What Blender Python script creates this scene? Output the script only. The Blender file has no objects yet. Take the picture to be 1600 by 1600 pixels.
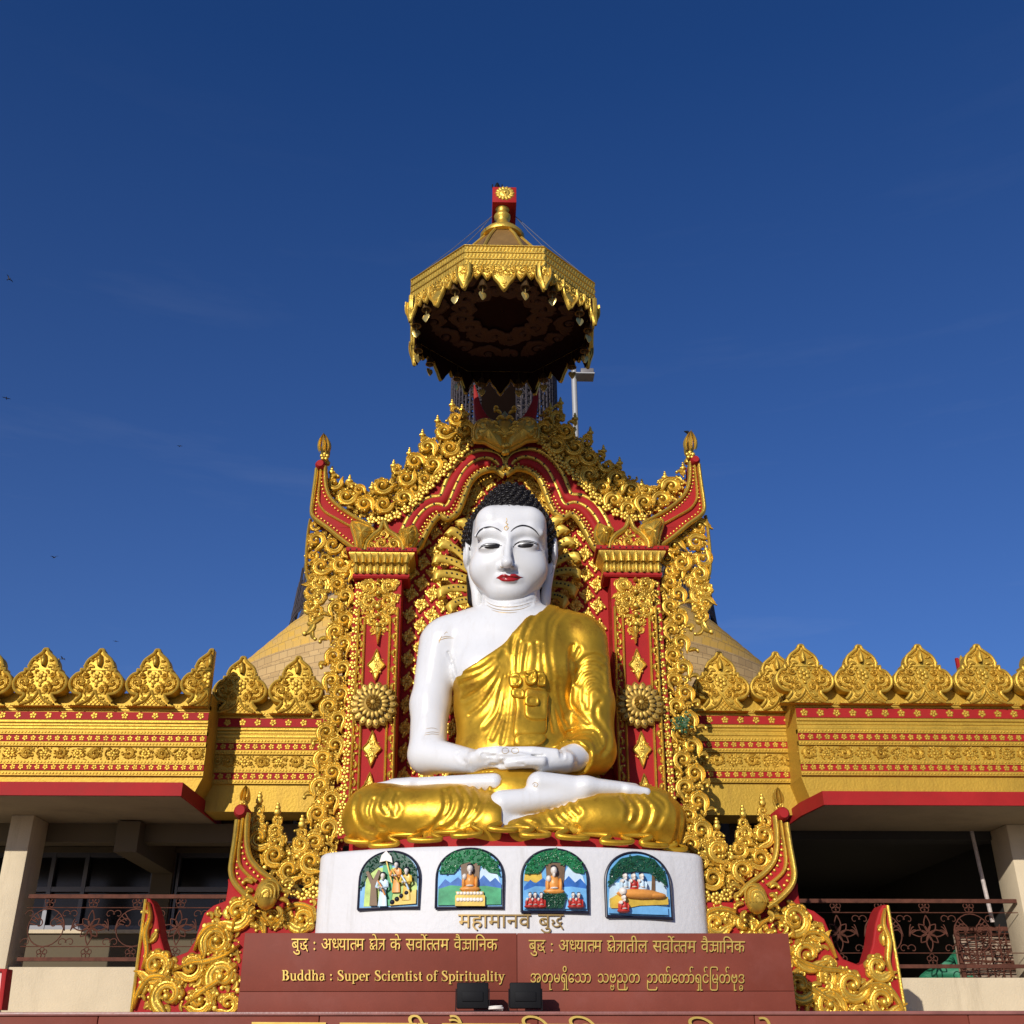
import bpy, bmesh, math, random
import numpy as np
from mathutils import Vector, Matrix
from mathutils.bvhtree import BVHTree
from mathutils.geometry import tessellate_polygon
R_ = math.radians
SC = bpy.context.scene
COL = SC.collection

# ---------------------------------------------------------------- camera
FPX = 1700.0                       # focal length in pixels of the 1600 px photograph
PITCH, YAW, ROLL = R_(26.5), R_(1.78), R_(-0.14)
CAM = np.array([-0.39, 0.0, 1.6])
fwd = np.array([math.sin(YAW) * math.cos(PITCH), math.cos(YAW) * math.cos(PITCH), math.sin(PITCH)])
rgt = np.array([math.cos(YAW), -math.sin(YAW), 0.0])
upv = np.cross(rgt, fwd)
rgt, upv = rgt * math.cos(ROLL) + upv * math.sin(ROLL), -rgt * math.sin(ROLL) + upv * math.cos(ROLL)
cam = bpy.data.objects.new('camera', bpy.data.cameras.new('camera'))
COL.objects.link(cam)
cam.matrix_world = Matrix(((rgt[0], upv[0], -fwd[0], CAM[0]), (rgt[1], upv[1], -fwd[1], CAM[1]),
                           (rgt[2], upv[2], -fwd[2], CAM[2]), (0, 0, 0, 1)))
cam.data.sensor_width = 36.0
cam.data.lens = 36.0 * FPX / 1600.0
cam.data.clip_start, cam.data.clip_end = 0.1, 5000
SC.camera = cam

# ---------------------------------------------------------------- sky and sun
SUN_AZ, SUN_EL = R_(25), R_(19)    # behind the camera's left shoulder, low
w = bpy.data.worlds.new('World')
SC.world = w
w.use_nodes = True
nt = w.node_tree
bg = nt.nodes['Background']
sky = nt.nodes.new('ShaderNodeTexSky')
sky.sky_type = 'NISHITA'
sky.sun_disc = False
sky.sun_elevation = SUN_EL
sky.sun_rotation = math.pi + SUN_AZ
sky.altitude = 300
sky.air_density, sky.dust_density, sky.ozone_density = 1.0, 0.6, 3.0
hs = nt.nodes.new('ShaderNodeHueSaturation')
hs.inputs['Saturation'].default_value = 1.24
hs.inputs['Value'].default_value = 0.85
tint = nt.nodes.new('ShaderNodeMixRGB')            # polarised, deep blue air
tint.blend_type = 'MULTIPLY'
tint.inputs[0].default_value = 1.0
tint.inputs[2].default_value = (0.64, 0.645, 0.95, 1)
nt.links.new(sky.outputs[0], hs.inputs['Color'])
nt.links.new(hs.outputs[0], tint.inputs[1])
tcw = nt.nodes.new('ShaderNodeTexCoord')            # a few thin wisps of high cloud, low in the sky
mpw = nt.nodes.new('ShaderNodeMapping'); mpw.inputs['Scale'].default_value = (1.2, 1.2, 9.0); mpw.inputs['Rotation'].default_value = (0.0, 0.16, 0.0)
nzw = nt.nodes.new('ShaderNodeTexNoise'); nzw.inputs['Scale'].default_value = 2.2; nzw.inputs['Detail'].default_value = 7; nzw.inputs['Roughness'].default_value = .6
rpw = nt.nodes.new('ShaderNodeMapRange'); rpw.inputs['From Min'].default_value = .56; rpw.inputs['From Max'].default_value = .80; rpw.inputs['To Max'].default_value = .07
spw = nt.nodes.new('ShaderNodeSeparateXYZ'); low = nt.nodes.new('ShaderNodeMapRange'); low.inputs['From Min'].default_value = .75; low.inputs['From Max'].default_value = .35
mlw = nt.nodes.new('ShaderNodeMath'); mlw.operation = 'MULTIPLY'
cl = nt.nodes.new('ShaderNodeMixRGB'); cl.inputs[2].default_value = (4.5, 4.9, 5.6, 1)
nt.links.new(tcw.outputs['Generated'], mpw.inputs[0]); nt.links.new(mpw.outputs[0], nzw.inputs['Vector']); nt.links.new(nzw.outputs['Fac'], rpw.inputs['Value'])
nt.links.new(tcw.outputs['Generated'], spw.inputs[0]); nt.links.new(spw.outputs['Z'], low.inputs['Value'])
nt.links.new(rpw.outputs[0], mlw.inputs[0]); nt.links.new(low.outputs[0], mlw.inputs[1])
hzw = nt.nodes.new('ShaderNodeMath'); hzw.operation = 'MULTIPLY_ADD'; hzw.inputs[1].default_value = .03   # paler air towards the horizon
nt.links.new(low.outputs[0], hzw.inputs[0]); nt.links.new(mlw.outputs[0], hzw.inputs[2])
nt.links.new(hzw.outputs[0], cl.inputs[0]); nt.links.new(tint.outputs[0], cl.inputs[1])
nt.links.new(cl.outputs[0], bg.inputs[0])
bg.inputs[1].default_value = 0.118
sun = bpy.data.objects.new('sun', bpy.data.lights.new('sun', 'SUN'))
COL.objects.link(sun)
sun.data.energy = 4.0
sun.data.angle = R_(0.53)
sun.data.color = (1.0, 0.945, 0.87)
sd = Vector((math.sin(SUN_AZ) * math.cos(SUN_EL), math.cos(SUN_AZ) * math.cos(SUN_EL), -math.sin(SUN_EL)))
sun.rotation_euler = sd.to_track_quat('-Z', 'Y').to_euler()
SC.view_settings.view_transform = 'Standard'
SC.view_settings.look = 'None'
SC.view_settings.exposure = 0.0
SC.view_settings.gamma = 1.0
SC.view_settings.use_curve_mapping = False
# ---------------------------------------------------------------- measuring: a photo pixel seen on a plane of known distance
def ray(px, py):
    return rgt * (px - 800) / FPX + upv * (800 - py) / FPX + fwd
def P(px, py, Y):
    d = ray(px, py)
    return CAM + d * ((Y - CAM[1]) / d[1])
def PZ(px, py, z):
    d = ray(px, py)
    return CAM + d * ((z - CAM[2]) / d[2])
def pts(lst, Y, k=1.0, ox=0.0, oy=0.0):        # list of crop pixels -> world (x, z)
    return np.array([P(a / k + ox, b / k + oy, Y)[[0, 2]] for a, b in lst])
def ipt(lst, k, ox, oy):
    return [(a / k + ox, b / k + oy) for a, b in lst]
# left half of the shrine mirrored to the right half (fitted on pairs of matching points)
_pl = np.array([(507, 681), (553, 862), (640, 862), (584.6, 1103), (492.6, 985), (559, 905), (379, 1265), (415, 1394.6), (206, 1576), (227, 1404), (784, 719)], float)
_pr = np.array([(1080, 675), (1030, 858), (942, 858), (1004.9, 1103), (1093.8, 979.7), (1027, 903), (1222, 1267), (1177.5, 1405), (1419, 1589), (1386, 1417.5), (794, 719)], float)
_A = np.c_[_pl, _pl[:, 0] * _pl[:, 1] / 1000, np.ones(len(_pl))]
_M = np.linalg.lstsq(_A, _pr, rcond=None)[0]
def mir(lst):
    a = np.array(lst, float)
    return [tuple(v) for v in np.c_[a, a[:, 0] * a[:, 1] / 1000, np.ones(len(a))] @ _M]
def side(lst, s):
    return lst if s == 0 else mir(lst)

# ---------------------------------------------------------------- objects
WLOC = {}
def tag(o, label=None, cat=None, group=None, kind=None):
    if label: o['label'] = label
    if cat: o['category'] = cat
    if group: o['group'] = group
    if kind: o['kind'] = kind
    return o
def thing(name, loc, label, cat, group=None):
    o = bpy.data.objects.new(name, None)
    o.empty_display_size = 0.3
    COL.objects.link(o)
    o.location = loc
    WLOC[o.name] = np.array(loc, float)
    return tag(o, label, cat, group)
def wloc(o):
    return WLOC[o.name]
class MB:
    def __init__(s):
        s.v, s.f, s.n = [], [], 0
    def add(s, v, f):
        v = np.asarray(v, float)
        if not isinstance(f, (list, tuple)): f = [f]
        for q in f:
            q = np.asarray(q, int)
            if len(q): s.f.append(q + s.n)
        s.v.append(v)
        s.n += len(v)
        return s
    def mesh(s, name, org, smooth=True, ang=40):
        v = np.concatenate(s.v) - org
        me = bpy.data.meshes.new(name)
        tot = sum(a.size for a in s.f)
        npoly = sum(len(a) for a in s.f)
        me.vertices.add(len(v)); me.vertices.foreach_set('co', v.astype(np.float32).ravel())
        me.loops.add(tot); me.polygons.add(npoly)
        me.loops.foreach_set('vertex_index', np.concatenate([a.ravel() for a in s.f]).astype(np.int32))
        ls = np.concatenate([np.full(len(a), a.shape[1]) for a in s.f])
        st = np.concatenate([[0], np.cumsum(ls)[:-1]])
        me.polygons.foreach_set('loop_start', st.astype(np.int32))
        me.update(calc_edges=True)
        me.validate()
        me.polygons.foreach_set('use_smooth', np.full(len(me.polygons), smooth))
        if smooth:
            me.polygons.foreach_set('use_smooth', np.ones(len(me.polygons), bool))
            if ang < 180: me.set_sharp_from_angle(angle=R_(ang))
        return me
    def build(s, name, m, parent=None, org=None, smooth=True, ang=40):
        if org is None: org = wloc(parent) if parent is not None else np.zeros(3)
        me = s.mesh(name, np.asarray(org, float), smooth, ang)
        me.materials.append(m)
        o = bpy.data.objects.new(name, me)
        COL.objects.link(o)
        if parent is not None:
            o.parent = parent
            o.location = Vector(np.asarray(org) - wloc(parent))
        else:
            o.location = org
        WLOC[o.name] = np.array(org, float)
        return o

# ---------------------------------------------------------------- shapes (all in world metres)
BOXF = np.array([(0, 1, 3, 2), (4, 6, 7, 5), (0, 4, 5, 1), (2, 3, 7, 6), (0, 2, 6, 4), (1, 5, 7, 3)])
def box(mb, x0, x1, y0, y1, z0, z1):
    v = [(x, y, z) for x in (x0, x1) for y in (y0, y1) for z in (z0, z1)]
    mb.add(v, BOXF)
def bbox(mb, x0, x1, y0, y1, z0, z1, b=0.02):          # box with bevelled edges along all sides
    bm = bmesh.new()
    bmesh.ops.create_cube(bm, size=1)
    for vv in bm.verts:
        vv.co = Vector(((x0 + x1) / 2 + vv.co.x * (x1 - x0), (y0 + y1) / 2 + vv.co.y * (y1 - y0), (z0 + z1) / 2 + vv.co.z * (z1 - z0)))
    bmesh.ops.bevel(bm, geom=bm.edges[:], offset=b, segments=2, affect='EDGES', profile=0.5)
    addbm(mb, bm)
def addbm(mb, bm):
    bm.verts.index_update()
    v = [tuple(q.co) for q in bm.verts]
    by = {}
    for f in bm.faces: by.setdefault(len(f.verts), []).append([q.index for q in f.verts])
    mb.add(v, [np.array(a) for a in by.values()])
    bm.free()
def slab(mb, poly, y0, y1, bev=0.0):
    """a plate with the outline poly (x, z), from y0 (front) to y1 (back), front edge eased by bev"""
    p = np.asarray(poly, float)
    keep = np.hypot(*(p - np.roll(p, 1, 0)).T) > 1e-5
    p = p[keep]; n = len(p)
    ar = np.sum(p[:, 0] * np.roll(p[:, 1], -1) - np.roll(p[:, 0], -1) * p[:, 1])
    if ar < 0: p = p[::-1]
    d = np.roll(p, -1, 0) - np.roll(p, 1, 0); d /= np.maximum(np.linalg.norm(d, axis=1, keepdims=True), 1e-9)
    inn = np.stack([-d[:, 1], d[:, 0]], 1)
    rings = [(p + inn * bev, y0), (p + inn * bev * .3, y0 + bev * .3), (p, y0 + bev)] if bev else [(p, y0)]
    rings.append((p, y1))
    V = np.concatenate([np.stack([q[:, 0], np.full(n, y), q[:, 1]], 1) for q, y in rings])
    k = len(rings)
    tri = np.array(tessellate_polygon([[Vector((x, z, 0)) for x, z in p]]))
    sgn = p[tri]; ar2 = np.cross(sgn[:, 1] - sgn[:, 0], sgn[:, 2] - sgn[:, 0])
    tri[ar2 < 0] = tri[ar2 < 0][:, ::-1]
    side_ = np.array([(r * n + i, (r + 1) * n + i, (r + 1) * n + (i + 1) % n, r * n + (i + 1) % n) for r in range(k - 1) for i in range(n)])
    mb.add(V, [tri, side_, tri[:, ::-1] + (k - 1) * n])
def catmull(p, n=6, closed=False):
    p = np.asarray(p, float)
    if closed: q = np.vstack([p[-1], p, p[0], p[1]])
    else: q = np.vstack([2 * p[0] - p[1], p, 2 * p[-1] - p[-2]])
    out = []
    for i in range(1, len(q) - 2):
        for t in np.linspace(0, 1, n, endpoint=False):
            a, b, c, d = q[i - 1], q[i], q[i + 1], q[i + 2]
            out.append(.5 * (2 * b + (c - a) * t + (2 * a - 5 * b + 4 * c - d) * t * t + (3 * b - a - 3 * c + d) * t ** 3))
    if not closed: out.append(p[-1])
    return np.array(out)
def resample(p, step):
    p = np.asarray(p, float)
    s = np.r_[0, np.cumsum(np.linalg.norm(np.diff(p, axis=0), axis=1))]
    n = max(2, int(round(s[-1] / step)) + 1)
    t = np.linspace(0, s[-1], n)
    return np.stack([np.interp(t, s, p[:, i]) for i in range(p.shape[1])], 1)
def grid_faces(n, k, closed):
    i, j = np.meshgrid(np.arange(n - 1), np.arange(k if closed else k - 1), indexing='ij')
    j2 = (j + 1) % k
    return np.stack([i * k + j, (i + 1) * k + j, (i + 1) * k + j2, i * k + j2], -1).reshape(-1, 4)
def ribbon(p, rad, hgt, prof=7, w0=0.0, groove=0.0):
    """moulded strip lying on the (u, v) plane: half-round section, half-width rad, height hgt; returns (u, v, w)"""
    p = np.asarray(p, float); n = len(p)
    t = np.gradient(p, axis=0); t /= np.maximum(np.linalg.norm(t, axis=1, keepdims=True), 1e-9)
    nn = np.stack([-t[:, 1], t[:, 0]], 1)
    rad = np.broadcast_to(np.asarray(rad, float), n); hgt = np.broadcast_to(np.asarray(hgt, float), n)
    a = np.linspace(0, math.pi, prof)
    V = np.empty((n, prof, 3))
    V[:, :, :2] = p[:, None] + nn[:, None] * (np.cos(a)[None, :, None] * rad[:, None, None])
    V[:, :, 2] = w0 + (np.sin(a) ** (.7 if groove else 1) * (1 - groove * np.exp(-(np.cos(a) / .33) ** 2)))[None] * hgt[:, None]
    return V.reshape(-1, 3), grid_faces(n, prof, False)
def tube(p, rad, k=8, cap=True):
    p = np.asarray(p, float); n = len(p)
    rad = np.broadcast_to(np.asarray(rad, float), n)
    t = np.gradient(p, axis=0); t /= np.maximum(np.linalg.norm(t, axis=1, keepdims=True), 1e-9)
    ref = np.array([0, 0, 1.0]) if abs(t[0][2]) < .9 else np.array([1.0, 0, 0])
    A = np.cross(t[0], ref); A /= np.linalg.norm(A)
    V = np.empty((n, k, 3)); a = np.arange(k) * 2 * math.pi / k
    for i in range(n):
        A = A - t[i] * A.dot(t[i]); A /= np.linalg.norm(A); B = np.cross(t[i], A)
        V[i] = p[i] + rad[i] * (np.cos(a)[:, None] * A + np.sin(a)[:, None] * B)
    F = [grid_faces(n, k, True)]
    if cap: F += [np.array([list(range(k))]), np.array([list(range((n - 1) * k, n * k))[::-1]])]
    return V.reshape(-1, 3), F
def lathe(prof, k=24, c=(0, 0, 0), phase=0.0):
    prof = np.asarray(prof, float); a = np.arange(k) * 2 * math.pi / k + phase
    V = np.stack([prof[:, 0][:, None] * np.cos(a), prof[:, 0][:, None] * np.sin(a), np.repeat(prof[:, 1][:, None], k, 1)], -1)
    return V.reshape(-1, 3) + np.array(c), grid_faces(len(prof), k, True)
def dome(r, h, k=8, m=3):                               # low dome in (u, v, w)
    a = np.linspace(0, math.pi / 2, m + 1)[:-1]
    V, F = lathe(np.c_[r * np.cos(a), h * np.sin(a)], k)
    V = np.vstack([V, [0, 0, h]])
    b = (m - 1) * k
    return V, [F, np.array([(b + i, b + (i + 1) % k, m * k) for i in range(k)])]
def ball(r, k=10, m=6, c=(0, 0, 0), s=(1, 1, 1)):
    a = np.linspace(-math.pi / 2, math.pi / 2, m + 1)
    V, F = lathe(np.c_[np.maximum(r * np.cos(a), 1e-4), r * np.sin(a)], k)
    return V * np.array(s) + np.array(c), F
def onwall(v, Y):                                       # (u, v, w) -> world on the wall plane Y, w towards the viewer
    v = np.asarray(v)
    return np.stack([v[..., 0], Y - v[..., 2], v[..., 1]], -1)
def place(V, c, s=1.0, rot=0.0, mirror=False, ws=None):
    V = np.array(V, float)
    if mirror: V[:, 0] = -V[:, 0]
    cs, sn = math.cos(rot), math.sin(rot)
    o = np.empty_like(V)
    o[:, 0] = s * (cs * V[:, 0] - sn * V[:, 1]) + c[0]
    o[:, 1] = s * (sn * V[:, 0] + cs * V[:, 1]) + c[1]
    o[:, 2] = V[:, 2] * (s if ws is None else ws)
    return o
class Relief(MB):                                       # collects (u, v, w) ornament for one wall plane
    def mot(s, M, c, sc=1.0, rot=0.0, mirror=False, ws=None, w0=0.0):
        V = place(M[0], c, sc, rot, mirror, ws); V[:, 2] += w0
        return s.add(V, M[1])
    def wall(s, name, m, Y, parent, **kw):
        s.v = [onwall(np.concatenate(s.v), Y)]
        return s.build(name, m, parent, **kw)
def merge(parts):
    V, F, n = [], [], 0
    for v, f in parts:
        for q in (f if isinstance(f, list) else [f]): F.append(np.asarray(q) + n)
        V.append(v); n += len(v)
    return np.concatenate(V), F

# ---------------------------------------------------------------- carved ornament, unit size
def comma(L=1.0, bend=1.0, r=0.2, h=0.25, n=9):         # a curling leaf tongue that starts at 0,0 and curls at its tip
    t = np.linspace(0, 1, n)
    ang = math.pi / 2 - bend * 2.2 * t ** 1.6
    d = np.stack([np.cos(ang), np.sin(ang)], 1) * (L / n)
    p = np.cumsum(d, 0)
    rr = r * np.sin(np.clip(t * 2.3 + .45, 0, math.pi)) * (1 - .25 * t) + .02
    return merge([ribbon(p, rr, h * (rr / r), 7, 0, .3), (dome(r * .8, h * .95, 7, 2)[0] + np.r_[p[-1], 0], dome(r * .8, h * .95, 7, 2)[1])])
def volute(turns=1.12, lobes=5, thick=0.25, tail=0.85, h=0.42):
    t = np.linspace(0, 1, 22)
    th = -math.pi * .5 + turns * 2 * math.pi * t
    r = 0.60 * (1 - t) ** .8 + .13
    sp = np.stack([r * np.cos(th), r * np.sin(th)], 1)
    tl = np.zeros((6, 2))
    tl[:, 0] = np.linspace(-tail, sp[0, 0] - .1, 6); tl[:, 1] = sp[0, 1] - .25 * (np.linspace(1, 0, 6)) ** 1.5
    p = np.vstack([tl, sp])
    k = np.linspace(0, 1, len(p))
    rr = thick * np.clip(np.minimum(k * 4 + .2, 1.25 - .75 * k), 0.1, 1)
    out = [ribbon(p, rr, h * (.5 + .5 * k), 9, 0, .38)]
    e = p[2:-4]; tt = np.gradient(e, axis=0); tt /= np.linalg.norm(tt, axis=1, keepdims=True)
    ln = e + np.stack([tt[:, 1], -tt[:, 0]], 1) * (rr[2:-4, None] * .95)                # a rib along the outer edge of the leaf
    out.append(ribbon(ln, .07, h * .75, 5, 0))
    dm = dome(.24, h * 1.35, 10, 3)
    out.append((dm[0] + np.r_[sp[-1] * .5, 0], dm[1]))
    for i in range(lobes):                               # leaf tongues flaring off the outside of the curl
        q = -.35 + i * 0.78
        c = np.array([math.cos(q), math.sin(q)]) * (.60 - .03 * i)
        cm = comma(.66 - .05 * i, -.9, .20, h * .8, 7)
        out.append((place(cm[0], c, 1, q - math.pi / 2 + .85, False), cm[1]))
    return merge(out)
def flower(n=5, r=1.0, h=.35, pr=.42):
    out = []
    for i in range(n):
        a = i * 2 * math.pi / n + math.pi / 2
        d = dome(pr * r, h * .8, 7, 2)
        out.append((d[0] + np.array([math.cos(a) * r * .58, math.sin(a) * r * .58, 0]), d[1]))
    d = dome(.3 * r, h * 1.4, 8, 2)
    out.append(d)
    return merge(out)
VOL = [volute(), volute(1.35, 5, .22, .6, .42), volute(1.0, 4, .27, .75, .40)]
COM = [comma(1.9, 1.0, .42, .45), comma(1.9, .6, .38, .45), comma(1.7, 1.35, .44, .5)]
FLW = flower(5)
FLW8 = flower(8, 1, .3, .3)
BEAD = dome(1, .9, 7, 2)
def inpoly(pt, poly):
    x, y = pt[:, 0], pt[:, 1]; c = np.zeros(len(pt), bool); j = len(poly) - 1
    for i in range(len(poly)):
        xi, yi = poly[i]; xj, yj = poly[j]
        if yi != yj:
            c ^= ((yi > y) != (yj > y)) & (x < (xj - xi) * (y - yi) / (yj - yi) + xi)
        j = i
    return c
def segdist(pt, line, closed=False):
    d = np.full(len(pt), 1e9)
    L = np.asarray(line)
    if closed: L = np.vstack([L, L[0]])
    for a, b in zip(L[:-1], L[1:]):
        ab = b - a; t = np.clip(((pt - a) @ ab) / max(ab @ ab, 1e-12), 0, 1)
        d = np.minimum(d, np.hypot(*(pt - a - t[:, None] * ab).T))
    return d
def pack(poly, sizes, seed, tight=.92, edge=.8, n=5000):
    rg = np.random.RandomState(seed); poly = np.asarray(poly)
    lo, hi = poly.min(0), poly.max(0)
    c = lo + rg.rand(n, 2) * (hi - lo)
    c = c[inpoly(c, poly)]; d = segdist(c, poly, True)
    A = np.zeros((0, 3))
    for r in sizes:
        for k in np.nonzero(d > r * edge)[0]:
            if len(A) == 0 or np.all(np.hypot(A[:, 0] - c[k, 0], A[:, 1] - c[k, 1]) > (A[:, 2] + r) * tight):
                A = np.vstack([A, [c[k, 0], c[k, 1], r]])
    return A
def carve(rel, poly, sizes, seed, flow=None, tight=.9, edge=.8, n=5000, w0=0.0, depth=1.0, ws=None):
    """fill an outline with curling leaf scrolls of falling size"""
    rg = random.Random(seed)
    for (x, y, r) in pack(poly, sizes, seed, tight, edge, n):
        a = (flow(x, y) if flow else rg.uniform(0, 6.28)) + rg.uniform(-.6, .6)
        if r >= sizes[0] * .55:
            rel.mot(VOL[rg.randrange(3)], (x, y), r * 1.06, a, rg.random() < .5, r * depth, w0 + rg.uniform(0, .012))
        elif r > sizes[-1] * 1.05:
            k = COM[rg.randrange(3)]
            rel.mot(k, (x - .8 * r * math.cos(a + 1.57), y - .8 * r * math.sin(a + 1.57)), r, a, rg.random() < .5, r * depth * 1.2, w0)
        else:
            if rg.random() < .25: rel.mot(BEAD, (x, y), r * .8, 0, False, r * depth * .8, w0 + .01)
            else: rel.mot(COM[rg.randrange(3)], (x, y - .6 * r), r * 1.3, rg.uniform(-1, 1), rg.random() < .5, r * depth * 1.3, w0)
def carpet(rel, poly, r, n, seed, flow=None, w0=-.03, edge=.7):
    """small curling tongues scattered thickly under the main scrolls"""
    rg = random.Random(seed); rs = np.random.RandomState(seed); poly = np.asarray(poly)
    lo, hi = poly.min(0), poly.max(0); c = lo + rs.rand(n * 4, 2) * (hi - lo)
    c = c[inpoly(c, poly)]; c = c[segdist(c, poly, True) > r * edge][:n]
    for x, y in c:
        rr = r * rg.uniform(.7, 1.2); a = (flow(x, y) if flow else 0) + rg.uniform(-1.6, 1.6)
        rel.mot(COM[rg.randrange(3)], (x - .8 * rr * math.cos(a + 1.57), y - .8 * rr * math.sin(a + 1.57)), rr, a, rg.random() < .5, r * 1.1, w0 + rg.uniform(-.02, .02))
def strip(rel, path, hw, pitch, w0=0.0, alt=True, depth=1.0, seed=0, fill=True):
    """running scroll along a path: curls to the left and right in turn, tongues between them"""
    p = resample(path, pitch); rg = random.Random(seed)
    t = np.gradient(p, axis=0)
    for i in range(len(p)):
        a = math.atan2(t[i][1], t[i][0]); s = 1 if (i % 2 or not alt) else -1
        nn = np.array([-math.sin(a), math.cos(a)])
        rel.mot(VOL[i % 3], p[i] + nn * hw * .22 * s, hw * .8, a + rg.uniform(-.15, .15), s < 0, hw * .75 * depth, w0)
        if fill:
            rel.mot(COM[i % 3], p[i] - nn * hw * .25 * s, hw * .5, a - 1.57 + s * 2.2, s > 0, hw * .7 * depth, w0)
            rel.mot(BEAD, p[i] - nn * hw * .75 * s + t[i] * .3, hw * .16, 0, False, hw * .3 * depth, w0)
def studs(rel, path, step, r, w0=0.0, h=None):
    for q in resample(path, step): rel.mot(BEAD, q, r, 0, False, h or r, w0)

# ---------------------------------------------------------------- materials
def mat(name, col, rough=.5, metal=0.0, var=.12, scale=3.0, bump=0.0, bscale=40.0, coat=0.0, dirt=None, dirt_amt=0.0, spec=.5, dscale=1.3, streak=False):
    m = bpy.data.materials.new(name); m.use_nodes = True
    t = m.node_tree; b = t.nodes['Principled BSDF']
    b.inputs['Roughness'].default_value = rough; b.inputs['Metallic'].default_value = metal
    b.inputs['Coat Weight'].default_value = coat; b.inputs['Coat Roughness'].default_value = .12
    b.inputs['Specular IOR Level'].default_value = spec
    tc = t.nodes.new('ShaderNodeTexCoord')
    n = t.nodes.new('ShaderNodeTexNoise'); n.inputs['Scale'].default_value = scale; n.inputs['Detail'].default_value = 8
    n.inputs['Roughness'].default_value = .65
    t.links.new(tc.outputs['Object'], n.inputs['Vector'])
    r = t.nodes.new('ShaderNodeValToRGB')
    c = np.array(col)
    r.color_ramp.elements[0].position, r.color_ramp.elements[1].position = .3, .7
    r.color_ramp.elements[0].color = (*np.clip(c * (1 - var), 0, 1), 1)
    r.color_ramp.elements[1].color = (*np.clip(c * (1 + var), 0, 1), 1)
    t.links.new(n.outputs['Fac'], r.inputs['Fac'])
    out = r.outputs['Color']
    if dirt is not None:
        n2 = t.nodes.new('ShaderNodeTexNoise'); n2.inputs['Scale'].default_value = dscale; n2.inputs['Detail'].default_value = 12
        n2.inputs['Roughness'].default_value = .75
        if streak:                                           # rain runs: the stains are drawn out downwards
            mp = t.nodes.new('ShaderNodeMapping'); mp.inputs['Scale'].default_value = (4.5, 4.5, .5)
            t.links.new(tc.outputs['Object'], mp.inputs['Vector']); t.links.new(mp.outputs[0], n2.inputs['Vector'])
        else: t.links.new(tc.outputs['Object'], n2.inputs['Vector'])
        mr = t.nodes.new('ShaderNodeMapRange'); mr.inputs['From Min'].default_value = .52; mr.inputs['From Max'].default_value = .72
        mr.inputs['To Max'].default_value = dirt_amt
        t.links.new(n2.outputs['Fac'], mr.inputs['Value'])
        mx = t.nodes.new('ShaderNodeMixRGB'); mx.inputs[2].default_value = (*dirt, 1)
        t.links.new(mr.outputs[0], mx.inputs[0]); t.links.new(out, mx.inputs[1]); out = mx.outputs[0]
    t.links.new(out, b.inputs['Base Color'])
    rr = t.nodes.new('ShaderNodeMapRange'); rr.inputs['To Min'].default_value = max(.03, rough - .08); rr.inputs['To Max'].default_value = min(1, rough + .08)
    t.links.new(n.outputs['Fac'], rr.inputs['Value']); t.links.new(rr.outputs[0], b.inputs['Roughness'])
    if bump:
        n3 = t.nodes.new('ShaderNodeTexNoise'); n3.inputs['Scale'].default_value = bscale; n3.inputs['Detail'].default_value = 4
        t.links.new(tc.outputs['Object'], n3.inputs['Vector'])
        bp = t.nodes.new('ShaderNodeBump'); bp.inputs['Strength'].default_value = bump; bp.inputs['Distance'].default_value = .02
        t.links.new(n3.outputs['Fac'], bp.inputs['Height']); t.links.new(bp.outputs[0], b.inputs['Normal'])
    return m
GOLD = mat('gold_paint', (.68, .45, .075), .41, .68, .16, 2.5, .2, 60, dirt=(.22, .11, .02), dirt_amt=.5, spec=.3, dscale=3)
GOLDL = mat('gold_paint_wall', (.51, .32, .042), .56, .38, .14, 1.2, .3, 30, dirt=(.30, .17, .03), dirt_amt=.5, spec=.25, streak=True)
GOLDR = mat('gold_robe', (.62, .355, .028), .38, .66, .16, 2.6, .15, 14, dirt=(.27, .11, .012), dirt_amt=.75, dscale=3.0, spec=.3)
GOLDM = mat('gold_paint_relief', (.57, .36, .050), .48, .55, .16, 2.5, .25, 60, dirt=(.24, .12, .02), dirt_amt=.5, spec=.25, dscale=3)
RED = mat('red_paint', (.345, .018, .018), .62, 0, .14, 2.0, .1, 50, dirt=(.26, .03, .02), dirt_amt=.45, spec=.12)
REDD = mat('dark_red_paint', (.28, .02, .016), .6, 0, .12, 2.0, spec=.15)
MAROON = mat('maroon_stone', (.20, .048, .030), .6, 0, .12, 1.6, .05, 80, dirt=(.27, .09, .07), dirt_amt=.35, spec=.15)
WHITE = mat('white_gloss_paint', (.68, .685, .685), .3, 0, .03, 2.0, .05, 9, coat=.25, dirt=(.52, .49, .44), dirt_amt=.34, dscale=1.6, spec=.35, streak=True)
WHITEM = mat('white_plinth_paint', (.66, .655, .65), .5, 0, .035, 2.0, .3, 14, dirt=(.47, .44, .40), dirt_amt=.5, spec=.25, streak=True)
CREAM = mat('cream_render', (.60, .50, .34), .85, 0, .07, 2.0, .3, 60, dirt=(.36, .29, .19), dirt_amt=.55, spec=.2, streak=True)
BLACK = mat('black_hair_paint', (.014, .012, .012), .38, 0, .2, 6, spec=.3)
DARK = mat('dark_metal', (.010, .010, .011), .6, 0, .2, 6, spec=.1)
# ---------------------------------------------------------------- ground and the maroon terrace front
gm = mat('paving', (.20, .17, .14), .9, 0, .15, .6, .3, 8)
mb = MB(); mb.add([(-600, -600, 0), (600, -600, 0), (600, 900, 0), (-600, 900, 0)], np.array([(0, 1, 2, 3)]))
tag(mb.build('ground', gm), kind='structure')

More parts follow.
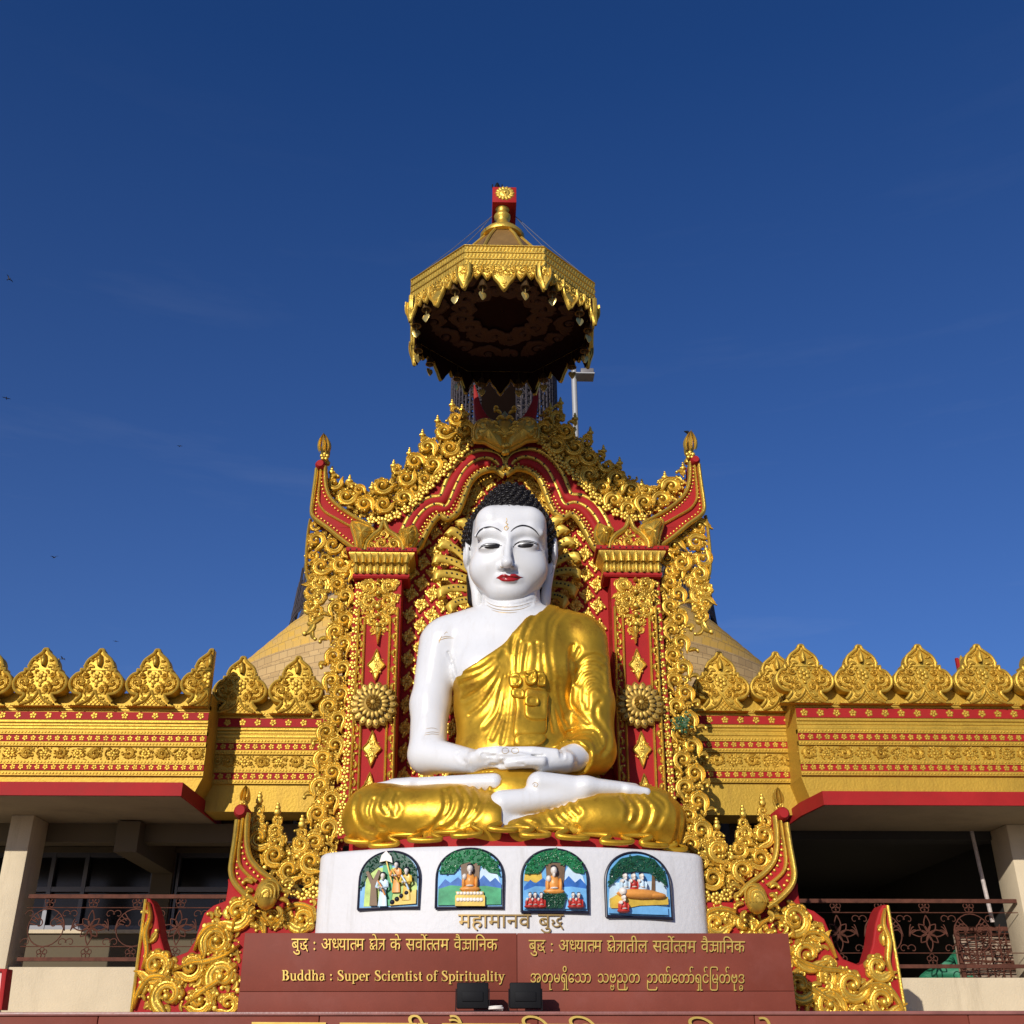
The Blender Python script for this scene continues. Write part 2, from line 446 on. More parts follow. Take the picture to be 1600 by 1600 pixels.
# unit crest leaf: 1 wide, base on v = 0, made once
FLOWER6 = flower(6, 1, .35, .40)
def crest_mesh():
    half = [(0, 1.0), (.035, .985), (.06, .93), (.13, .875), (.22, .80), (.265, .70), (.262, .62), (.33, .63), (.325, .575), (.40, .545), (.47, .47), (.50, .38), (.47, .28), (.38, .205),
            (.26, .18), (.30, .10), (.36, .045), (.44, 0.0)]
    half = [(x, z * 1.02) for x, z in half]
    o = catmull(half, 3)
    poly = np.vstack([o, (o * [-1, 1])[::-1][:-1]])
    plate = MB(); slab(plate, poly, 0, .14, .012)
    rel = Relief()
    CR2 = random.Random(2); inner_poly = np.array([(0, 0.1), (.2, .16), (.33, .25), (.43, .33), (.44, .46), (.3, .56), (.22, .68), (.1, .82), (0, .88)])
    inner = catmull([(x * .93, .02 + z * .955) for x, z in half[:-1]], 3)
    for s in (1, -1):
        rel.add(*ribbon(inner * [s, 1], .030, .035, 5))
        tri = catmull([(.0, .27), (.05, .16), (.14, .07), (.30, .015)], 5)
        rel.add(*ribbon(tri * [s, 1], .022, .03, 5))
        for (x, z, r, a) in ((.30, .40, .125, .3), (.13, .29, .085, 1.2), (.20, .345, .05, 2.2), (.345, .50, .045, .8), (.26, .25, .05, .5), (.40, .33, .04, 2), (.20, .53, .06, -.6)):
            rel.mot(VOL[0], (s * x, z), r, s * a, s < 0, .09)
        for q in range(34):
            xx, zz = CR2.uniform(.02, .44), CR2.uniform(.14, .84)
            if inpoly(np.array([[xx, zz]]), inner_poly)[0]: rel.mot(COM[q % 3], (s * xx, zz), .036, CR2.uniform(0, 6.3), s < 0, .04)
        for (x, z, a) in ((.19, .15, -2.4), (.27, .07, -2.2), (.36, .45, -1.2), (.1, .42, 1.7)):
            rel.mot(COM[0], (s * x, z), .052, -s * a, s < 0, .06)
        for q in np.linspace(.1, .9, 9): rel.mot(BEAD, (s * .41 * math.cos(-.9 + 2 * q) - 0 * q, .38 + .165 * math.sin(-.9 + 2 * q)), .013, 0, False, .02)
    for i in range(6):                                       # crossed lattice in the foot
        for s in (1, -1):
            x0 = -.2 + i * .075
            a = np.array([(s * x0, .015), (s * (x0 + .17), .185)])
            a = resample(a, .02); k = np.abs(a[:, 0]) < (.25 - a[:, 1]) * 1.02 * (.25 - a[:, 1] + .28) / .36
            if k.sum() > 2: rel.add(*ribbon(a[k], .006, .012, 3))
    rel.mot(FLOWER6, (0, .49), .115, 0, False, .11)
    bud_ = catmull([(0, .69), (0, .75), (0, .82), (0, .90)], 4); rel.add(*ribbon(bud_, .05 * np.sin(np.linspace(.5, 3.05, len(bud_))) + .004, .07, 7))
    for s in (1, -1):
        for (x, z, r, a) in ((.07, .66, .085, .9), (.13, .63, .075, 1.3), (.19, .68, .055, .6), (.05, .60, .05, 1.2), (.12, .76, .06, .5)): rel.mot(COM[0], (s * x, z), r, -s * a, s < 0, .075)
    rel.mot(BEAD, (0, .35), .03, 0, False, .04)
    plate.add(onwall(np.concatenate(rel.v), 0.0), rel.f)
    return plate.mesh('crest', np.zeros(3))
CRG = random.Random(6)
CREST = crest_mesh(); CREST.materials.append(GOLDM)
def crest(parent, x, y, z, wd, ht):
    o = bpy.data.objects.new('crest', CREST); COL.objects.link(o); o.parent = parent
    o.rotation_euler = (CRG.uniform(-.02, .02), CRG.uniform(-.012, .012), CRG.uniform(-.03, .03)); wd *= CRG.uniform(.985, 1.01); ht *= CRG.uniform(.98, 1.015)
    o.location = Vector((x, y, z)) - Vector(wloc(parent)); o.scale = (wd, 1.0, ht)
    return o

def frieze(parent, xr, xa, xb, Y, rows, back=1.2, fl_end=True):
    """one straight run of the gilded cornice between pixel columns xa and xb; rows measured at pixel column xr"""
    Z = lambda y: P(xr, y, Y)[2]
    zt, zb = Z(rows['top']), Z(rows['bot'])
    pxm = Z(1100) - Z(1101)
    body = MB(); rel = Relief(); red = MB()
    XL = lambda z: P(xa, 1120, Y)[0]
    XR = lambda z: P(xb, 1120, Y)[0]
    x0, x1 = XL(0), XR(0)
    def out(y):                                              # how far the profile stands out at this height
        t = (y - rows['bead'][0]) / (rows['bot'] - rows['bead'][0]); return .11 * (1 - t)
    ks = [rows['top']] + sorted(rows['cuts']) + [rows['bot']]
    for a, b in zip(ks[:-1], ks[1:]):
        o = out((a + b) / 2) if a > rows['top'] else .055
        box(body, x0, x1, Y - o, Y + back, Z(b), Z(a))
    for a, b, st, fr in rows['red']:
        o = out((a + b) / 2)
        box(red, x0 + .001, x1 - .001, Y - o - .012, Y + back - .05, Z(b), Z(a))
        zc = Z((a + b) / 2); n = max(1, int(round((x1 - x0) / (st * pxm))))
        for i in range(n):
            rel.mot(FLW, (x0 + (i + .5) * (x1 - x0) / n, zc), fr * pxm, .3 * (i % 3), False, fr * pxm * .9, o + .012)
    for y in rows['bead']:
        o = out(y); z = Z(y); r = 1.9 * pxm
        box(body, x0, x1, Y - o - .018, Y, z - 3.1 * pxm, z + 3.1 * pxm)
        for i, x in enumerate(np.arange(x0 + 2.4 * pxm, x1 - pxm, 4.9 * pxm)):
            rel.mot(BEAD, (x, z), r, 0, False, r, o + .017)
    for y, h in rows['line']:                                # projecting mouldings
        o = out(y)
        rel.add(*ribbon([(x0, Z(y)), ((x0 + x1) / 2, Z(y)), (x1, Z(y))], h * pxm, h * pxm * .85, 5, o - .001))
    a, b = rows['scroll']; zc = Z((a + b) / 2); hw = (b - a) * pxm / 2; o = out((a + b) / 2)
    n = max(2, int(round((x1 - x0) / (2.35 * hw))))
    carpet(rel, np.array([(x0, zc - hw), (x1, zc - hw), (x1, zc + hw), (x0, zc + hw)]), hw * .26, int((x1 - x0) / hw * 9), 7, None, o - .01, .5)
    for i in range(n):
        x = x0 + (i + .5) * (x1 - x0) / n
        if i % 4 == 3:
            rel.mot(FLW8, (x, zc), hw * .8, 0, False, .06, o)
        elif i % 4 == 1:
            rel.mot(FLW, (x, zc), hw * .55, 0, False, .06, o)
            for s in (1, -1):
                for q in (1, -1): rel.mot(COM[0], (x + s * hw * .35, zc + q * hw * .3), hw * .36, -s * .9 if q > 0 else -s * 2.2, s < 0, .06, o)
        else:
            rel.mot(VOL[i % 3], (x, zc), hw * .86, 0 if i % 2 else 3.14, bool(i % 4), .085, o)
        for q in range(10):
            aa = q * .628 + i
            rel.mot(COM[q % 3], (x + hw * 1.02 * math.cos(aa), zc + hw * .78 * math.sin(aa)), hw * .22, aa + 1.0, bool(q % 2), .06, o)
        for q in (1, -1):
            rel.mot(COM[1], (x + hw * 1.1, zc + q * hw * .15), hw * .36, q * .6 + (0 if q > 0 else 3.14), q > 0, .05, o)
            rel.mot(BEAD, (x + hw * .95, zc + q * hw * .75), hw * .13, 0, False, .02, o)
    ob = body.build('cornice', GOLDL, parent, smooth=False)
    rb = red.build('red_band', RED, ob, smooth=False)
    rel.wall('cornice_relief', GOLDM, Y, ob)
    return ob, zt, zb

SOFF = mat('shaded_soffit_paint', (.27, .215, .14), .85, 0, .1, 1.2, .2, 30, dirt=(.16, .12, .08), dirt_amt=.5, spec=.2)  # cream darkened: the dimness under the slab is put into the colour
GLASS = mat('dark_window_glass', (.008, .008, .009), .16, 0, .1, 2, spec=.25)
ALU = mat('grey_window_frame', (.10, .10, .11), .4, .4, .1, 4)
RUST = mat('rusty_iron', (.10, .036, .022), .75, .1, .35, 12, spec=.2)
INNER = mat('dark_interior_wall', (.022, .02, .018), .9, 0, .1, 2)  # near-black base colour carries the darkness inside the open bay
INCREAM = mat('shaded_cream_interior', (.11, .085, .05), .9, 0, .06, 2)  # cream wall with the gallery's shade put into its colour

rowsLB = dict(top=1085, bot=1211, cuts=[1103, 1114, 1129, 1150, 1161, 1167.5, 1190, 1204],
              red=[(1116, 1127.7, 22.5, 5.6), (1151, 1160.6, 12, 4.4), (1195, 1204, 12, 4.4)], bead=[1107.5, 1147, 1164.5, 1192, 1209],
              line=[(1113, 1.2), (1130.5, 2.2), (1135.5, 1.6), (1140, 2.6)], scroll=(1168, 1189))
rowsLR = dict(top=1094, bot=1225, cuts=[1115, 1126, 1140, 1162, 1174, 1180, 1204, 1219],
              red=[(1126.3, 1139.3, 23, 5.6), (1164, 1174, 12.2, 4.6), (1209, 1219, 12.2, 4.6)], bead=[1119.5, 1160.5, 1177.5, 1205, 1222],
              line=[(1124, 1.2), (1142.5, 2.4), (1148, 1.6), (1153.5, 2.8)], scroll=(1180.8, 1202.3))
rowsRR = dict(top=1090, bot=1222, cuts=[1110, 1122, 1136, 1158, 1170, 1176, 1202, 1217],
              red=[(1122, 1135, 23.3, 5.8), (1160, 1171, 12.4, 4.6), (1205.5, 1216, 12.4, 4.6)], bead=[1114.5, 1157.5, 1174, 1203, 1220],
              line=[(1119.5, 1.2), (1138, 2.4), (1143.5, 1.6), (1150, 2.8)], scroll=(1177.3, 1200))
rowsRB = dict(top=1078, bot=1213, cuts=[1098, 1109, 1126, 1147, 1160, 1166, 1190, 1206],
              red=[(1111, 1125.2, 24, 6.2), (1148.8, 1159.3, 12.5, 4.8), (1194.7, 1205.7, 12.5, 4.8)], bead=[1102.6, 1145.2, 1163.2, 1192, 1209],
              line=[(1108.5, 1.2), (1128, 2.4), (1134, 1.7), (1140, 2.8)], scroll=(1167, 1189.5))
YB, YR, YSL, YCO = 14.1, 14.65, 13.58, 14.8
wings = []
for s, nm in ((0, 'left'), (1, 'right')):
    L = s == 0
    xr_b, xa_b, xb_b = (170, -170, 329) if L else (1420, 1241, 1790)
    xr_r, xa_r, xb_r = (440, 300, 560) if L else (1170, 1045, 1262)
    base = P(xr_b, 1500, YCO); base[2] = 0
    wg = thing('temple_wing', base, 'gilded temple wing left of the statue, cream wall and window bays under its cornice' if L else
               'gilded temple wing right of the statue, with a dark open bay under its cornice', 'building')
    wings.append(wg)
    rb, rr = (rowsLB, rowsLR) if L else (rowsRB, rowsRR)
    # block run and the set-back run beside the shrine
    cb, zt, zb = frieze(wg, xr_b, xa_b, xb_b, YB, rb)
    cr, zt2, zb2 = frieze(wg, xr_r, xa_r, xb_r, YR, rr, back=.9)
    # crest leaves
    if L:
        cs = [(-197, 88), (-110, 88), (-22.5, 88), (64.8, 88), (152, 88), (240, 88)]; zy = (1103, 1013.5)
        cs2 = [(377.5, 86.5), (464.5, 86.5)]; zy2 = (1115, 1026)
    else:
        cs = [(1256.5, 93.5), (1348.5, 93.5), (1441.5, 93.5), (1536, 93.5), (1629.5, 93.5), (1723, 93.5)]; zy = (1099.5, 1007.5)
        cs2 = [(1125.5, 90), (1214.5, 90)]; zy2 = (1111, 1020)
    for lst, (y0, y1), Y, rw, xr in ((cs, zy, YB - .215, rb, xr_b), (cs2, zy2, YR - .215, rr, xr_r)):
        z0, z1 = P(xr, y0, Y)[2], P(xr, y1, Y)[2]
        for x, wpx in lst:
            a, b = P(x - wpx / 2, 1060, Y)[0], P(x + wpx / 2, 1060, Y)[0]
            crest(wg, (a + b) / 2, Y, z0, (b - a) * 1.0, (z1 - z0))
    if L:                                                    # half leaf at the corner of the block
        o = bpy.data.objects.new('crest', CREST.copy()); COL.objects.link(o); o.parent = wg
        bm = bmesh.new(); bm.from_mesh(o.data)
        bmesh.ops.bisect_plane(bm, geom=bm.verts[:] + bm.edges[:] + bm.faces[:], plane_co=(.03, 0, 0), plane_no=(1, 0, 0), clear_outer=True)
        ed = [e for e in bm.edges if e.is_boundary and all(abs(q.co.x - .03) < 1e-4 for q in e.verts)]
        bmesh.ops.holes_fill(bm, edges=ed); bm.to_mesh(o.data); bm.free()
        Y = YB - .215; a, b = P(329 - 44, 1060, Y)[0], P(329 + 44, 1060, Y)[0]
        z0, z1 = P(xr_b, 1103, Y)[2], P(xr_b, 1013.5, Y)[2]
        o.location = Vector(((a + b) / 2 - .03 * (b - a), Y, z0)) - Vector(wloc(wg)); o.scale = (b - a, 1, z1 - z0)
    # plain gilded wall under the friezes
    mbw = MB()
    x0, x1 = P(xa_b, 1120, YB)[0], P(xb_b, 1120, YB)[0]
    slab_y = (1222, 1243) if L else (1236.5, 1258)
    YS = YSL
    zs1, zs0 = P(xr_b, slab_y[0], YS)[2], P(xr_b, slab_y[1], YS)[2]
    ztop = zb
    v = [(x0, YB + .02, ztop), (x1, YB + .02, ztop), (x1 + (-.10 if L else .0), YB + .03, zs1 - .02), (x0 + (0 if L else .10), YB + .03, zs1 - .02)]
    v += [(a, b + .8, c) for a, b, c in v]
    mbw.add(v, np.array([(0, 3, 2, 1), (4, 5, 6, 7), (0, 1, 5, 4), (2, 3, 7, 6), (1, 2, 6, 5), (0, 4, 7, 3)]))
    xr0, xr1 = P(xa_r, 1200, YR)[0], P(xb_r, 1200, YR)[0]
    zr0 = P(xr_r, 1268 if L else 1273, YR)[2]
    box(mbw, xr0, xr1, YR + .02, YR + .62, zr0, zb2 + .02)
    mbw.build('gilded_wall', GOLDL, wg, smooth=False)
    # red edged sunshade slab with a cut corner
    if L: c1, c2 = PZ(282.6, 1243, zs0), PZ(314.5, 1267, zs0)
    else: c1, c2 = PZ(1286, 1258.5, zs0), PZ(1251, 1275, zs0)
    far = P(-200, 1300, YS)[0] if L else P(1800, 1300, YS)[0]
    pl = [(far, YS), (c1[0], YS), (c2[0], c2[1]), (c2[0], YCO + .9), (far, YCO + .9)]
    def prism(mb, pl, z0, z1):
        n = len(pl)
        v = [(a, b, z0) for a, b in pl] + [(a, b, z1) for a, b in pl]
        mb.add(v, [np.array([list(range(n))[::-1]]), np.array([list(range(n, 2 * n))]), np.array([(i, (i + 1) % n, n + (i + 1) % n, n + i) for i in range(n)])])
    mbs = MB(); prism(mbs, pl, zs0, zs1)
    sl = mbs.build('sunshade', RED, wg, smooth=False)
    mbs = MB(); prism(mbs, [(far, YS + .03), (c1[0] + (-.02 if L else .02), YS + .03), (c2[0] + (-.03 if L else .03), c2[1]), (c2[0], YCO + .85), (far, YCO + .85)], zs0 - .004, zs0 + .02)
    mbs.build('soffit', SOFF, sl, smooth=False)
    # columns, parapet, rooms behind
    YC = YCO
    zc1 = zs0 - .004
    if L:
        xa, xb = P(19, 1270, YC)[0], P(54, 1272, YC)[0]
        cols = [(xa, xb), (xa - 4.4, xb - 4.4)]
        zp = P(100, 1510, YC - .05)[2]; px0, px1 = xb + .0, P(420, 1510, YC)[0]
    else:
        xa = P(1554, 1334, YC + .45)[0]; xa = P(1581, 1334, YC)[0]
        cols = [(xa, xa + .46), (xa + 4.6, xa + 5.06)]
        zp = P(1500, 1527, YC - .05)[2]; px0, px1 = P(1200, 1527, YC)[0], xa
    for a, b in cols:
        q = MB(); bbox(q, a, b, YC, YC + .55, 0, zc1, .012); q.build('column', CREAM, wg)
    q = MB()
    lo, hi = (px0 - 9, px1) if L else (px0, px1 + 9)
    box(q, lo, hi, YC + .06, YC + .26, 0, zp)
    q.build('parapet', CREAM, wg, smooth=False)
    q = MB(); box(q, lo, hi, YC + .27, 23, zp - .35, zp - .2); q.build('gallery_floor', CREAM, wg, smooth=False)
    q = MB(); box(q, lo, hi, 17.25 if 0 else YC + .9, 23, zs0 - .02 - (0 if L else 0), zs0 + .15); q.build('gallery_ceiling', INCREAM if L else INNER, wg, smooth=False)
    q = MB()
    rx0, rx1 = P(xa_r - (0 if L else 0), 1280, YR + .3)[0], P(xb_r, 1280, YR + .3)[0]
    q2 = MB(); box(q2, -6, 6, 23.0, 23.2, 0, 7.2) if False else None
    if L:
        YW = YCO + 2.3
        Zw = lambda y: P(150, y, YW)[2]
        Xw = lambda x, y=1390: P(x, y, YW)[0]
        zt_, zb_, zm_ = Zw(1332), Zw(1453), Zw(1389)
        # wall with two openings: built as piers, lintel and apron
        q = MB()
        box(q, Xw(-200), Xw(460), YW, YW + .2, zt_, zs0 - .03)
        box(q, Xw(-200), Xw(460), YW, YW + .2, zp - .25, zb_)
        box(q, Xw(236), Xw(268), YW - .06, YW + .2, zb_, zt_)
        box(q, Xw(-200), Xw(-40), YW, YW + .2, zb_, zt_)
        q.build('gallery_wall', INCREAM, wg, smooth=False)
        for (a, b, bars) in ((-40, 236, (75, 128)), (268, 460, (273, 400))):
            fr = MB()
            for x in (a + 1, b - 1) + bars: box(fr, Xw(x) - .03, Xw(x) + .03, YW + .02, YW + .10, zb_, zt_)
            for z in (zb_ + .03, zm_, zt_ - .03): box(fr, Xw(a), Xw(b), YW + .03, YW + .09, z - .035, z + .035)
            fo = fr.build('window', ALU, wg, smooth=False)
            g = MB(); box(g, Xw(a), Xw(b), YW + .12, YW + .13, zb_, zt_); g.build('pane', GLASS, fo, smooth=False)
            g = MB(); box(g, Xw(a), Xw(b), YW - .05, YW + .02, zb_ - .05, zb_); g.build('sill', CREAM, fo, smooth=False)
        # ceiling beam running back to the pier, and a drop beam above the columns
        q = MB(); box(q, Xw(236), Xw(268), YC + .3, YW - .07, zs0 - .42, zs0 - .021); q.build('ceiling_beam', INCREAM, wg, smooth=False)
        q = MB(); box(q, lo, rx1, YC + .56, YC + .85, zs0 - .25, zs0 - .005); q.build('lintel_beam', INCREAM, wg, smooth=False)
    else:
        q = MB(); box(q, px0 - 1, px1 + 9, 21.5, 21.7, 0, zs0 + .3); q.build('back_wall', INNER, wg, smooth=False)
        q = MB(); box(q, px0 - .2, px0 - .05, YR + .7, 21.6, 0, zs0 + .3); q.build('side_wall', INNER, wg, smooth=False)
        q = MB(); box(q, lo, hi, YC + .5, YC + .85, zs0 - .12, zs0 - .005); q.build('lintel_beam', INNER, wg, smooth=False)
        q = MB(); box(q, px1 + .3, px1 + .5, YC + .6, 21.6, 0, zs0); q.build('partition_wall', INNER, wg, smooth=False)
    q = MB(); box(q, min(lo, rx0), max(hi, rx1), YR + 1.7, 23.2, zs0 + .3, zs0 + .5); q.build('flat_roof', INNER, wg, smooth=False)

# ---------------------------------------------------------------- balcony railings
def railing(label, xl, xr, yt, yb, Y, pitch, seed):
    a, b = P(xl, yt, Y)[0], P(xr, yt, Y)[0]
    xm = (xl + xr) / 2
    zt, zb = P(xm, yt, Y)[2], P(xm, yb, Y)[2]
    t = thing('railing', (a, Y, zb), label, 'railing')
    for nm, z, r in (('top_rail', zt, .024), ('bottom_rail', zb, .022)):
        q = MB(); box(q, a, b, Y - .03, Y + .03, z - r, z + r); q.build(nm, RUST, t, smooth=False)
    H = zt - zb; q = MB()
    def wire(p, r=.008):
        p = np.asarray(p); q.add(*tube(np.c_[p[:, 0], np.full(len(p), Y), p[:, 1]], r, 5))
    wire([(a, zt - .18 * H), (b, zt - .18 * H)], .006); wire([(a, zb + .20 * H), (b, zb + .20 * H)], .006)
    pw = pitch * H; n = int((b - a) / pw) + 1
    for i in range(n):
        c = a + (i + .5) * pw; zc = (zt + zb) / 2
        if c > b - .1: break
        th = np.linspace(0, 2 * math.pi, 25)
        for zz in (zt - .09 * H, zb + .10 * H):              # little flowers under the rails
            for k in range(5):
                an = k * 1.2566 + 1.57
                u = np.linspace(0, 6.283, 9)
                wire(np.c_[c + .052 * H * np.cos(an) + .038 * H * np.cos(u), zz + .052 * H * np.sin(an) + .038 * H * np.sin(u)], .006)
        if i % 2 == 0:
            wire(np.c_[c + .30 * H * np.cos(th), zc + .30 * H * np.sin(th)])
            for s in (1, -1):
                u = np.linspace(0, 1, 16); r = .2 * H * (1 - .75 * u); g = 4.7 * u + .5
                wire(np.c_[c + s * (.13 * H + .5 * r * np.cos(g)), zc + .06 * H + .5 * r * np.sin(g)])
                for k in range(4):
                    an = .9 - k * .22
                    wire(np.c_[c + s * np.linspace(.18, .29, 3) * H * math.cos(an), zc + np.linspace(.18, .29, 3) * H * math.sin(an)], .007)
        else:
            for k in range(8):                                # star of leaf loops
                an = k * math.pi / 4 + 1.57; u = np.linspace(0, 1, 9)
                L = (.28 if k % 2 == 0 else .2) * H; wd = .05 * H
                for s in (1, -1):
                    rr, ww = L * u, s * wd * np.sin(math.pi * u)
                    wire(np.c_[c + rr * math.cos(an) - ww * math.sin(an), zc + rr * math.sin(an) + ww * math.cos(an)])
        for zz in (.21, -.24):                                    # small scrolls in the corners
            for s in (1, -1):
                u = np.linspace(0, 1, 14); g = 5.2 * u; rr = .085 * H * (1 - .8 * u)
                wire(np.c_[c + s * (pw * .40 + rr * np.cos(g)), zc + zz * H + rr * np.sin(g)], .006)
        for s in (1, -1):                                     # leaves joining neighbours
            for k in range(3):
                u = np.linspace(0, 1, 7); an = .5 + .35 * k
                wire(np.c_[c + pw * .5 + s * (.05 + .14 * u * math.cos(an)) * H, zc - .1 * H + (.05 + .2 * u * math.sin(an) + .04 * np.sin(3.1 * u)) * H], .007)
    q.build('scrollwork', RUST, t)
    return t
railing('rusty scrollwork railing on the left balcony in front of dark windows', 46, 420, 1401, 1499, YCO + .12, .74, 1)
rl = railing('rusty scrollwork railing on the right balcony across the dark open bay', 1200, 1587, 1408, 1510, YCO + .12, .74, 2)
# ---------------------------------------------------------------- the shrine front behind the statue
YBK, YPIL, YFIL, YARC = 14.32, 13.92, 14.05, 14.02
sb = P(797, 1300, YBK); sb[2] = 0
shrine = thing('shrine_arch', sb, 'red and gold carved shrine front with horned arch behind the white faced statue', 'shrine')
k2 = (4.444, 460, 640)
k6 = (3.333, 470, 860)
W = lambda lst, s, Y: pts(side(lst, s), Y)
def w2(lst, s, Y): return W(ipt(lst, *k2), s, Y)

# arch lines (left half, photo pixels)
A_out = ipt([(735, 855), (770, 770), (810, 700), (855, 645), (900, 612), (950, 592), (1000, 588), (1022, 570), (1045, 500), (1080, 420), (1130, 350), (1190, 300), (1260, 270), (1330, 265), (1400, 282), (1440, 312), (1456, 352), (1440, 395), (1400, 408)], *k2)
A_mid = ipt([(795, 850), (820, 790), (855, 730), (895, 685), (940, 655), (985, 640), (1020, 645), (1045, 658), (1070, 635), (1100, 560), (1140, 470), (1180, 400), (1240, 345), (1310, 318), (1370, 325), (1412, 352), (1428, 385)], *k2)
A_in = ipt([(808, 1000), (870, 930), (910, 850), (950, 780), (985, 738), (1020, 722), (1050, 742), (1090, 735), (1130, 700), (1160, 640), (1190, 560), (1220, 490), (1270, 435), (1330, 405), (1390, 400), (1440, 430), (1462, 445)], *k2)
A_red = ipt([(835, 900), (880, 815), (925, 745), (975, 695), (1020, 685), (1048, 700), (1085, 680), (1120, 610), (1160, 520), (1200, 440), (1250, 390), (1320, 362), (1380, 366), (1418, 395)], *k2)

# back panel: red wall with gilded lattice, behind everything, up to the arch
inner_px = [(627, 1330)] + [(636, 905)] + A_in
ring = pts(inner_px + mir(inner_px)[::-1], YBK)
big = pts([(560, 1420), (560, 860)] + [(x - 6, y - 4) for x, y in A_out[1:12]] + [(760, 670), (790, 668)] + mir([(760, 670)] + [(x - 6, y - 4) for x, y in A_out[1:12]][::-1] + [(560, 860), (560, 1420)]), YBK)
q = MB(); slab(q, big, YBK, YBK + .5); back = q.build('back_panel', RED, shrine, smooth=False)
rel = Relief()
dia = []                                                    # one lattice flower: pointed petals, seen a hundred times
for k in range(4):
    c = comma(.9, .25, .24, .3, 6); dia.append((place(c[0], (0, 0), 1, k * math.pi / 2), c[1]))
    c = comma(.5, .5, .2, .28, 5); dia.append((place(c[0], (.12 * math.cos(k * 1.57 + .78), .12 * math.sin(k * 1.57 + .78)), 1, k * math.pi / 2 - .4), c[1]))
    c = comma(.5, .5, .2, .28, 5); dia.append((place(c[0], (.12 * math.cos(k * 1.57 + .78), .12 * math.sin(k * 1.57 + .78)), 1, k * math.pi / 2 - 1.2, True), c[1]))
dia.append(dome(.16, .4, 8, 2)); dia = merge(dia)
px = P(800, 1000, YBK)[0] - P(799, 1000, YBK)[0]
pz = P(800, 1000, YBK)[2] - P(800, 1001, YBK)[2]
zt0 = P(800, 1440, YBK)[2]
for r in range(-10, 34):
    for c in range(-14, 14):
        x = sb[0] + (c * 35 / 2) * px; z = zt0 + r * 17.2 * 2 * pz + (c % 2) * 17.2 * pz
        pt = np.array([[x, z]])
        if inpoly(pt, ring)[0]:
            V = place(dia[0], (0, 0), 1.0); V[:, 0] = V[:, 0] * 12.6 * px + x; V[:, 1] = V[:, 1] * 14.2 * pz + z; V[:, 2] = V[:, 2] * .09 + .018
            rel.add(V, dia[1])
            D4 = np.array([(1, 0), (0, 1.08), (-1, 0), (0, -1.08)]) * 12.6 * px
            V = np.vstack([np.c_[D4 * f, np.full(4, w_)] for f, w_ in ((1, 0), (.94, .022), (.72, .03), (.64, .018))]) + [x, z, 0]
            rel.add(V, [grid_faces(4, 4, True), np.array([(12, 13, 14, 15)])])
rel.wall('lattice', GOLD, YBK, back)

# a moulded band follows the arch; three gold lines with dark studs run along it
def outline_band(name, a, b, s, Y, th, m, parent, bev=.03):
    p = np.vstack([catmull(pts(side(a, s), Y), 3), catmull(pts(side(b, s), Y), 3)[::-1]])
    q = MB(); slab(q, p, Y, Y + th, bev)
    return q.build(name, m, parent)
STUD = mat('black_studs', (.02, .015, .01), .6)
for s in (0, 1):
    arch = outline_band('arch_band', A_out, A_in, s, YARC + .10, .22, RED, shrine)
    lines, st = Relief(), Relief()
    for ln, r, h in ((A_out, .042, .05), (A_mid, .034, .045), (A_in, .046, .07)):
        p = catmull(pts(side(ln, s), YARC), 4)
        lines.add(*ribbon(p, r, h, 7, -.09)); studs(st, p, .15, .017, h - .095, .022)
    for ln, w0 in ((A_red, -.085),):                         # beaded fillet and a rounded red roll between the lines
        p = catmull(pts(side(ln, s), YARC), 4); studs(lines, p, .065, .020, w0, .022)
    for ln, o in ((A_in, .055), (A_out, -.05)):
        p = catmull(pts(side([(x - (0 if o > 0 else -0), y) for x, y in ln], s), YARC), 4)
        t = np.gradient(p, axis=0); t /= np.linalg.norm(t, axis=1, keepdims=True)
        p = p + np.stack([-t[:, 1], t[:, 0]], 1) * o * (1 if s == 0 else -1); studs(lines, p, .055, .016, -.09, .03)
    lines.wall('gold_line', GOLD, YARC, arch); st.wall('stud', STUD, YARC, arch)
    rl_ = Relief(); rl_.add(*ribbon(catmull(pts(side([((a[0] + b[0]) / 2, (a[1] + b[1]) / 2) for a, b in zip(A_out[1:18], A_mid)], s), YARC), 4), .075, .06, 7, -.10))
    rl_.add(*ribbon(catmull(pts(side([((a[0] + b[0]) / 2, (a[1] + b[1]) / 2) for a, b in zip(A_mid[:14], A_red)], s), YARC), 4), .06, .05, 7, -.10))
    rl_.wall('red_roll', RED, YARC, arch)

# scroll border just above the hair, inside the arch
rel = Relief()
hb = ipt([(440, 385), (470, 330), (500, 265), (530, 205), (570, 155), (620, 125), (680, 110), (738, 95)], 5, 640, 720)
for s in (0, 1):
    p = catmull(pts(side(hb, s), YBK), 4); strip(rel, p, .12, .13, 0, False, 1.0, 3)
for y in (92, 86): rel.mot(FLW, pts([(740 / 5 + 640, y / 5 + 720)], YBK)[0], .07, 0, False, .1)
rel.mot(COM[0], pts([(740 / 5 + 640, 105 / 5 + 720)], YBK)[0], .09, .4, False, .1)
rel.wall('scroll_border', GOLD, YBK - .02, shrine)

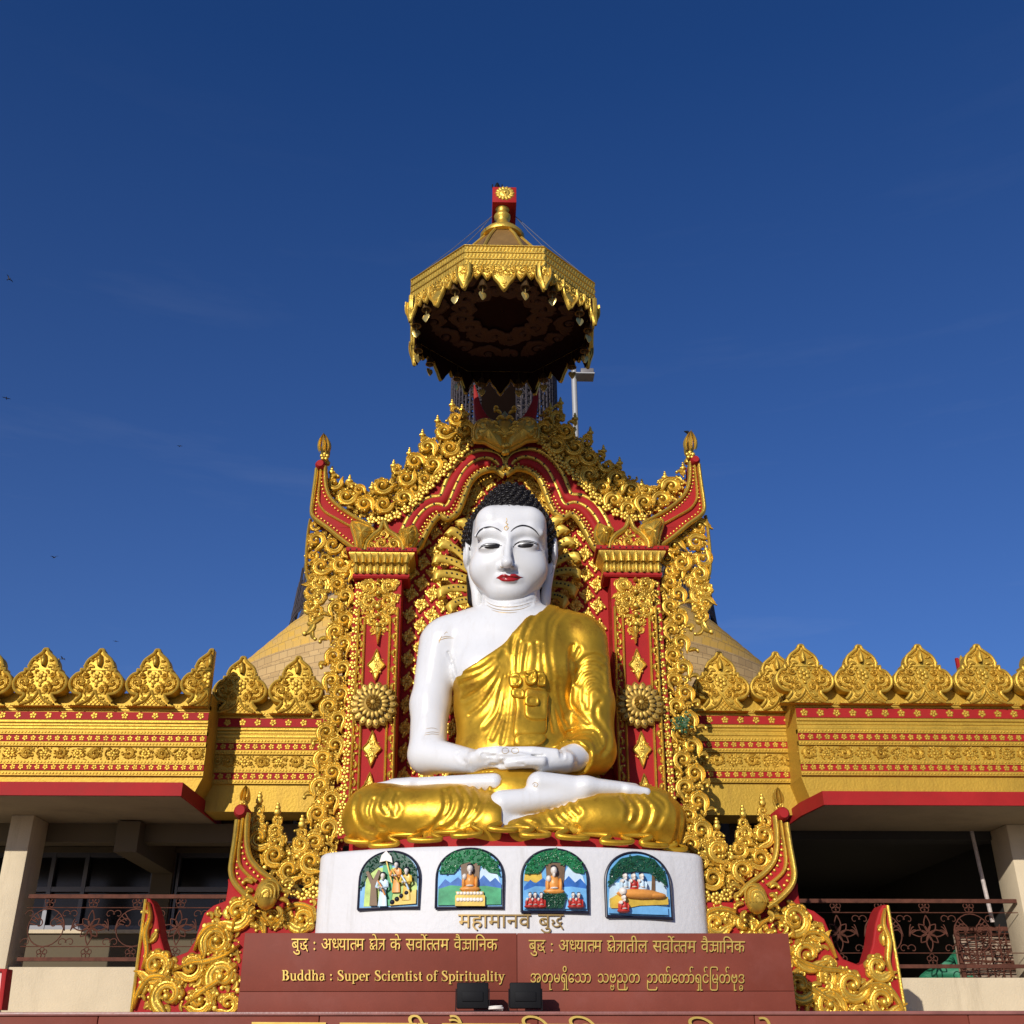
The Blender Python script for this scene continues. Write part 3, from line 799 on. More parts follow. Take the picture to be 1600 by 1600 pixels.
# pilasters
FILL = mat('shadow_red_recess', (.20, .016, .012), .6)
for s in (0, 1):
    Y = YPIL
    shaft_px = ipt([(330, 150), (527, 150), (480, 1500), (245, 1500)], *k6)
    q = MB(); slab(q, W(shaft_px, s, Y), Y, YBK + .1, .012)
    pil = q.build('pilaster', RED, shrine, smooth=False)
    edge_px = ipt([(283, 165), (332, 165), (247, 1500), (190, 1500)], *k6)
    q = MB(); slab(q, W(edge_px, s, Y + .06), Y + .06, YBK + .2, .01)
    ed = q.build('flower_strip', RED, pil, smooth=False)
    rel = Relief()
    for i in range(29):
        t = i / 27.0
        c = W(ipt([(303 + (213 - 303) * t, 185 + (1420 - 185) * t)], *k6), s, Y + .06)[0]
        rel.mot(FLW, c, .062, .2 * i, False, .075)
    rel.wall('flower', GOLD, Y + .06, ed)
    # leafy borders and thin gold lines
    rel = Relief(); ln = Relief()
    for (a, b) in (((318, 300), (258, 1480)), ((492, 300), (455, 1480))):
        p = W(ipt([a, b], *k6), s, Y)
        for i, c in enumerate(resample(p, .115)):
            rel.mot(COM[i % 2], c, .062, (2.6 if i % 2 else -2.6) + math.pi, bool(i % 2), .085)
            rel.mot(COM[2], c + np.array([0, .055]), .032, 3.0, bool(i % 2), .05)
    for (a, b) in (((334, 350), (290, 1480)), ((304, 300), (246, 1480)), ((466, 350), (427, 1480)), ((506, 300), (470, 1480))):
        rel.add(*ribbon(W(ipt([a, ((a[0] + b[0]) / 2, (a[1] + b[1]) / 2), b], *k6), s, Y), .018, .04, 5))
    rel.wall('border', GOLD, Y, pil)
    # pendant scroll under the capital
    rel = Relief()
    mid = [(412, 150), (400, 490)]
    dp = [(312, 150), (520, 150), (512, 250), (495, 300), (480, 345), (455, 400), (430, 440), (402, 492), (378, 440), (352, 400), (335, 345), (315, 300), (305, 240)]
    for (u, v, r, a) in ((-55, 190, 44, .4), (-45, 265, 42, 2.8), (-58, 318, 34, .2), (-30, 368, 30, 2.6), (-82, 180, 22, 1), (-88, 250, 22, 2), (-25, 420, 18, .3), (-12, 205, 18, .3)):
        for m_ in (1, -1):
            c = W(ipt([(408 - v * .03 + 5 + u * m_, v)], *k6), s, Y)[0]
            rel.mot(VOL[1 if r > 30 else 0], c, r / 3.333 * px * 1.12, (a if m_ > 0 else -a), (m_ < 0), r / 3.333 * px * .95, .0)
    for (v, r) in ((230, 16), (300, 20), (345, 15), (395, 17), (440, 14), (165, 12)):
        rel.mot(BEAD, W(ipt([(409 - v * .02, v)], *k6), s, Y)[0], r / 3.333 * px, 0, False, .12)
    tp_ = W(ipt([(405, 410), (403, 450), (401, 496)], *k6), s, Y); rel.add(*ribbon(catmull(tp_, 4), np.linspace(.05, .006, 9), .08, 7))
    carpet(rel, W(ipt(dp, *k6), s, Y), .045, 170, 5 + s, w0=0)
    rel.wall('scroll_drop', GOLD, Y, pil)
    # diamonds
    for (u, v, sc) in ((393, 600, 1), (370, 1035, 1.04), (356, 1250, 1.0)):
        rel = Relief(); c = W(ipt([(u, v)], *k6), s, Y)[0]
        o_ = catmull([(0, .235), (.028, .16), (.045, .10), (.07, .06), (.105, .022), (.12, 0)], 4)
        o_ = np.vstack([o_, (o_ * [1, -1])[::-1][1:]]); o_ = np.vstack([o_, (o_ * [-1, 1])[::-1][1:-1]]) * sc
        pl_ = MB(); slab(pl_, o_ + c, 0, .03, .008); v_ = np.concatenate(pl_.v); rel.add(np.c_[v_[:, 0], v_[:, 2], .028 - v_[:, 1]], pl_.f)
        rel.add(*ribbon(np.vstack([o_, o_[:1]]) * .93 + c, .011, .03, 5, .022))
        for k in (0, 2):
            for mm in (True, False): rel.mot(COM[0], c + [.012 * (-1 if mm else 1), .03 * (1 - k)], .055, k * math.pi / 2 + (.25 if mm else -.25), not mm, .04, .026)
        for k in range(4): rel.mot(COM[1], c + np.array([math.cos(k * 1.57 + .78) * .06, math.sin(k * 1.57 + .78) * .10]), .026, k * math.pi / 2 - .8, False, .04)
        rel.mot(FLW, c, .036, 0, False, .07, .02)
        rel.wall('diamond_ornament', GOLD, Y, pil)
    # big round rosette
    c = W(ipt([(382, 810)], *k6), s, Y - .02)[0]; rel = Relief(); dk = Relief()
    R = .285
    ring_ = lathe([(R * 1.0, 0), (R * .98, .05), (R * .6, .10), (R * .3, .16), (0.01, .17)], 36); rel.add(ring_[0] + np.r_[c, 0], ring_[1])
    for i in range(18):
        a = i * 2 * math.pi / 18
        d = dome(.058, .05, 8, 2)
        V = d[0] * [1.75, .92, 1]; V = place(V, (c[0] + math.cos(a) * R * .78, c[1] + math.sin(a) * R * .78), 1, a, False, 1); V[:, 2] += .05; rel.add(V, d[1])
        for rr, ww in ((.93, .092), (.70, .115)):
            dk.mot(BEAD, c + R * rr * np.array([math.cos(a), math.sin(a)]), .011, 0, False, .015, ww - .005)
        V = d[0] * [1.2, .62, 1]; V = place(V, (c[0] + math.cos(a + .17) * R * .52, c[1] + math.sin(a + .17) * R * .52), 1, a + .17, False, 1); V[:, 2] += .10; rel.add(V, d[1])
    for i in range(12):
        a = i * 2 * math.pi / 12; rel.add(*ribbon([c + R * f * np.array([math.cos(a), math.sin(a)]) for f in (.12, .22, .32)], [.008, .02, .022], .05, 5, .155))
    rel.mot(BEAD, c, .045, 0, False, .06, .165)
    ro = rel.wall('rosette', mat('gold_rosette', (.40, .25, .05), .45, .5, .2, 8, spec=.3, dirt=(.12, .07, .02), dirt_amt=.6, dscale=6), Y - .02, pil); dk.wall('stud', STUD, Y - .02, ro)
    # capital: red lip, lotus roll, red cap, pointed pediment
    def prof_box(name, x0px, x1px, y0px, y1px, prof, m, parent):
        """moulding: profile (t, out) swept between two pixel columns and mitred on the ends"""
        a, b = W([(x0px, (y0px + y1px) / 2), (x1px, (y0px + y1px) / 2)], s, Y)
        zt_, zb_ = W([((x0px + x1px) / 2, y0px), ((x0px + x1px) / 2, y1px)], s, Y)[:, 1]
        x0, x1 = min(a[0], b[0]), max(a[0], b[0]); q = MB(); n = len(prof); V = []
        for t_, o in prof:
            z = zb_ + (zt_ - zb_) * t_
            V += [(x0 - o, YBK - .05, z), (x0 - o, Y - o, z), (x1 + o, Y - o, z), (x1 + o, YBK - .05, z)]
        q.add(V, [grid_faces(n, 4, False), np.array([(0, 1, 2, 3)[::-1], (4 * n - 4, 4 * n - 3, 4 * n - 2, 4 * n - 1)])])
        return q.build(name, m, parent, ang=35), (x0, x1, zb_, zt_)
    cap, e = prof_box('capital', 559, 634, 868.4, 899, [(0, .03), (.08, .045), (.3, .055), (.5, .03), (.62, .05), (.8, .095), (.95, .12), (1, .12)], GOLD, pil)
    x0, x1, zb_, zt_ = e; rel = Relief(); h = zt_ - zb_
    n = 8
    for i in range(n):                                       # flutes above, petals below
        x = x0 - .06 + (i + .5) * (x1 - x0 + .12) / n; ww = (x1 - x0 + .12) / n
        zz = np.linspace(.5, .98, 6); rel.add(*ribbon([(x + (x - (x0 + x1) / 2) * .12 * (t_ - .5), zb_ + h * t_) for t_ in zz], [ww * .42, ww * .45, ww * .45, ww * .44, ww * .42, ww * .3], .07, 7, .055))
        rel.add(*ribbon([(x, zb_ + h * t_) for t_ in np.linspace(.0, .46, 6)], [ww * .2, ww * .42, ww * .46, ww * .46, ww * .4, ww * .1], .075, 7, .02))
    rel.wall('lotus_petals', GOLD, Y, cap)
    prof_box('cap_lip', 557, 634, 899, 905, [(0, .03), (.4, .05), (1, .05)], RED, cap)
    cb, e = prof_box('cap_band', 558, 636, 861.6, 868.2, [(0, .12), (.2, .14), (1, .14)], RED, cap)
    x0, x1, zb_, zt_ = e; rel = Relief()
    for x in np.linspace(x0 - .08, x1 + .08, 11): rel.mot(BEAD, (x, (zb_ + zt_) / 2), .014, 0, False, .02, .138)
    rel.wall('stud', STUD, Y, cb)
    og = ipt([(482, 985), (492, 930), (540, 872), (592, 832), (622, 766), (652, 832), (720, 880), (758, 930), (768, 985)], *k2)
    og = [(482 / 4.444 + 460, 985 / 4.444 + 640)] + og[1:]
    Yp = Y - .10
    oc = catmull(W(og, s, Yp), 5)
    q = MB(); slab(q, oc, Yp, Y + .3, .012); pe = q.build('pediment', RED, cap, smooth=False)
    rel = Relief(); ctr = W(ipt([(625, 940)], *k2), s, Yp)[0]
    inn = ctr + (oc - ctr) * .93
    rel.add(*ribbon(inn, .035, .06, 7)); rel.add(*ribbon(ctr + (oc - ctr) * .80, .016, .04, 5))
    carve(rel, ctr + (oc - ctr) * .80, [.10, .07, .045, .028], 9 + s, lambda x, y: 1.2, .82, .7, 2500)
    rel.wall('pediment_scroll', GOLD, Yp, pe)
    for nm, sh in (('shell_leaf', [(400, 800), (450, 795), (540, 830), (545, 870), (500, 930), (480, 985), (440, 975), (425, 900)]),
                   ('shell_leaf', [(738, 850), (780, 838), (832, 820), (850, 880), (835, 930), (800, 970), (768, 960), (755, 905)])):
        p = catmull(W(ipt(sh, *k2), s, Yp + .02), 5, True); c = p.mean(0); rel = Relief()
        n = len(p); V = [np.r_[c, .16]]; F = []
        for f, hh in ((1, 0), (.96, .05), (.7, .12), (.35, .155)): V += [np.r_[c + (a - c) * f, hh + .012 * math.sin(i * 1.5)] for i, a in enumerate(p)]
        F = [np.array([(1 + r * n + i, 1 + r * n + (i + 1) % n, 1 + (r + 1) * n + (i + 1) % n, 1 + (r + 1) * n + i) for r in range(3) for i in range(n)]), np.array([(1 + 3 * n + i, 1 + 3 * n + (i + 1) % n, 0) for i in range(n)])]
        rel.add(V, F); rel.add(*ribbon(np.vstack([p, p[:1]]), .03, .06, 5))
        rel.wall(nm, GOLD, Yp + .02, pe)

# halo of curled gold bands round the head
HALO = mat('gold_halo', (.74, .49, .075), .46, .4, .1, 3, spec=.3)
rolls = [((400, 480), (470, 640)), ((310, 560), (445, 660)), ((235, 660), (445, 770)), ((190, 780), (452, 845)), ((195, 910), (462, 925)), ((225, 1050), (470, 1000)), ((310, 1170), (480, 1085))]
rollsR = [((1165, 465), (1100, 600)), ((1210, 540), (1110, 650)), ((1265, 640), (1120, 715)), ((1320, 765), (1115, 810)), ((1325, 900), (1110, 880)), ((1295, 1040), (1105, 960)), ((1215, 1130), (1100, 1050))]
YH = YBK - .22
hl_t = []
for s, rs in ((0, rolls), (1, rollsR)):
    for (o, i) in rs:
        halo = MB(); sth = MB()
        po = P(o[0] / 5 + 640, o[1] / 5 + 720, YH)[[0, 2]]; pi = P(i[0] / 5 + 640, i[1] / 5 + 720, YH)[[0, 2]]
        d = pi - po; L = np.linalg.norm(d); d /= L; nn = np.array([-d[1], d[0]]); sg = 1 if s == 0 else -1
        pi = pi + d * .25
        # band: curls over at its outer end (a roll), lies slightly bowed towards the head
        sec = [(.30 * L, .10), (.12 * L, .13)] 
        path = [(L + .25, -.05), (L * .75, .03), (L * .45, .06), (L * .22, .085)]
        for a in np.linspace(.5 * math.pi, 2.05 * math.pi, 12): path.append((L * .10 + .0 + .062 * math.cos(a) * 1.0, .03 + .062 * math.sin(a)))
        path = catmull(path, 3); wd = .058
        n = len(path); V = []
        for j, (a, b) in enumerate(path):
            bow = .045 * math.sin(min(1, a / L) * math.pi) * sg
            wq = wd * (1.0 if a > .1 else .95 + .35 * max(0, math.sin((j / n) * 3.1)))
            for t_, dz in ((-1, -.02), (-.9, .0), (0, .012), (.9, .0), (1, -.02)):
                c = po + d * a + nn * (bow + wq * t_); V.append((c[0], YH - b - dz, c[1]))
        halo.add(V, grid_faces(n, 5, False))
        c = po + d * L * .10
        V, F = tube([(c[0] + nn[0] * t_ * wd * 1.25, YH - .03, c[1] + nn[1] * t_ * wd * 1.25) for t_ in (-1, -.8, 0, .8, 1)], [.03, .05, .058, .05, .03], 12); halo.add(V, F)
        for t_ in (.35, .5, .65, .8):
            c = po + d * (L * t_) + nn * .05 * math.sin(t_ * math.pi) * sg
            b = dome(.016, .02, 6, 2); yb = np.interp(t_ * L, [q_[0] for q_ in path[::-1][-10:]] if False else [L * .22, L * .45, L * .75, L + .25], [.085, .06, .03, -.05])
            sth.add(onwall(b[0] + np.r_[c, yb + .01], YH), b[1])
        ha = halo.build('halo_ribbon', HALO, shrine, ang=60); sth.build('stud', STUD, ha)


# horns
H_out = [(435, 980), (330, 905), (230, 822), (150, 765), (122, 722), (126, 650), (146, 500), (156, 415), (150, 392), (165, 378), (188, 374), (212, 382), (220, 410), (218, 480), (222, 540), (245, 605), (300, 668), (400, 738), (545, 812), (560, 850)]
H_e1 = H_out[:8]; H_e2 = [(216, 400), (216, 480), (222, 540), (245, 605), (300, 668), (400, 738), (540, 815)]
H_m = [(188, 385), (180, 470), (168, 600), (175, 660), (215, 715), (300, 765), (400, 820)]
def horn(hout, e1, e2, em, kk, s, Y, curl, parent, r=1.0):
    p = catmull(W(ipt(hout, *kk), s, Y), 3, True)
    q = MB(); slab(q, p, Y, Y + .28 * r, .03 * r); ho = q.build('horn', RED, parent)
    rel = Relief()
    for ln, wd, h in ((e1, .032, .06), (e2, .030, .06), (em, .020, .05)):
        c = catmull(W(ipt(ln, *kk), s, Y), 4); rel.add(*ribbon(c, wd * r, h * r, 7))
    for ln, o in ((e1, -.058), (e2, -.055)):
        c = catmull(W(ipt(ln, *kk), s, Y), 4); t = np.gradient(c, axis=0); t /= np.linalg.norm(t, axis=1, keepdims=True)
        studs(rel, c + np.stack([-t[:, 1], t[:, 0]], 1) * o * r * (1 if s == 0 else -1), .06 * r, .018 * r, 0, .03 * r)
    rel.wall('gold_line', GOLD, Y, ho)
    c = W(ipt([curl], *kk), s, Y)[0]
    q = MB(); V, F = tube([(c[0], Y - .10 * r, c[1]), (c[0], Y - .05 * r, c[1]), (c[0], Y + .26 * r, c[1])], [.05 * r, .075 * r, .075 * r], 14); q.add(V, F)
    q.build('curl', RED, ho)
    return ho
def bud(base, top, Y, parent, sc=1.0):
    """flame bud: a flower, then tall cupped leaves"""
    b, t_ = base, top; H = t_[1] - b[1]; lean = (t_[0] - b[0]) / H
    q = MB(); c = np.array([b[0], Y + .10, b[1]])
    V, F = lathe([(.02, 0), (.16, .02), (.19, .10), (.12, .20), (.10, .27), (.17, .38), (.19, .50), (.16, .68), (.09, .85), (.015, 1.0)], 14)
    V = V * [H * .85, H * .7, H]; V[:, 0] += V[:, 2] * lean; q.add(V + c, F)
    rel = Relief()
    for k in range(5):
        d = dome(.075 * H, .05, 8, 2); a = k * 1.2566 + 1.57
        rel.add(d[0] + np.r_[b[0] + math.cos(a) * .095 * H, b[1] + .13 * H + math.sin(a) * .095 * H, .10 * H], d[1])
    rel.mot(BEAD, (b[0], b[1] + .13 * H), .05 * H, 0, False, .06, .12 * H)
    for sg in (1, -1, 0):
        u = np.linspace(0, 1, 9)
        xx = b[0] + lean * (.3 + .66 * u) * H + sg * H * .165 * np.sin(math.pi * (.25 + .75 * u)) ** .8
        rel.add(*ribbon(np.c_[xx, b[1] + (.30 + .68 * u) * H], H * (.06 * np.sin(math.pi * np.clip(u * .85 + .15, 0, 1)) + .008), .07, 5, .07 * H if sg else .12 * H))
    q.add(onwall(np.concatenate(rel.v), Y), rel.f)
    return q.build('bud_finial', GOLD, parent)
for s in (0, 1):
    ho = horn(H_out, H_e1, H_e2, H_m, k2, s, YFIL - .12, (183, 393), shrine)
    bp = [(507.5, 722), (507, 681)] if s == 0 else [(1078, 720), (1078, 677)]
    b = pts(bp, YFIL - .12); bud(b[0], b[1], YFIL - .12, ho)
    if s:                                                   # the right bud ends in a bent tip
        q = MB(); p = P(1079, 681, YFIL); e_ = P(1069, 674, YFIL)
        q.add(*tube([p, (p + e_) / 2 + [0, 0, .03], e_], [.03, .025, .008], 7)); q.build('bent_tip', DARK, ho)

# openwork crest above the arch
crest_px = ipt([(400, 735), (300, 665), (245, 600), (225, 545), (235, 500), (262, 430), (300, 480), (385, 495), (450, 530), (540, 545), (570, 490), (655, 470), (690, 385), (785, 370), (800, 300), (865, 290), (890, 175), (912, 212), (975, 200), (995, 78), (1010, 112), (1070, 100)], *k2) + \
    [(700, 652), (706.5, 632), (713, 648), (730, 640), (738, 655), (747, 690)] + ipt([(1240, 190), (1185, 260), (1105, 345), (1025, 430), (945, 515), (865, 600), (775, 690), (655, 740), (535, 760)], *k2)
flw_px = ipt([(535, 765), (595, 770), (655, 752), (715, 730), (775, 692), (825, 647), (865, 607), (905, 562), (945, 525), (985, 482), (1025, 440), (1065, 396), (1105, 352), (1150, 310), (1186, 270), (1226, 230)], *k2)
for s in (0, 1):
    poly = W(crest_px, s, YFIL); cen = pts([(790, 900)], YFIL)[0]
    rel = Relief()
    fl_ = lambda x, y: math.atan2(y - cen[1], x - cen[0]) - 1.57 + (.5 if s == 0 else -.5)
    carve(rel, poly, [.155, .125, .095, .07, .048, .035], 21 + s, fl_, .86, .72, 12000, 0, 1.25)
    carpet(rel, poly, .065, 700, 22 + s, fl_, -.07)
    carve(rel, poly, [.12, .08], 31 + s, None, .95, .8, 3000, -.16, 1.1)        # a second, deeper layer
    tips = ipt([(262, 430), (385, 490), (540, 540), (690, 385), (800, 300), (890, 172), (995, 75)], *k2) + [(706.5, 632), (722, 640)]
    for c in W(tips, s, YFIL):
        rel.mot(COM[0], c - [0, .13], .075, .3 if s else -.3, bool(s), .1); rel.mot(COM[1], c - [.03, .14], .07, -.5, True, .1); rel.mot(COM[1], c - [-.03, .14], .07, .5, False, .1)
        for dz, r in ((-.02, .04), (.03, .026), (.065, .016)): rel.mot(BEAD, c + [0, dz], r, 0, False, r * 1.2, .02)
    cr = rel.wall('openwork_crest', GOLD, YFIL, shrine)
    q = MB()
    rel = Relief()
    for i, c in enumerate(W(flw_px, s, YFIL - .03)): rel.mot(FLW, c, .075, .4 * i, False, .085)
    rel.wall('small_rosettes', GOLD, YFIL - .03, cr)
    red_px = A_out[:16] + ipt([(1440, 150), (1290, 190), (1225, 230), (1150, 305), (1065, 390), (985, 475), (905, 555), (825, 640), (715, 725), (600, 765), (545, 800)], *k2)
    q = MB(); slab(q, W(red_px, s, YFIL), YFIL + .04, YFIL + .3); q.build('crest_backing', RED, cr, smooth=False)
# the leaf pair, dark boss and horns at the apex
rel = Relief()
for s in (0, 1):
    lf = [(787, 704), (772, 700), (757, 692), (742, 690), (741, 676), (746, 662), (757, 657), (770, 660), (781, 668), (787, 678)]
    p = catmull(W(lf, s, YARC - .1), 4, True); c = p.mean(0)
    n = len(p); V = [np.r_[c, .14]]
    for f, hh in ((1, 0), (.93, .06), (.6, .12)): V += [np.r_[c + (a - c) * f, hh + .01 * math.sin(i * 1.3)] for i, a in enumerate(p)]
    rel.add(V, [np.array([(1 + r * n + i, 1 + r * n + (i + 1) % n, 1 + (r + 1) * n + (i + 1) % n, 1 + (r + 1) * n + i) for r in range(2) for i in range(n)]), np.array([(1 + 2 * n + i, 1 + 2 * n + (i + 1) % n, 0) for i in range(n)])])
    for (u, v, r, a) in ((757, 670, .13, .5), (772, 682, .10, 2.2), (752, 683, .08, 1.5)): rel.mot(VOL[0], W([(u, v)], s, YARC - .1)[0], r, a, bool(s), .1, .09)
    rel.add(*ribbon(np.vstack([p, p[:1]]), .03, .06, 5))
    for y in (706, 716): rel.mot(BEAD, W([(787.5, y)], s, YARC)[0], .05, 0, False, .08, .05)
ap = rel.wall('apex_leaves', GOLD, YARC - .1, shrine)
q = MB(); c = pts([(789, 690), (789, 650)], YARC - .12)
V, F = lathe([(.02, 0), (.15, .05), (.19, .2), (.15, .36), (.06, .5), (.01, .58)], 18, (c[0][0], YARC - .02, c[0][1])); q.add(V, F)
rel = Relief()
for k in range(6):
    for sg in (1, -1): rel.mot(COM[k % 3], (c[0][0] + sg * .05 * (k % 3), c[0][1] + .06 + .09 * k), .11 - .01 * k, -sg * (.9 - .1 * k), sg < 0, .12, .18)
q.add(onwall(np.concatenate(rel.v), YARC), rel.f); q.build('apex_boss', GOLD, ap)
for s in (0, 1):
    hp = [(752, 668), (745, 655), (741, 635), (740, 612), (741, 600), (746, 612), (752, 632), (761, 648), (770, 658), (766, 668)]
    p = catmull(W(hp, s, YFIL - .1), 4, True); q = MB(); slab(q, p, YFIL - .1, YFIL + .12, .02); q.build('apex_horn', REDD, ap)

# side openwork: wing under the horn, hanging pendant, and the long strip beside the pilaster
wing_px = ipt([(115, 765), (98, 850), (80, 1000), (80, 1130), (98, 1205), (150, 1225), (240, 1215), (300, 1180), (420, 1150), (418, 985), (330, 915), (240, 840), (165, 785)], *k2)
pend = ipt([(175, 1215), (120, 1260), (165, 1300), (115, 1360), (160, 1400), (140, 1445), (150, 1500)], *k2)
strip_px = ipt([(215, 120), (205, 400), (185, 700), (160, 950), (130, 1250), (105, 1520)], *k6)
for s in (0, 1):
    rel = Relief()
    carve(rel, W(wing_px, s, YFIL), [.145, .115, .085, .06, .042], 41 + s, lambda x, y: .8 if s == 0 else 2.4, .86, .72, 7000, 0, 1.2)
    carpet(rel, W(wing_px, s, YFIL), .06, 130, 43 + s, None, -.05)
    edge_ = catmull(W(ipt([(112, 765), (97, 850), (84, 1000), (84, 1130), (102, 1200)], *k2), s, YFIL), 4); rel.add(*ribbon(edge_, .025, .05, 5))
    wgp = rel.wall('side_openwork', GOLD, YFIL, shrine)
    rel = Relief(); pp = W(pend, s, YFIL)
    for i, c in enumerate(pp[:-1]):
        rel.mot(VOL[i % 3], c, .165 - .014 * i, 1.2 + i * 2.4, bool((i + s) % 2), .13)
        rel.mot(COM[i % 3], c + [.1 * (-1) ** i, -.06], .09, 2.4 * (-1) ** i, bool(i % 2), .09)
        rel.mot(COM[(i + 1) % 3], c - [.1 * (-1) ** i, .02], .08, -1.8 * (-1) ** i, not i % 2, .09)
    rel.mot(COM[1], pp[-2] - [0, .04], .13, math.pi, bool(s), .12); rel.mot(COM[1], pp[-2] - [0, .16], .09, math.pi - .3, not s, .1)
    rel.wall('pendant', GOLD, YFIL, wgp)
    rel = Relief(); p = catmull(W(strip_px, s, YFIL), 6)
    st_poly = W(ipt([(165, 110), (275, 110), (278, 400), (255, 700), (225, 1000), (205, 1300), (190, 1600), (20, 1600), (70, 1300), (105, 1000), (135, 700), (155, 400)], *k6), s, YFIL)
    rs = resample(p, .175)
    for i, c in enumerate(rs):
        sg = -1 if i % 2 else 1
        rel.mot(VOL[i % 3], c + [sg * .055 * (1 + i / 60), 0], .128 + .0012 * i, (1.0 if sg > 0 else -1.0) + (0 if s == 0 else .2), sg < 0, .15)
        rel.mot(COM[i % 3], c + [-sg * .14, .05], .085, sg * .9, sg > 0, .11)
        rel.mot(COM[(i + 1) % 3], c + [sg * .17, -.10], .07, -sg * 1.2, sg < 0, .10)
    carpet(rel, st_poly, .058, 520, 51 + s, lambda x, y: .5 if s == 0 else -.5, -.04, .3)
    rel.wall('scroll_strip', GOLD, YFIL, shrine)
    q = MB(); slab(q, W(ipt([(250, 150), (300, 150), (215, 1560), (150, 1560)], *k6), s, YFIL + .12), YFIL + .12, YFIL + .22); q.build('strip_backing', REDD, shrine, smooth=False)
    # the plain dark core the openwork is fixed to, further back
q = MB()
core = pts([(585, 1500), (585, 800), (640, 760), (690, 700), (745, 670)] + mir([(745, 670), (690, 700), (640, 760), (585, 800), (585, 1500)]), YBK + .55)
slab(q, core, YBK + .52, YBK + 1.2); q.build('core_wall', REDD, shrine, smooth=False)
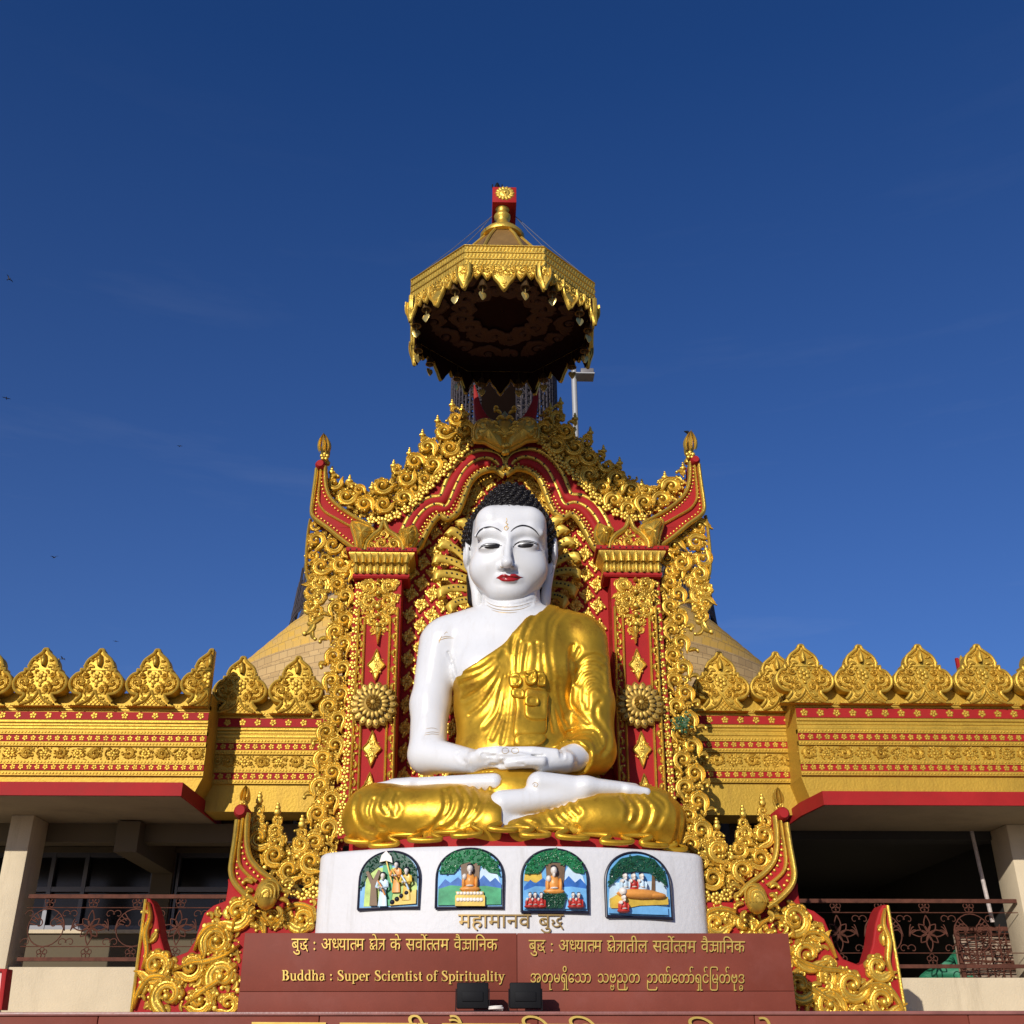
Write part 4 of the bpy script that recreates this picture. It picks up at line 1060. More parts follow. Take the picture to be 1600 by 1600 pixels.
# ---------------------------------------------------------------- low carved wing panels at both sides of the plinth
YPN = 12.6
kb = (4.21, 200, 1220)
for s in (0, 1):
    o = P(300, 1575, YPN) if s == 0 else P(1330, 1585, YPN); o[2] = 1.9
    pn = thing('carved_panel', o, 'stepped gold scroll panel on red, left of the nameboard' if s == 0 else
               'stepped gold scroll panel on red, right of the nameboard', 'carved panel', 'carved side panels of the shrine')
    Y = YPN
    sil = [(15, 1540), (105, 790), (115, 772), (145, 775), (170, 815), (195, 900), (215, 1030), (245, 1130), (300, 1160), (390, 1125), (440, 1050), (470, 950), (500, 870), (560, 820), (640, 790), (655, 700), (662, 640), (720, 720), (850, 830), (1060, 770), (1290, 775), (1290, 1540)]
    q = MB(); slab(q, W(ipt(sil, *kb), s, Y), Y, Y + .30, .02); bk = q.build('backing_slab', RED, pn, smooth=False)
    rel = Relief()
    for seed, poly, sz in ((61, [(60, 1530), (120, 1060), (130, 850), (150, 800), (172, 850), (190, 960), (215, 1080), (270, 1165), (390, 1160), (450, 1090), (480, 960), (540, 860), (650, 800), (700, 720), (850, 840), (760, 990), (740, 1530)], [.19, .155, .12, .09, .065, .045]),
                           (71, [(760, 990), (860, 850), (1060, 790), (1240, 790), (1240, 1000)], [.16, .12, .09, .065, .045])):
        carve(rel, W(ipt(poly, *kb), s, Y), sz, seed + s, lambda x, y: -.6 if s == 0 else .6, .88, .72, 9000, 0, 1.0)
        carpet(rel, W(ipt(poly, *kb), s, Y), .07, 120 if seed == 61 else 50, seed + 2 + s, None, 0)
    # running stems that bind the scrolls
    for ln in ([(40, 1500), (70, 1400), (140, 1300), (240, 1290), (330, 1350)], [(300, 1250), (420, 1200), (520, 1190), (640, 1150), (740, 1080)], [(440, 1120), (480, 1020), (540, 960), (620, 970), (650, 1050)], [(380, 1480), (500, 1380), (620, 1300), (720, 1220)],
               [(100, 1240), (130, 1130), (120, 1000), (150, 900), (140, 800)], [(690, 990), (720, 880), (800, 860), (880, 900), (930, 960)], [(940, 970), (1010, 870), (1100, 820), (1200, 840), (1230, 930)]):
        c = catmull(W(ipt(ln, *kb), s, Y), 5); n = len(c); rel.add(*ribbon(c, .034 * np.sin(np.linspace(.35, 2.9, n)), .075, 9, 0, .35))
    rel.add(*ribbon(W(ipt([(118, 780), (70, 1150), (22, 1535)], *kb), s, Y), .02, .03, 5))
    rel.wall('scroll_carving', GOLD, Y, bk)
    # openwork spires between horn and plinth
    rel = Relief()
    sp = [[(790, 500), (800, 330), (850, 180), (866, 95), (884, 170), (880, 260), (930, 330), (975, 230), (985, 168), (1000, 240), (1040, 380), (1060, 430), (1120, 340), (1145, 250), (1165, 330), (1190, 430), (1270, 470), (1270, 690), (1090, 700), (1010, 690), (900, 610), (820, 550)]]
    for pl in sp: carve(rel, W(ipt(pl, *kb), s, Y), [.14, .11, .08, .06, .042], 81 + s, lambda x, y: .2 if s == 0 else -.2, .86, .7, 8000, 0, 1.15); carpet(rel, W(ipt(pl, *kb), s, Y), .06, 300, 83 + s, None, -.05)
    for tip in ((866, 95), (985, 168), (1145, 250)):
        t0, = W(ipt([tip], *kb), s, Y)
        for dz, r, a in ((-.38, .12, 0), (-.26, .10, 1), (-.15, .07, 0)): rel.mot(VOL[0], t0 + [0, dz], r, .4 * (-1) ** a, bool((a + s) % 2), r * .9)
        for dz, r in ((-.06, .045), (-.01, .034), (.03, .02)): rel.mot(BEAD, t0 + [0, dz], r, 0, False, r * 1.3, .02)
    op = rel.wall('openwork_spires', GOLD, Y + .04, pn)
    rel = Relief()
    for i, c in enumerate(ipt([(1040, 690), (1090, 725), (1150, 748), (1222, 735)], *kb)): rel.mot(FLW8, W([c], s, Y)[0], .085, .3 * i, False, .09)
    rel.wall('small_rosettes', GOLD, Y, op)
    ho = horn([(690, 690), (676, 600), (682, 560), (700, 420), (720, 250), (716, 205), (730, 186), (765, 182), (790, 196), (792, 240), (782, 330), (784, 420), (805, 510), (870, 590), (960, 660), (1020, 715), (1022, 835), (960, 835), (850, 815), (760, 745)],
              [(850, 805), (760, 735), (698, 660), (680, 590), (688, 510), (705, 400), (722, 260)], [(790, 215), (782, 330), (784, 420), (805, 510), (870, 590), (960, 660), (1018, 730)],
              [(762, 200), (748, 330), (730, 480), (740, 560), (790, 620), (850, 665)], kb, s, Y - .14, (748, 205), pn, 1.05)
    q = Relief(); c = W(ipt([(915, 745)], *kb), s, Y - .16)[0]                # the ribbed shell boss at its foot
    V, F = dome(1, 1, 20, 5); V = V * [.125, .165, .15]; q.add(V + np.r_[c, 0], F)
    for f_ in (.95, .72, .48, .25):                                   # nested petals, each a pointed arch over the shell
        u_ = np.linspace(0, math.pi, 17); xx = .125 * f_ * np.cos(u_); zz = -.05 + (.165 * f_ + .02) * np.sin(u_) ** .8
        ww = .15 * np.sqrt(np.clip(1 - (xx / .13) ** 2 - (zz / .175) ** 2, .02, 1))
        VV, FF = tube(np.c_[c[0] + xx + (.25 if s == 0 else -.25) * (zz + .05), c[1] + zz, ww + .002], .011, 6); q.add(VV, FF)
    for sg in (1, -1):
        for k in range(4): q.mot(COM[k % 3], (c[0] + sg * (.10 + .02 * k), c[1] - .13 + .075 * k), .075, -sg * (1.9 - .45 * k), sg < 0, .11)
    q.wall('shell_boss', GOLD, Y - .16, ho)
    b = W(ipt([(758, 182), (790, 36)], *kb), s, Y - .14); b[1][0] = b[0][0] + (.02 if s == 0 else -.02); bud(b[0], b[1], Y - .14, ho)
# ---------------------------------------------------------------- the seated statue: smooth solids meshed from distance fields
def surfnets(f, org, h):
    nx, ny, nz = f.shape
    neg = f < 0
    c = np.zeros((nx - 1, ny - 1, nz - 1), np.uint8)
    for i in (0, 1):
        for j in (0, 1):
            for k in (0, 1): c += neg[i:nx - 1 + i, j:ny - 1 + j, k:nz - 1 + k]
    act = np.argwhere((c > 0) & (c < 8))
    idx = np.full(c.shape, -1, np.int32); idx[tuple(act.T)] = np.arange(len(act))
    cor = np.array([(i, j, k) for i in (0, 1) for j in (0, 1) for k in (0, 1)])
    val = np.stack([f[tuple((act + q).T)] for q in cor], 1)
    acc = np.zeros((len(act), 3)); cnt = np.zeros(len(act))
    for a in range(8):
        for b in range(a + 1, 8):
            if np.abs(cor[a] - cor[b]).sum() == 1:
                va, vb = val[:, a], val[:, b]; m = (va < 0) != (vb < 0)
                t = np.where(m, va / np.where(m, va - vb, 1), 0)
                acc += m[:, None] * (cor[a] + t[:, None] * (cor[b] - cor[a])); cnt += m
    V = (act + acc / cnt[:, None]) * h + org
    F = []
    for ax in range(3):
        o1, o2 = [q for q in range(3) if q != ax]
        sl0 = [slice(None)] * 3; sl1 = [slice(None)] * 3; sl0[ax] = slice(0, -1); sl1[ax] = slice(1, None)
        ch = np.argwhere(neg[tuple(sl0)] != neg[tuple(sl1)])
        ok = (ch[:, o1] > 0) & (ch[:, o2] > 0) & (ch[:, o1] < f.shape[o1] - 1) & (ch[:, o2] < f.shape[o2] - 1); ch = ch[ok]
        d1 = np.zeros(3, int); d1[o1] = 1; d2 = np.zeros(3, int); d2[o2] = 1
        q = np.stack([idx[tuple((ch - d1 - d2).T)], idx[tuple((ch - d2).T)], idx[tuple(ch.T)], idx[tuple((ch - d1).T)]], 1)
        fl = neg[tuple(ch.T)]
        if ax == 1: fl = ~fl
        q[~fl] = q[~fl][:, ::-1]
        F.append(q)
    F = np.concatenate(F); F = F[(F >= 0).all(1)]
    return V, F
class Field:
    def __init__(s, lo, hi, h):
        s.lo, s.h = np.array(lo, float), h
        n = np.ceil((np.array(hi) - s.lo) / h).astype(int) + 1
        g = [(s.lo[i] + h * np.arange(n[i])).astype(np.float32) for i in range(3)]
        s.X, s.Y, s.Z = np.meshgrid(*g, indexing='ij')
    def cap(s, a, b, r1, r2, sy=1.0):                      # tapered limb; sy < 1 flattens it front to back
        a = np.asarray(a, np.float32); b = np.asarray(b, np.float32); d = b - a; L2 = float(d @ d) + 1e-9
        t = np.clip(((s.X - a[0]) * d[0] + (s.Y - a[1]) * d[1] + (s.Z - a[2]) * d[2]) / L2, 0, 1)
        q = np.sqrt((s.X - a[0] - t * d[0]) ** 2 + ((s.Y - a[1] - t * d[1]) / sy) ** 2 + (s.Z - a[2] - t * d[2]) ** 2)
        return q - (r1 + (r2 - r1) * t)
    def ell(s, c, r, M=None):
        x, y, z = s.X - c[0], s.Y - c[1], s.Z - c[2]
        if M is not None: x, y, z = (M[0][0] * x + M[0][1] * y + M[0][2] * z, M[1][0] * x + M[1][1] * y + M[1][2] * z, M[2][0] * x + M[2][1] * y + M[2][2] * z)
        k0 = np.sqrt((x / r[0]) ** 2 + (y / r[1]) ** 2 + (z / r[2]) ** 2)
        k1 = np.sqrt((x / r[0] ** 2) ** 2 + (y / r[1] ** 2) ** 2 + (z / r[2] ** 2) ** 2) + 1e-6
        return k0 * (k0 - 1) / k1
    def rbox(s, c, r, e):                                  # rounded box
        q = [np.abs(v - c[i]) - (r[i] - e) for i, v in enumerate((s.X, s.Y, s.Z))]
        return np.sqrt(sum(np.maximum(v, 0) ** 2 for v in q)) + np.minimum(np.maximum(np.maximum(q[0], q[1]), q[2]), 0) - e
def smin(a, b, k):
    h = np.clip(.5 + .5 * (b - a) / k, 0, 1)
    return b + (a - b) * h - k * h * (1 - h)
def smax(a, b, k): return -smin(-a, -b, k)
def U(k, *fs):
    r = fs[0]
    for q in fs[1:]: r = smin(r, q, k)
    return r

ZP = P(740, 1321, 11.98)[2]                                # top of the plinth
so = P(797, 1320, 13.0); so[2] = ZP
statue = thing('seated_statue', so, 'white faced seated figure in a gold robe on the round plinth, hands in its lap', 'statue')
J = lambda x, y, Y: P(x, y, Y)
B = Field((-2.25, 11.75, ZP - .08), (2.75, 14.2, 7.75), .022)
# --- solids
torso = U(.25, B.ell(J(800, 1015, 13.35), (.80, .46, .62)), B.ell(J(802, 1100, 13.30), (.72, .44, .75)), B.ell(J(805, 1190, 13.25), (.74, .50, .55)),
          B.cap(J(702, 998, 13.4), J(900, 998, 13.4), .25, .25), B.ell(J(755, 1045, 13.08), (.34, .22, .26)), B.ell(J(850, 1045, 13.08), (.34, .22, .26)))
neck = B.cap(J(798, 920, 13.42), J(799, 975, 13.42), .385, .40)
trap = B.cap(J(755, 972, 13.45), J(700, 992, 13.42), .20, .22); trap2 = B.cap(J(845, 972, 13.45), J(905, 992, 13.42), .20, .22)
torso = U(.18, torso, trap, trap2)
armR = U(.10, B.cap(J(688, 1005, 13.38), J(672, 1100, 13.30), .275, .235), B.cap(J(672, 1100, 13.30), J(668, 1178, 13.18), .235, .225),
         B.cap(J(668, 1180, 13.15), J(742, 1190, 12.66), .22, .135))
armL = U(.10, B.cap(J(910, 1005, 13.38), J(922, 1100, 13.30), .30, .265), B.cap(J(922, 1100, 13.30), J(925, 1172, 13.18), .265, .25),
         B.cap(J(925, 1174, 13.15), J(878, 1190, 12.66), .25, .165))
def hand(w, kn, dirx, zz):
    """palm and four fingers pointing along dirx, thumb on the near side; w wrist, kn knuckle centre"""
    out = B.cap(w, kn, .115, .10, 1.7)
    for i, (dy, L, r) in enumerate(((-.155, .40, .055), (-.05, .46, .058), (.055, .43, .055), (.155, .34, .050))):
        a = kn + np.array([0, dy, .0]); m_ = a + np.array([dirx * L * .5, 0, -.006]); e = m_ + np.array([dirx * L * .5, .01, -.035])
        out = smin(out, np.minimum(B.cap(a, m_, r, r * .95), B.cap(m_, e, r * .95, r * .72)), .025)
    return out
hR = hand(J(742, 1189, 12.62), J(783, 1186, 12.52), 1, 0)
hL = hand(J(884, 1190, 12.62), J(846, 1194, 12.50), -1, 0)
thR = np.minimum(B.cap(J(752, 1178, 12.46), J(776, 1173, 12.42), .072, .058), B.cap(J(776, 1173, 12.42), J(796, 1172.5, 12.44), .058, .045))
thL = np.minimum(B.cap(J(866, 1179, 12.46), J(832, 1174, 12.42), .072, .058), B.cap(J(832, 1174, 12.42), J(804, 1172.5, 12.44), .058, .045))
handR = smin(hR, thR, .04); handL = smin(hL, thL, .04)
legA = U(.12, B.cap(J(760, 1262, 13.3), J(592, 1276, 12.85), .36, .355), B.cap(J(590, 1280, 12.75), J(770, 1290, 12.42), .36, .31), B.ell(J(610, 1280, 12.8), (.52, .52, .36)), B.ell(J(700, 1276, 12.62), (.72, .42, .36)))
legB = U(.12, B.cap(J(850, 1262, 13.3), J(1012, 1284, 12.85), .36, .38), B.cap(J(1014, 1290, 12.75), J(812, 1300, 12.34), .375, .20), B.ell(J(1000, 1286, 12.8), (.50, .50, .38)), B.ell(J(930, 1284, 12.60), (.66, .42, .34)))
footA = U(.06, B.cap(J(616, 1229, 12.78), J(772, 1226, 12.56), .085, .125, 1.6), B.cap(J(592, 1231, 12.74), J(640, 1229, 12.72), .055, .08, 1.8))
for i in range(4): footA = smin(footA, B.cap(J(606 + 3 * i, 1228, 12.66 + .10 * i), J(586 + 3 * i, 1230, 12.67 + .10 * i), .055, .045), .02)
footB = U(.07, B.cap(J(842, 1226, 12.40), J(915, 1232, 12.44), .145, .125, 1.3), B.cap(J(915, 1232, 12.44), J(990, 1236, 12.56), .125, .085, 1.6), B.cap(J(785, 1258, 12.36), J(905, 1243, 12.42), .165, .11, 1.2))
for i in range(4): footB = smin(footB, B.cap(J(980, 1234, 12.42 + .09 * i), J(1010 - 3 * i, 1238, 12.46 + .09 * i), .066, .054), .02)
ankA = B.cap(J(782, 1232, 12.58), J(800, 1240, 12.9), .12, .14)

def chain(lst): return pts(lst, 12.9)
def near(d, w=.10): return np.abs(d) < w
def folds(d, lines, amp, w, Yp):
    """cut the fold lines (photo pixels) into the surface as grooves with raised lips, on the front side only"""
    m = np.nonzero((np.abs(d) < .12).ravel() & (B.Y.ravel() < 13.5))[0]
    x, z, y = B.X.ravel()[m], B.Z.ravel()[m], B.Y.ravel()[m]
    D = np.full(len(m), 1e3, np.float32)
    # compare in the (slope, slope) plane of the eye so that lines sit where they were measured whatever the depth
    u, v = (x - CAM[0]) / y * 13.0, (z - CAM[2]) / y * 13.0
    pt = np.stack([u, v], 1)
    for ln in lines:
        L = catmull(np.array([[(q[0] - CAM[0]), (q[2] - CAM[2])] for q in (P(a, b, 13.0) for a, b in ln)]), 4)
        lo, hi = L.min(0) - .25, L.max(0) + .25
        k = np.nonzero(((pt > lo) & (pt < hi)).all(1))[0]
        if len(k): D[k] = np.minimum(D[k], segdist(pt[k], L))
    g = amp * np.exp(-(D / w) ** 2) - .55 * amp * np.exp(-((D - 2.1 * w) / w) ** 2)
    o = d.copy().ravel(); o[m] += g; return o.reshape(d.shape)
def z5(l): return [(a / 3.2 + 600, b / 3.2 + 930) for a, b in l]
# --- white body: one continuous surface
body = U(.07, torso, neck); body = smin(body, armR, .09)
body = smin(body, handR, .05); body = smin(body, smin(handL, armL + .03, .05), .03)
body = smin(body, U(.06, footA, footB, ankA), .03)
base = smax(U(.1, legA, legB) + .045, -(B.Z - ZP), .02)
body = smin(body, base, .03)
body = folds(body, [z5([(512, 20), (560, 45), (620, 52), (690, 42), (745, 22)]), z5([(516, 42), (570, 66), (640, 72), (700, 60), (740, 45)]), z5([(318, 285), (340, 330), (360, 400)]), z5([(365, 790), (378, 820), (410, 835)]), z5([(375, 785), (388, 810)]),
                   z5([(880, 775), (886, 810)]), z5([(895, 775), (898, 808)]), z5([(490, 795), (620, 808), (800, 802)]), z5([(530, 845), (600, 850), (700, 845)])], .013, .014, 13)
# --- robe: torso, left sleeve and leg cloth, a little outside the body
border = catmull(np.array([P(a, b, 12.95)[[0, 2]] for a, b in [(862, 925), (846, 951), (828, 962), (808, 980), (792, 1004), (765, 1026), (740, 1042), (712, 1057), (690, 1066), (640, 1085)]]), 5)
poly_r = np.vstack([border, P(560, 1120, 12.95)[[0, 2]], P(560, 1400, 12.95)[[0, 2]], P(1200, 1400, 12.95)[[0, 2]], P(1100, 850, 12.95)[[0, 2]]])
flat = np.stack([B.X[:, 0, :].ravel(), B.Z[:, 0, :].ravel()], 1)
rg_ = segdist(flat, poly_r, True) * np.where(inpoly(flat, poly_r), -1, 1)
rg_ = rg_.reshape(B.X.shape[0], 1, B.X.shape[2]).astype(np.float32)
cloth = U(.05, torso, neck * 1.0 + .03); cloth = smin(cloth, armL, .10) - .030
cloth = smax(cloth, np.broadcast_to(rg_, cloth.shape), .02)
sl_cut = B.cap(J(893, 1190, 12.60), J(740, 1195, 12.3), .30, .5)               # sleeve ends at the wrist
cloth = smax(cloth, -(sl_cut), .015)
lap = B.ell(J(800, 1250, 12.9), (.75, .55, .42))
legsA = legA - .0; legsB = legB - .0
cutA = np.broadcast_to((B.X - P(783, 1270, 12.45)[0]), B.X.shape)               # left leg cloth ends at the shin
robeA = smax(legsA, cutA, .02)
# right leg cloth stops below the white shin
def halfplane(a, b):
    n = np.array([-(b - a)[1], (b - a)[0]]); n /= np.linalg.norm(n)
    return lambda X, Z: (X - a[0]) * n[0] + (Z - a[1]) * n[1]
h1 = halfplane(P(786, 1284, 12.3)[[0, 2]], P(905, 1250, 12.35)[[0, 2]])(B.X, B.Z)
robeB = smax(legsB, np.where((B.X < P(930, 1250, 12.35)[0]) & (B.Y < 12.75), h1, -1).astype(np.float32), .03)
robeL = U(.04, robeA, robeB, smax(lap, -footA + .0, .02))
cloth = smin(cloth, robeL, .05)
cloth = smax(cloth, -(B.Z - ZP - .005), .03)
F_leg = [[(560, 1245), (556, 1268), (566, 1292), (585, 1300)], [(585, 1250), (580, 1270), (590, 1290), (600, 1294)], [(604, 1243), (597, 1258), (604, 1270)], [(622, 1242), (616, 1252), (621, 1264), (612, 1266)],
         z5([(300, 985), (308, 1050), (290, 1100), (245, 1160), (165, 1200)]), z5([(330, 975), (345, 1030), (330, 1085), (290, 1130)]), z5([(375, 970), (400, 1020), (390, 1080), (340, 1150), (220, 1195)]), z5([(425, 965), (450, 1020), (430, 1090), (380, 1145)]), z5([(470, 965), (490, 1020), (470, 1080), (430, 1125), (385, 1150)]), z5([(505, 962), (500, 1020), (470, 1060)]), z5([(25, 985), (20, 1040), (55, 1095)]),
         z5([(760, 1065), (775, 1110), (810, 1160), (850, 1190)]), z5([(790, 1050), (800, 1100), (845, 1170)]), z5([(835, 1040), (850, 1100), (900, 1150), (970, 1165)]), z5([(870, 1030), (880, 1090), (940, 1140)]), z5([(905, 1022), (905, 1070), (950, 1115)]), z5([(950, 1010), (955, 1060), (975, 1085)]), z5([(640, 1130), (720, 1090), (790, 1110)]), z5([(680, 1120), (740, 1150), (790, 1170)]),
         z5([(1195, 1010), (1225, 1060), (1215, 1120)]), z5([(1235, 1010), (1275, 1070), (1260, 1130), (1240, 1145)]), z5([(1280, 1005), (1330, 1060), (1320, 1130), (1285, 1185)]), z5([(1320, 1000), (1385, 1060), (1385, 1110), (1365, 1150)]), z5([(1350, 1000), (1400, 1040), (1400, 1090)]), z5([(1440, 1010), (1480, 1080), (1470, 1200), (1440, 1270)])]
F_arm = [z5([(975, 345), (1010, 310), (1060, 300), (1095, 320)]), z5([(965, 390), (1000, 345), (1060, 340), (1095, 365)]), z5([(960, 440), (995, 380), (1050, 372), (1090, 400), (1095, 440)]), z5([(985, 450), (1010, 410), (1060, 400), (1090, 440)]), z5([(1000, 530), (1005, 460), (1040, 430), (1085, 450), (1100, 480)]),
         z5([(1015, 560), (1020, 480), (1060, 455), (1095, 480)]), z5([(1080, 535), (1060, 560), (1060, 610), (1090, 650)]), z5([(935, 470), (930, 540), (980, 600), (1020, 640)]), z5([(920, 690), (1000, 668), (1060, 680), (1090, 740)]), z5([(930, 710), (1000, 690), (1050, 700), (1075, 755)]), z5([(940, 725), (1000, 708), (1040, 720), (1060, 765)]),
         z5([(1090, 660), (1120, 700), (1115, 760), (1095, 790)]), z5([(905, 740), (990, 735), (1030, 760), (1020, 830)]), z5([(950, 760), (985, 800), (990, 860)]), z5([(945, 250), (930, 330), (935, 420), (925, 500)]), z5([(975, 270), (950, 320)])]
F_tor = [z5([(905, 68), (850, 140), (832, 230), (830, 310), (850, 420)]), z5([(885, 66), (830, 130), (822, 210), (822, 290)]), z5([(600, 285), (560, 340), (480, 400), (390, 440)]), z5([(600, 300), (550, 400), (470, 480), (400, 520)]), z5([(610, 290), (570, 420), (500, 540), (430, 600)]), z5([(620, 300), (590, 450), (560, 580), (500, 660)]),
         z5([(630, 310), (610, 460), (590, 600), (540, 720)]), z5([(640, 330), (625, 500), (610, 640), (590, 740)]), z5([(550, 320), (480, 370), (380, 400)]), z5([(650, 200), (640, 260), (635, 360)]), z5([(680, 230), (670, 300), (665, 380)]), z5([(720, 250), (705, 330), (700, 380)]), z5([(760, 240), (765, 300), (755, 380)]), z5([(790, 250), (790, 330), (800, 380)]),
         z5([(840, 440), (850, 520), (880, 620), (910, 700)]), z5([(830, 480), (835, 580), (850, 680)]), z5([(870, 420), (880, 520), (905, 620)]), z5([(690, 120), (660, 180), (640, 240)]), z5([(760, 90), (720, 160), (700, 220)])]
F_pan = [z5([(640, 470), (636, 420), (650, 395), (680, 400), (690, 440), (670, 468), (640, 470)]), z5([(700, 440), (705, 395), (735, 378), (765, 390), (760, 420), (765, 445), (720, 450)]), z5([(765, 378), (770, 400), (800, 420), (800, 455), (765, 460)]), z5([(690, 400), (700, 460), (700, 540), (695, 570)]), z5([(765, 460), (770, 510)]),
         z5([(640, 480), (645, 510), (690, 520), (750, 512), (770, 530), (765, 565), (700, 572)]), z5([(700, 575), (700, 610), (730, 632), (800, 640)]), z5([(650, 520), (650, 620), (650, 690)]), z5([(800, 640), (812, 655), (805, 690), (770, 708), (660, 712), (648, 730), (650, 755)]), z5([(812, 470), (815, 560), (812, 640)]), z5([(655, 712), (640, 740), (650, 762), (760, 755), (800, 715)])]
cloth = folds(cloth, F_leg + F_arm, .017, .026, 13)
cloth = folds(cloth, F_tor, .013, .024, 13)
V, F = surfnets(body, B.lo, B.h)
bo = MB().add(V, F).build('body', WHITE, statue, ang=180)
V, F = surfnets(cloth, B.lo, B.h)
ro = MB().add(V, F).build('robe', GOLDR, statue, ang=180)
del body, cloth, torso, armR, armL, legA, legB, robeL, robeA, robeB, base, B

# --- curled hem along the front of the seat, and the red cushion it lies on
q = MB()
hem = catmull(np.array([P(a, b, Y) for a, b, Y in [(545, 1312, 12.75), (590, 1318, 12.45), (660, 1313, 12.25), (720, 1304, 12.16), (770, 1296, 12.12), (830, 1302, 12.12), (900, 1309, 12.14), (960, 1313, 12.2), (1020, 1320, 12.35), (1062, 1326, 12.7)]]), 12)
hem = resample(hem, .010); n = len(hem); ln = np.arange(n) * .010
ph = ln * 15.0 + .9 * np.sin(ln * 3.1)
px_ = hem.copy(); px_[:, 0] += .10 * np.sin(2 * ph); px_[:, 1] += .075 * np.cos(ph) - .03; px_[:, 2] += .018 * np.sin(ph * .5 + 1) + .02 + .052 * np.cos(ph)
hi_ = px_.copy(); hi_[:, 2] += .03; hi_[:, 1] += .08; hi_[:, 0] = hem[:, 0] + .05 * np.sin(2 * ph); md_ = (px_ + hi_) / 2; md_[:, 1] -= .015
V = np.stack([px_, md_, hi_], 1).reshape(-1, 3); q.add(V, grid_faces(n, 3, False))
q.add(*tube(px_, .031 + .006 * np.sin(ph), 8)); q.build('pleated_hem', GOLDR, ro, ang=180)
q = MB(); top = hem[::6] + [0, .07, .045]; bt = top.copy(); bt[:, 2] = ZP - .01; bk = top + [0, .6, 0]
V = np.vstack([bt, top, bk]); m_ = len(top)
q.add(V, np.vstack([[(i, i + 1, m_ + i + 1, m_ + i) for i in range(m_ - 1)], [(m_ + i, m_ + i + 1, 2 * m_ + i + 1, 2 * m_ + i) for i in range(m_ - 1)]]))
q.build('seat_cushion', RED, statue)

# --- head, in its own frame, bent slightly forward
TI = R_(13); HO = P(796, 866, 13.35)
HU, HV, HW = np.array([1.0, 0, 0]), np.array([0, -math.sin(TI), math.cos(TI)]), np.array([0, -math.cos(TI), -math.sin(TI)])
RL = R_(1.2); HU, HV = HU * math.cos(RL) - HV * math.sin(RL), HU * math.sin(RL) + HV * math.cos(RL)
HM = np.stack([HU, HV, HW])
def hl(px_, py_, w):                                        # photo pixel -> head coordinates on the plane at depth w
    d = ray(px_, py_); t = ((HO + HW * w - CAM) @ HW) / (d @ HW); return HM @ (CAM + d * t - HO)
H = Field((-.72, -.92, -.80), (.72, .98, .86), .0125)       # axes: u, v, w
hp = hl
face = H.ell((0, .02, -.02), (.515, .66, .60))
cran = H.ell((0, .20, -.18), (.555, .52, .58))
jaw = H.ell((0, -.30, .06), (.425, .46, .46)); chin = H.ell(hp(793, 925, .38), (.23, .145, .19))
ck = U(.1, H.ell(hp(762, 889, .30), (.24, .24, .22)), H.ell(hp(826, 889, .30), (.24, .24, .22)))
fore = H.rbox((0, .30, .10), (.475, .30, .40), .24)
hd = U(.16, face, cran, jaw, ck); hd = smin(hd, fore, .08); hd = smin(hd, chin, .2)
nb, nt_ = hp(794.5, 838, .52), hp(792, 880, .70)
hd = smin(hd, H.cap(nb, nt_, .036, .058), .06)
hd = smin(hd, H.ell(nt_ + [0, .01, -.01], (.07, .065, .08)), .04)
for x in (783, 801.5): hd = smin(hd, H.ell(hp(x, 886, .57), (.048, .05, .07)), .035)
for sx, (ex, ey) in ((-1, (767, 855)), (1, (822, 852.5))):
    e = hp(ex, ey, .50)
    hd = smax(hd, -H.ell(e + [0, .055, .085], (.17, .085, .075)), .06)             # hollow under the brow
    hd = smin(hd, H.ell(e + [0, .005, -.055], (.165, .105, .115)), .03)             # the lidded eyeball
    br = [hp(ex + q, ey - 22 - 7 * (1 - (q / 24.0) ** 2) + 3, .50) for q in (-24, -10, 8, 22)]
    for a, b, ra, rb in zip(br[:-1], br[1:], (.02, .042, .045), (.042, .045, .03)): hd = smin(hd, H.cap(a - [0, 0, .05], b - [0, 0, .05], ra, rb), .10)
mo = hp(795, 903, .55)
hd = smin(hd, H.ell(mo + [0, .0, -.06], (.17, .085, .11)), .06)
hd = smin(hd, H.ell(mo + [-.045, .022, .03], (.075, .032, .05)), .025); hd = smin(hd, H.ell(mo + [.045, .022, .03], (.075, .032, .05)), .025)
hd = smin(hd, H.ell(mo + [0, -.035, .025], (.10, .036, .055)), .025)
hd = smax(hd, -H.ell(mo + [0, -.005, .10], (.16, .010, .05)), .012)
hd = smax(hd, -H.cap(mo + [0, .06, .10], mo + [0, .11, .10], .022, .018), .02)     # philtrum
nk = HM @ (np.array(P(798, 965, 13.42)) - HO)
hd = smin(hd, H.cap(np.array([0, -.42, -.26]), nk, .34, .385), .035)
for s_, (tx, ty, lx, ly) in ((-1, (730, 859, 746, 943)), (1, (866, 855, 852, 941))):   # ears with long lobes
    a, b = hp(tx, ty, -.02), hp(lx, ly, .02)
    m1 = a * .62 + b * .38
    er = U(.06, H.ell(a + [0, -.06, 0], (.055, .20, .15)), H.cap(m1, b, .055, .05, 1.0), H.ell(b + [0, .05, 0], (.06, .17, .075)))
    er = smax(er, -H.ell(a + [s_ * .05, -.05, .06], (.035, .13, .06)), .02)
    hd = smin(hd, er, .03)
V, F = surfnets(hd, H.lo, H.h)
Vw = V @ HM + HO
hm = MB().add(Vw, F).build('head', WHITE, statue, ang=180)
bvh = BVHTree.FromPolygons([tuple(v) for v in Vw], [tuple(f) for f in F.tolist()])
def hit(px_, py_):
    d = Vector(ray(px_, py_)).normalized(); r = bvh.ray_cast(Vector(CAM), d)
    return (np.array(r[0]), np.array(r[1])) if r[0] is not None else (None, None)
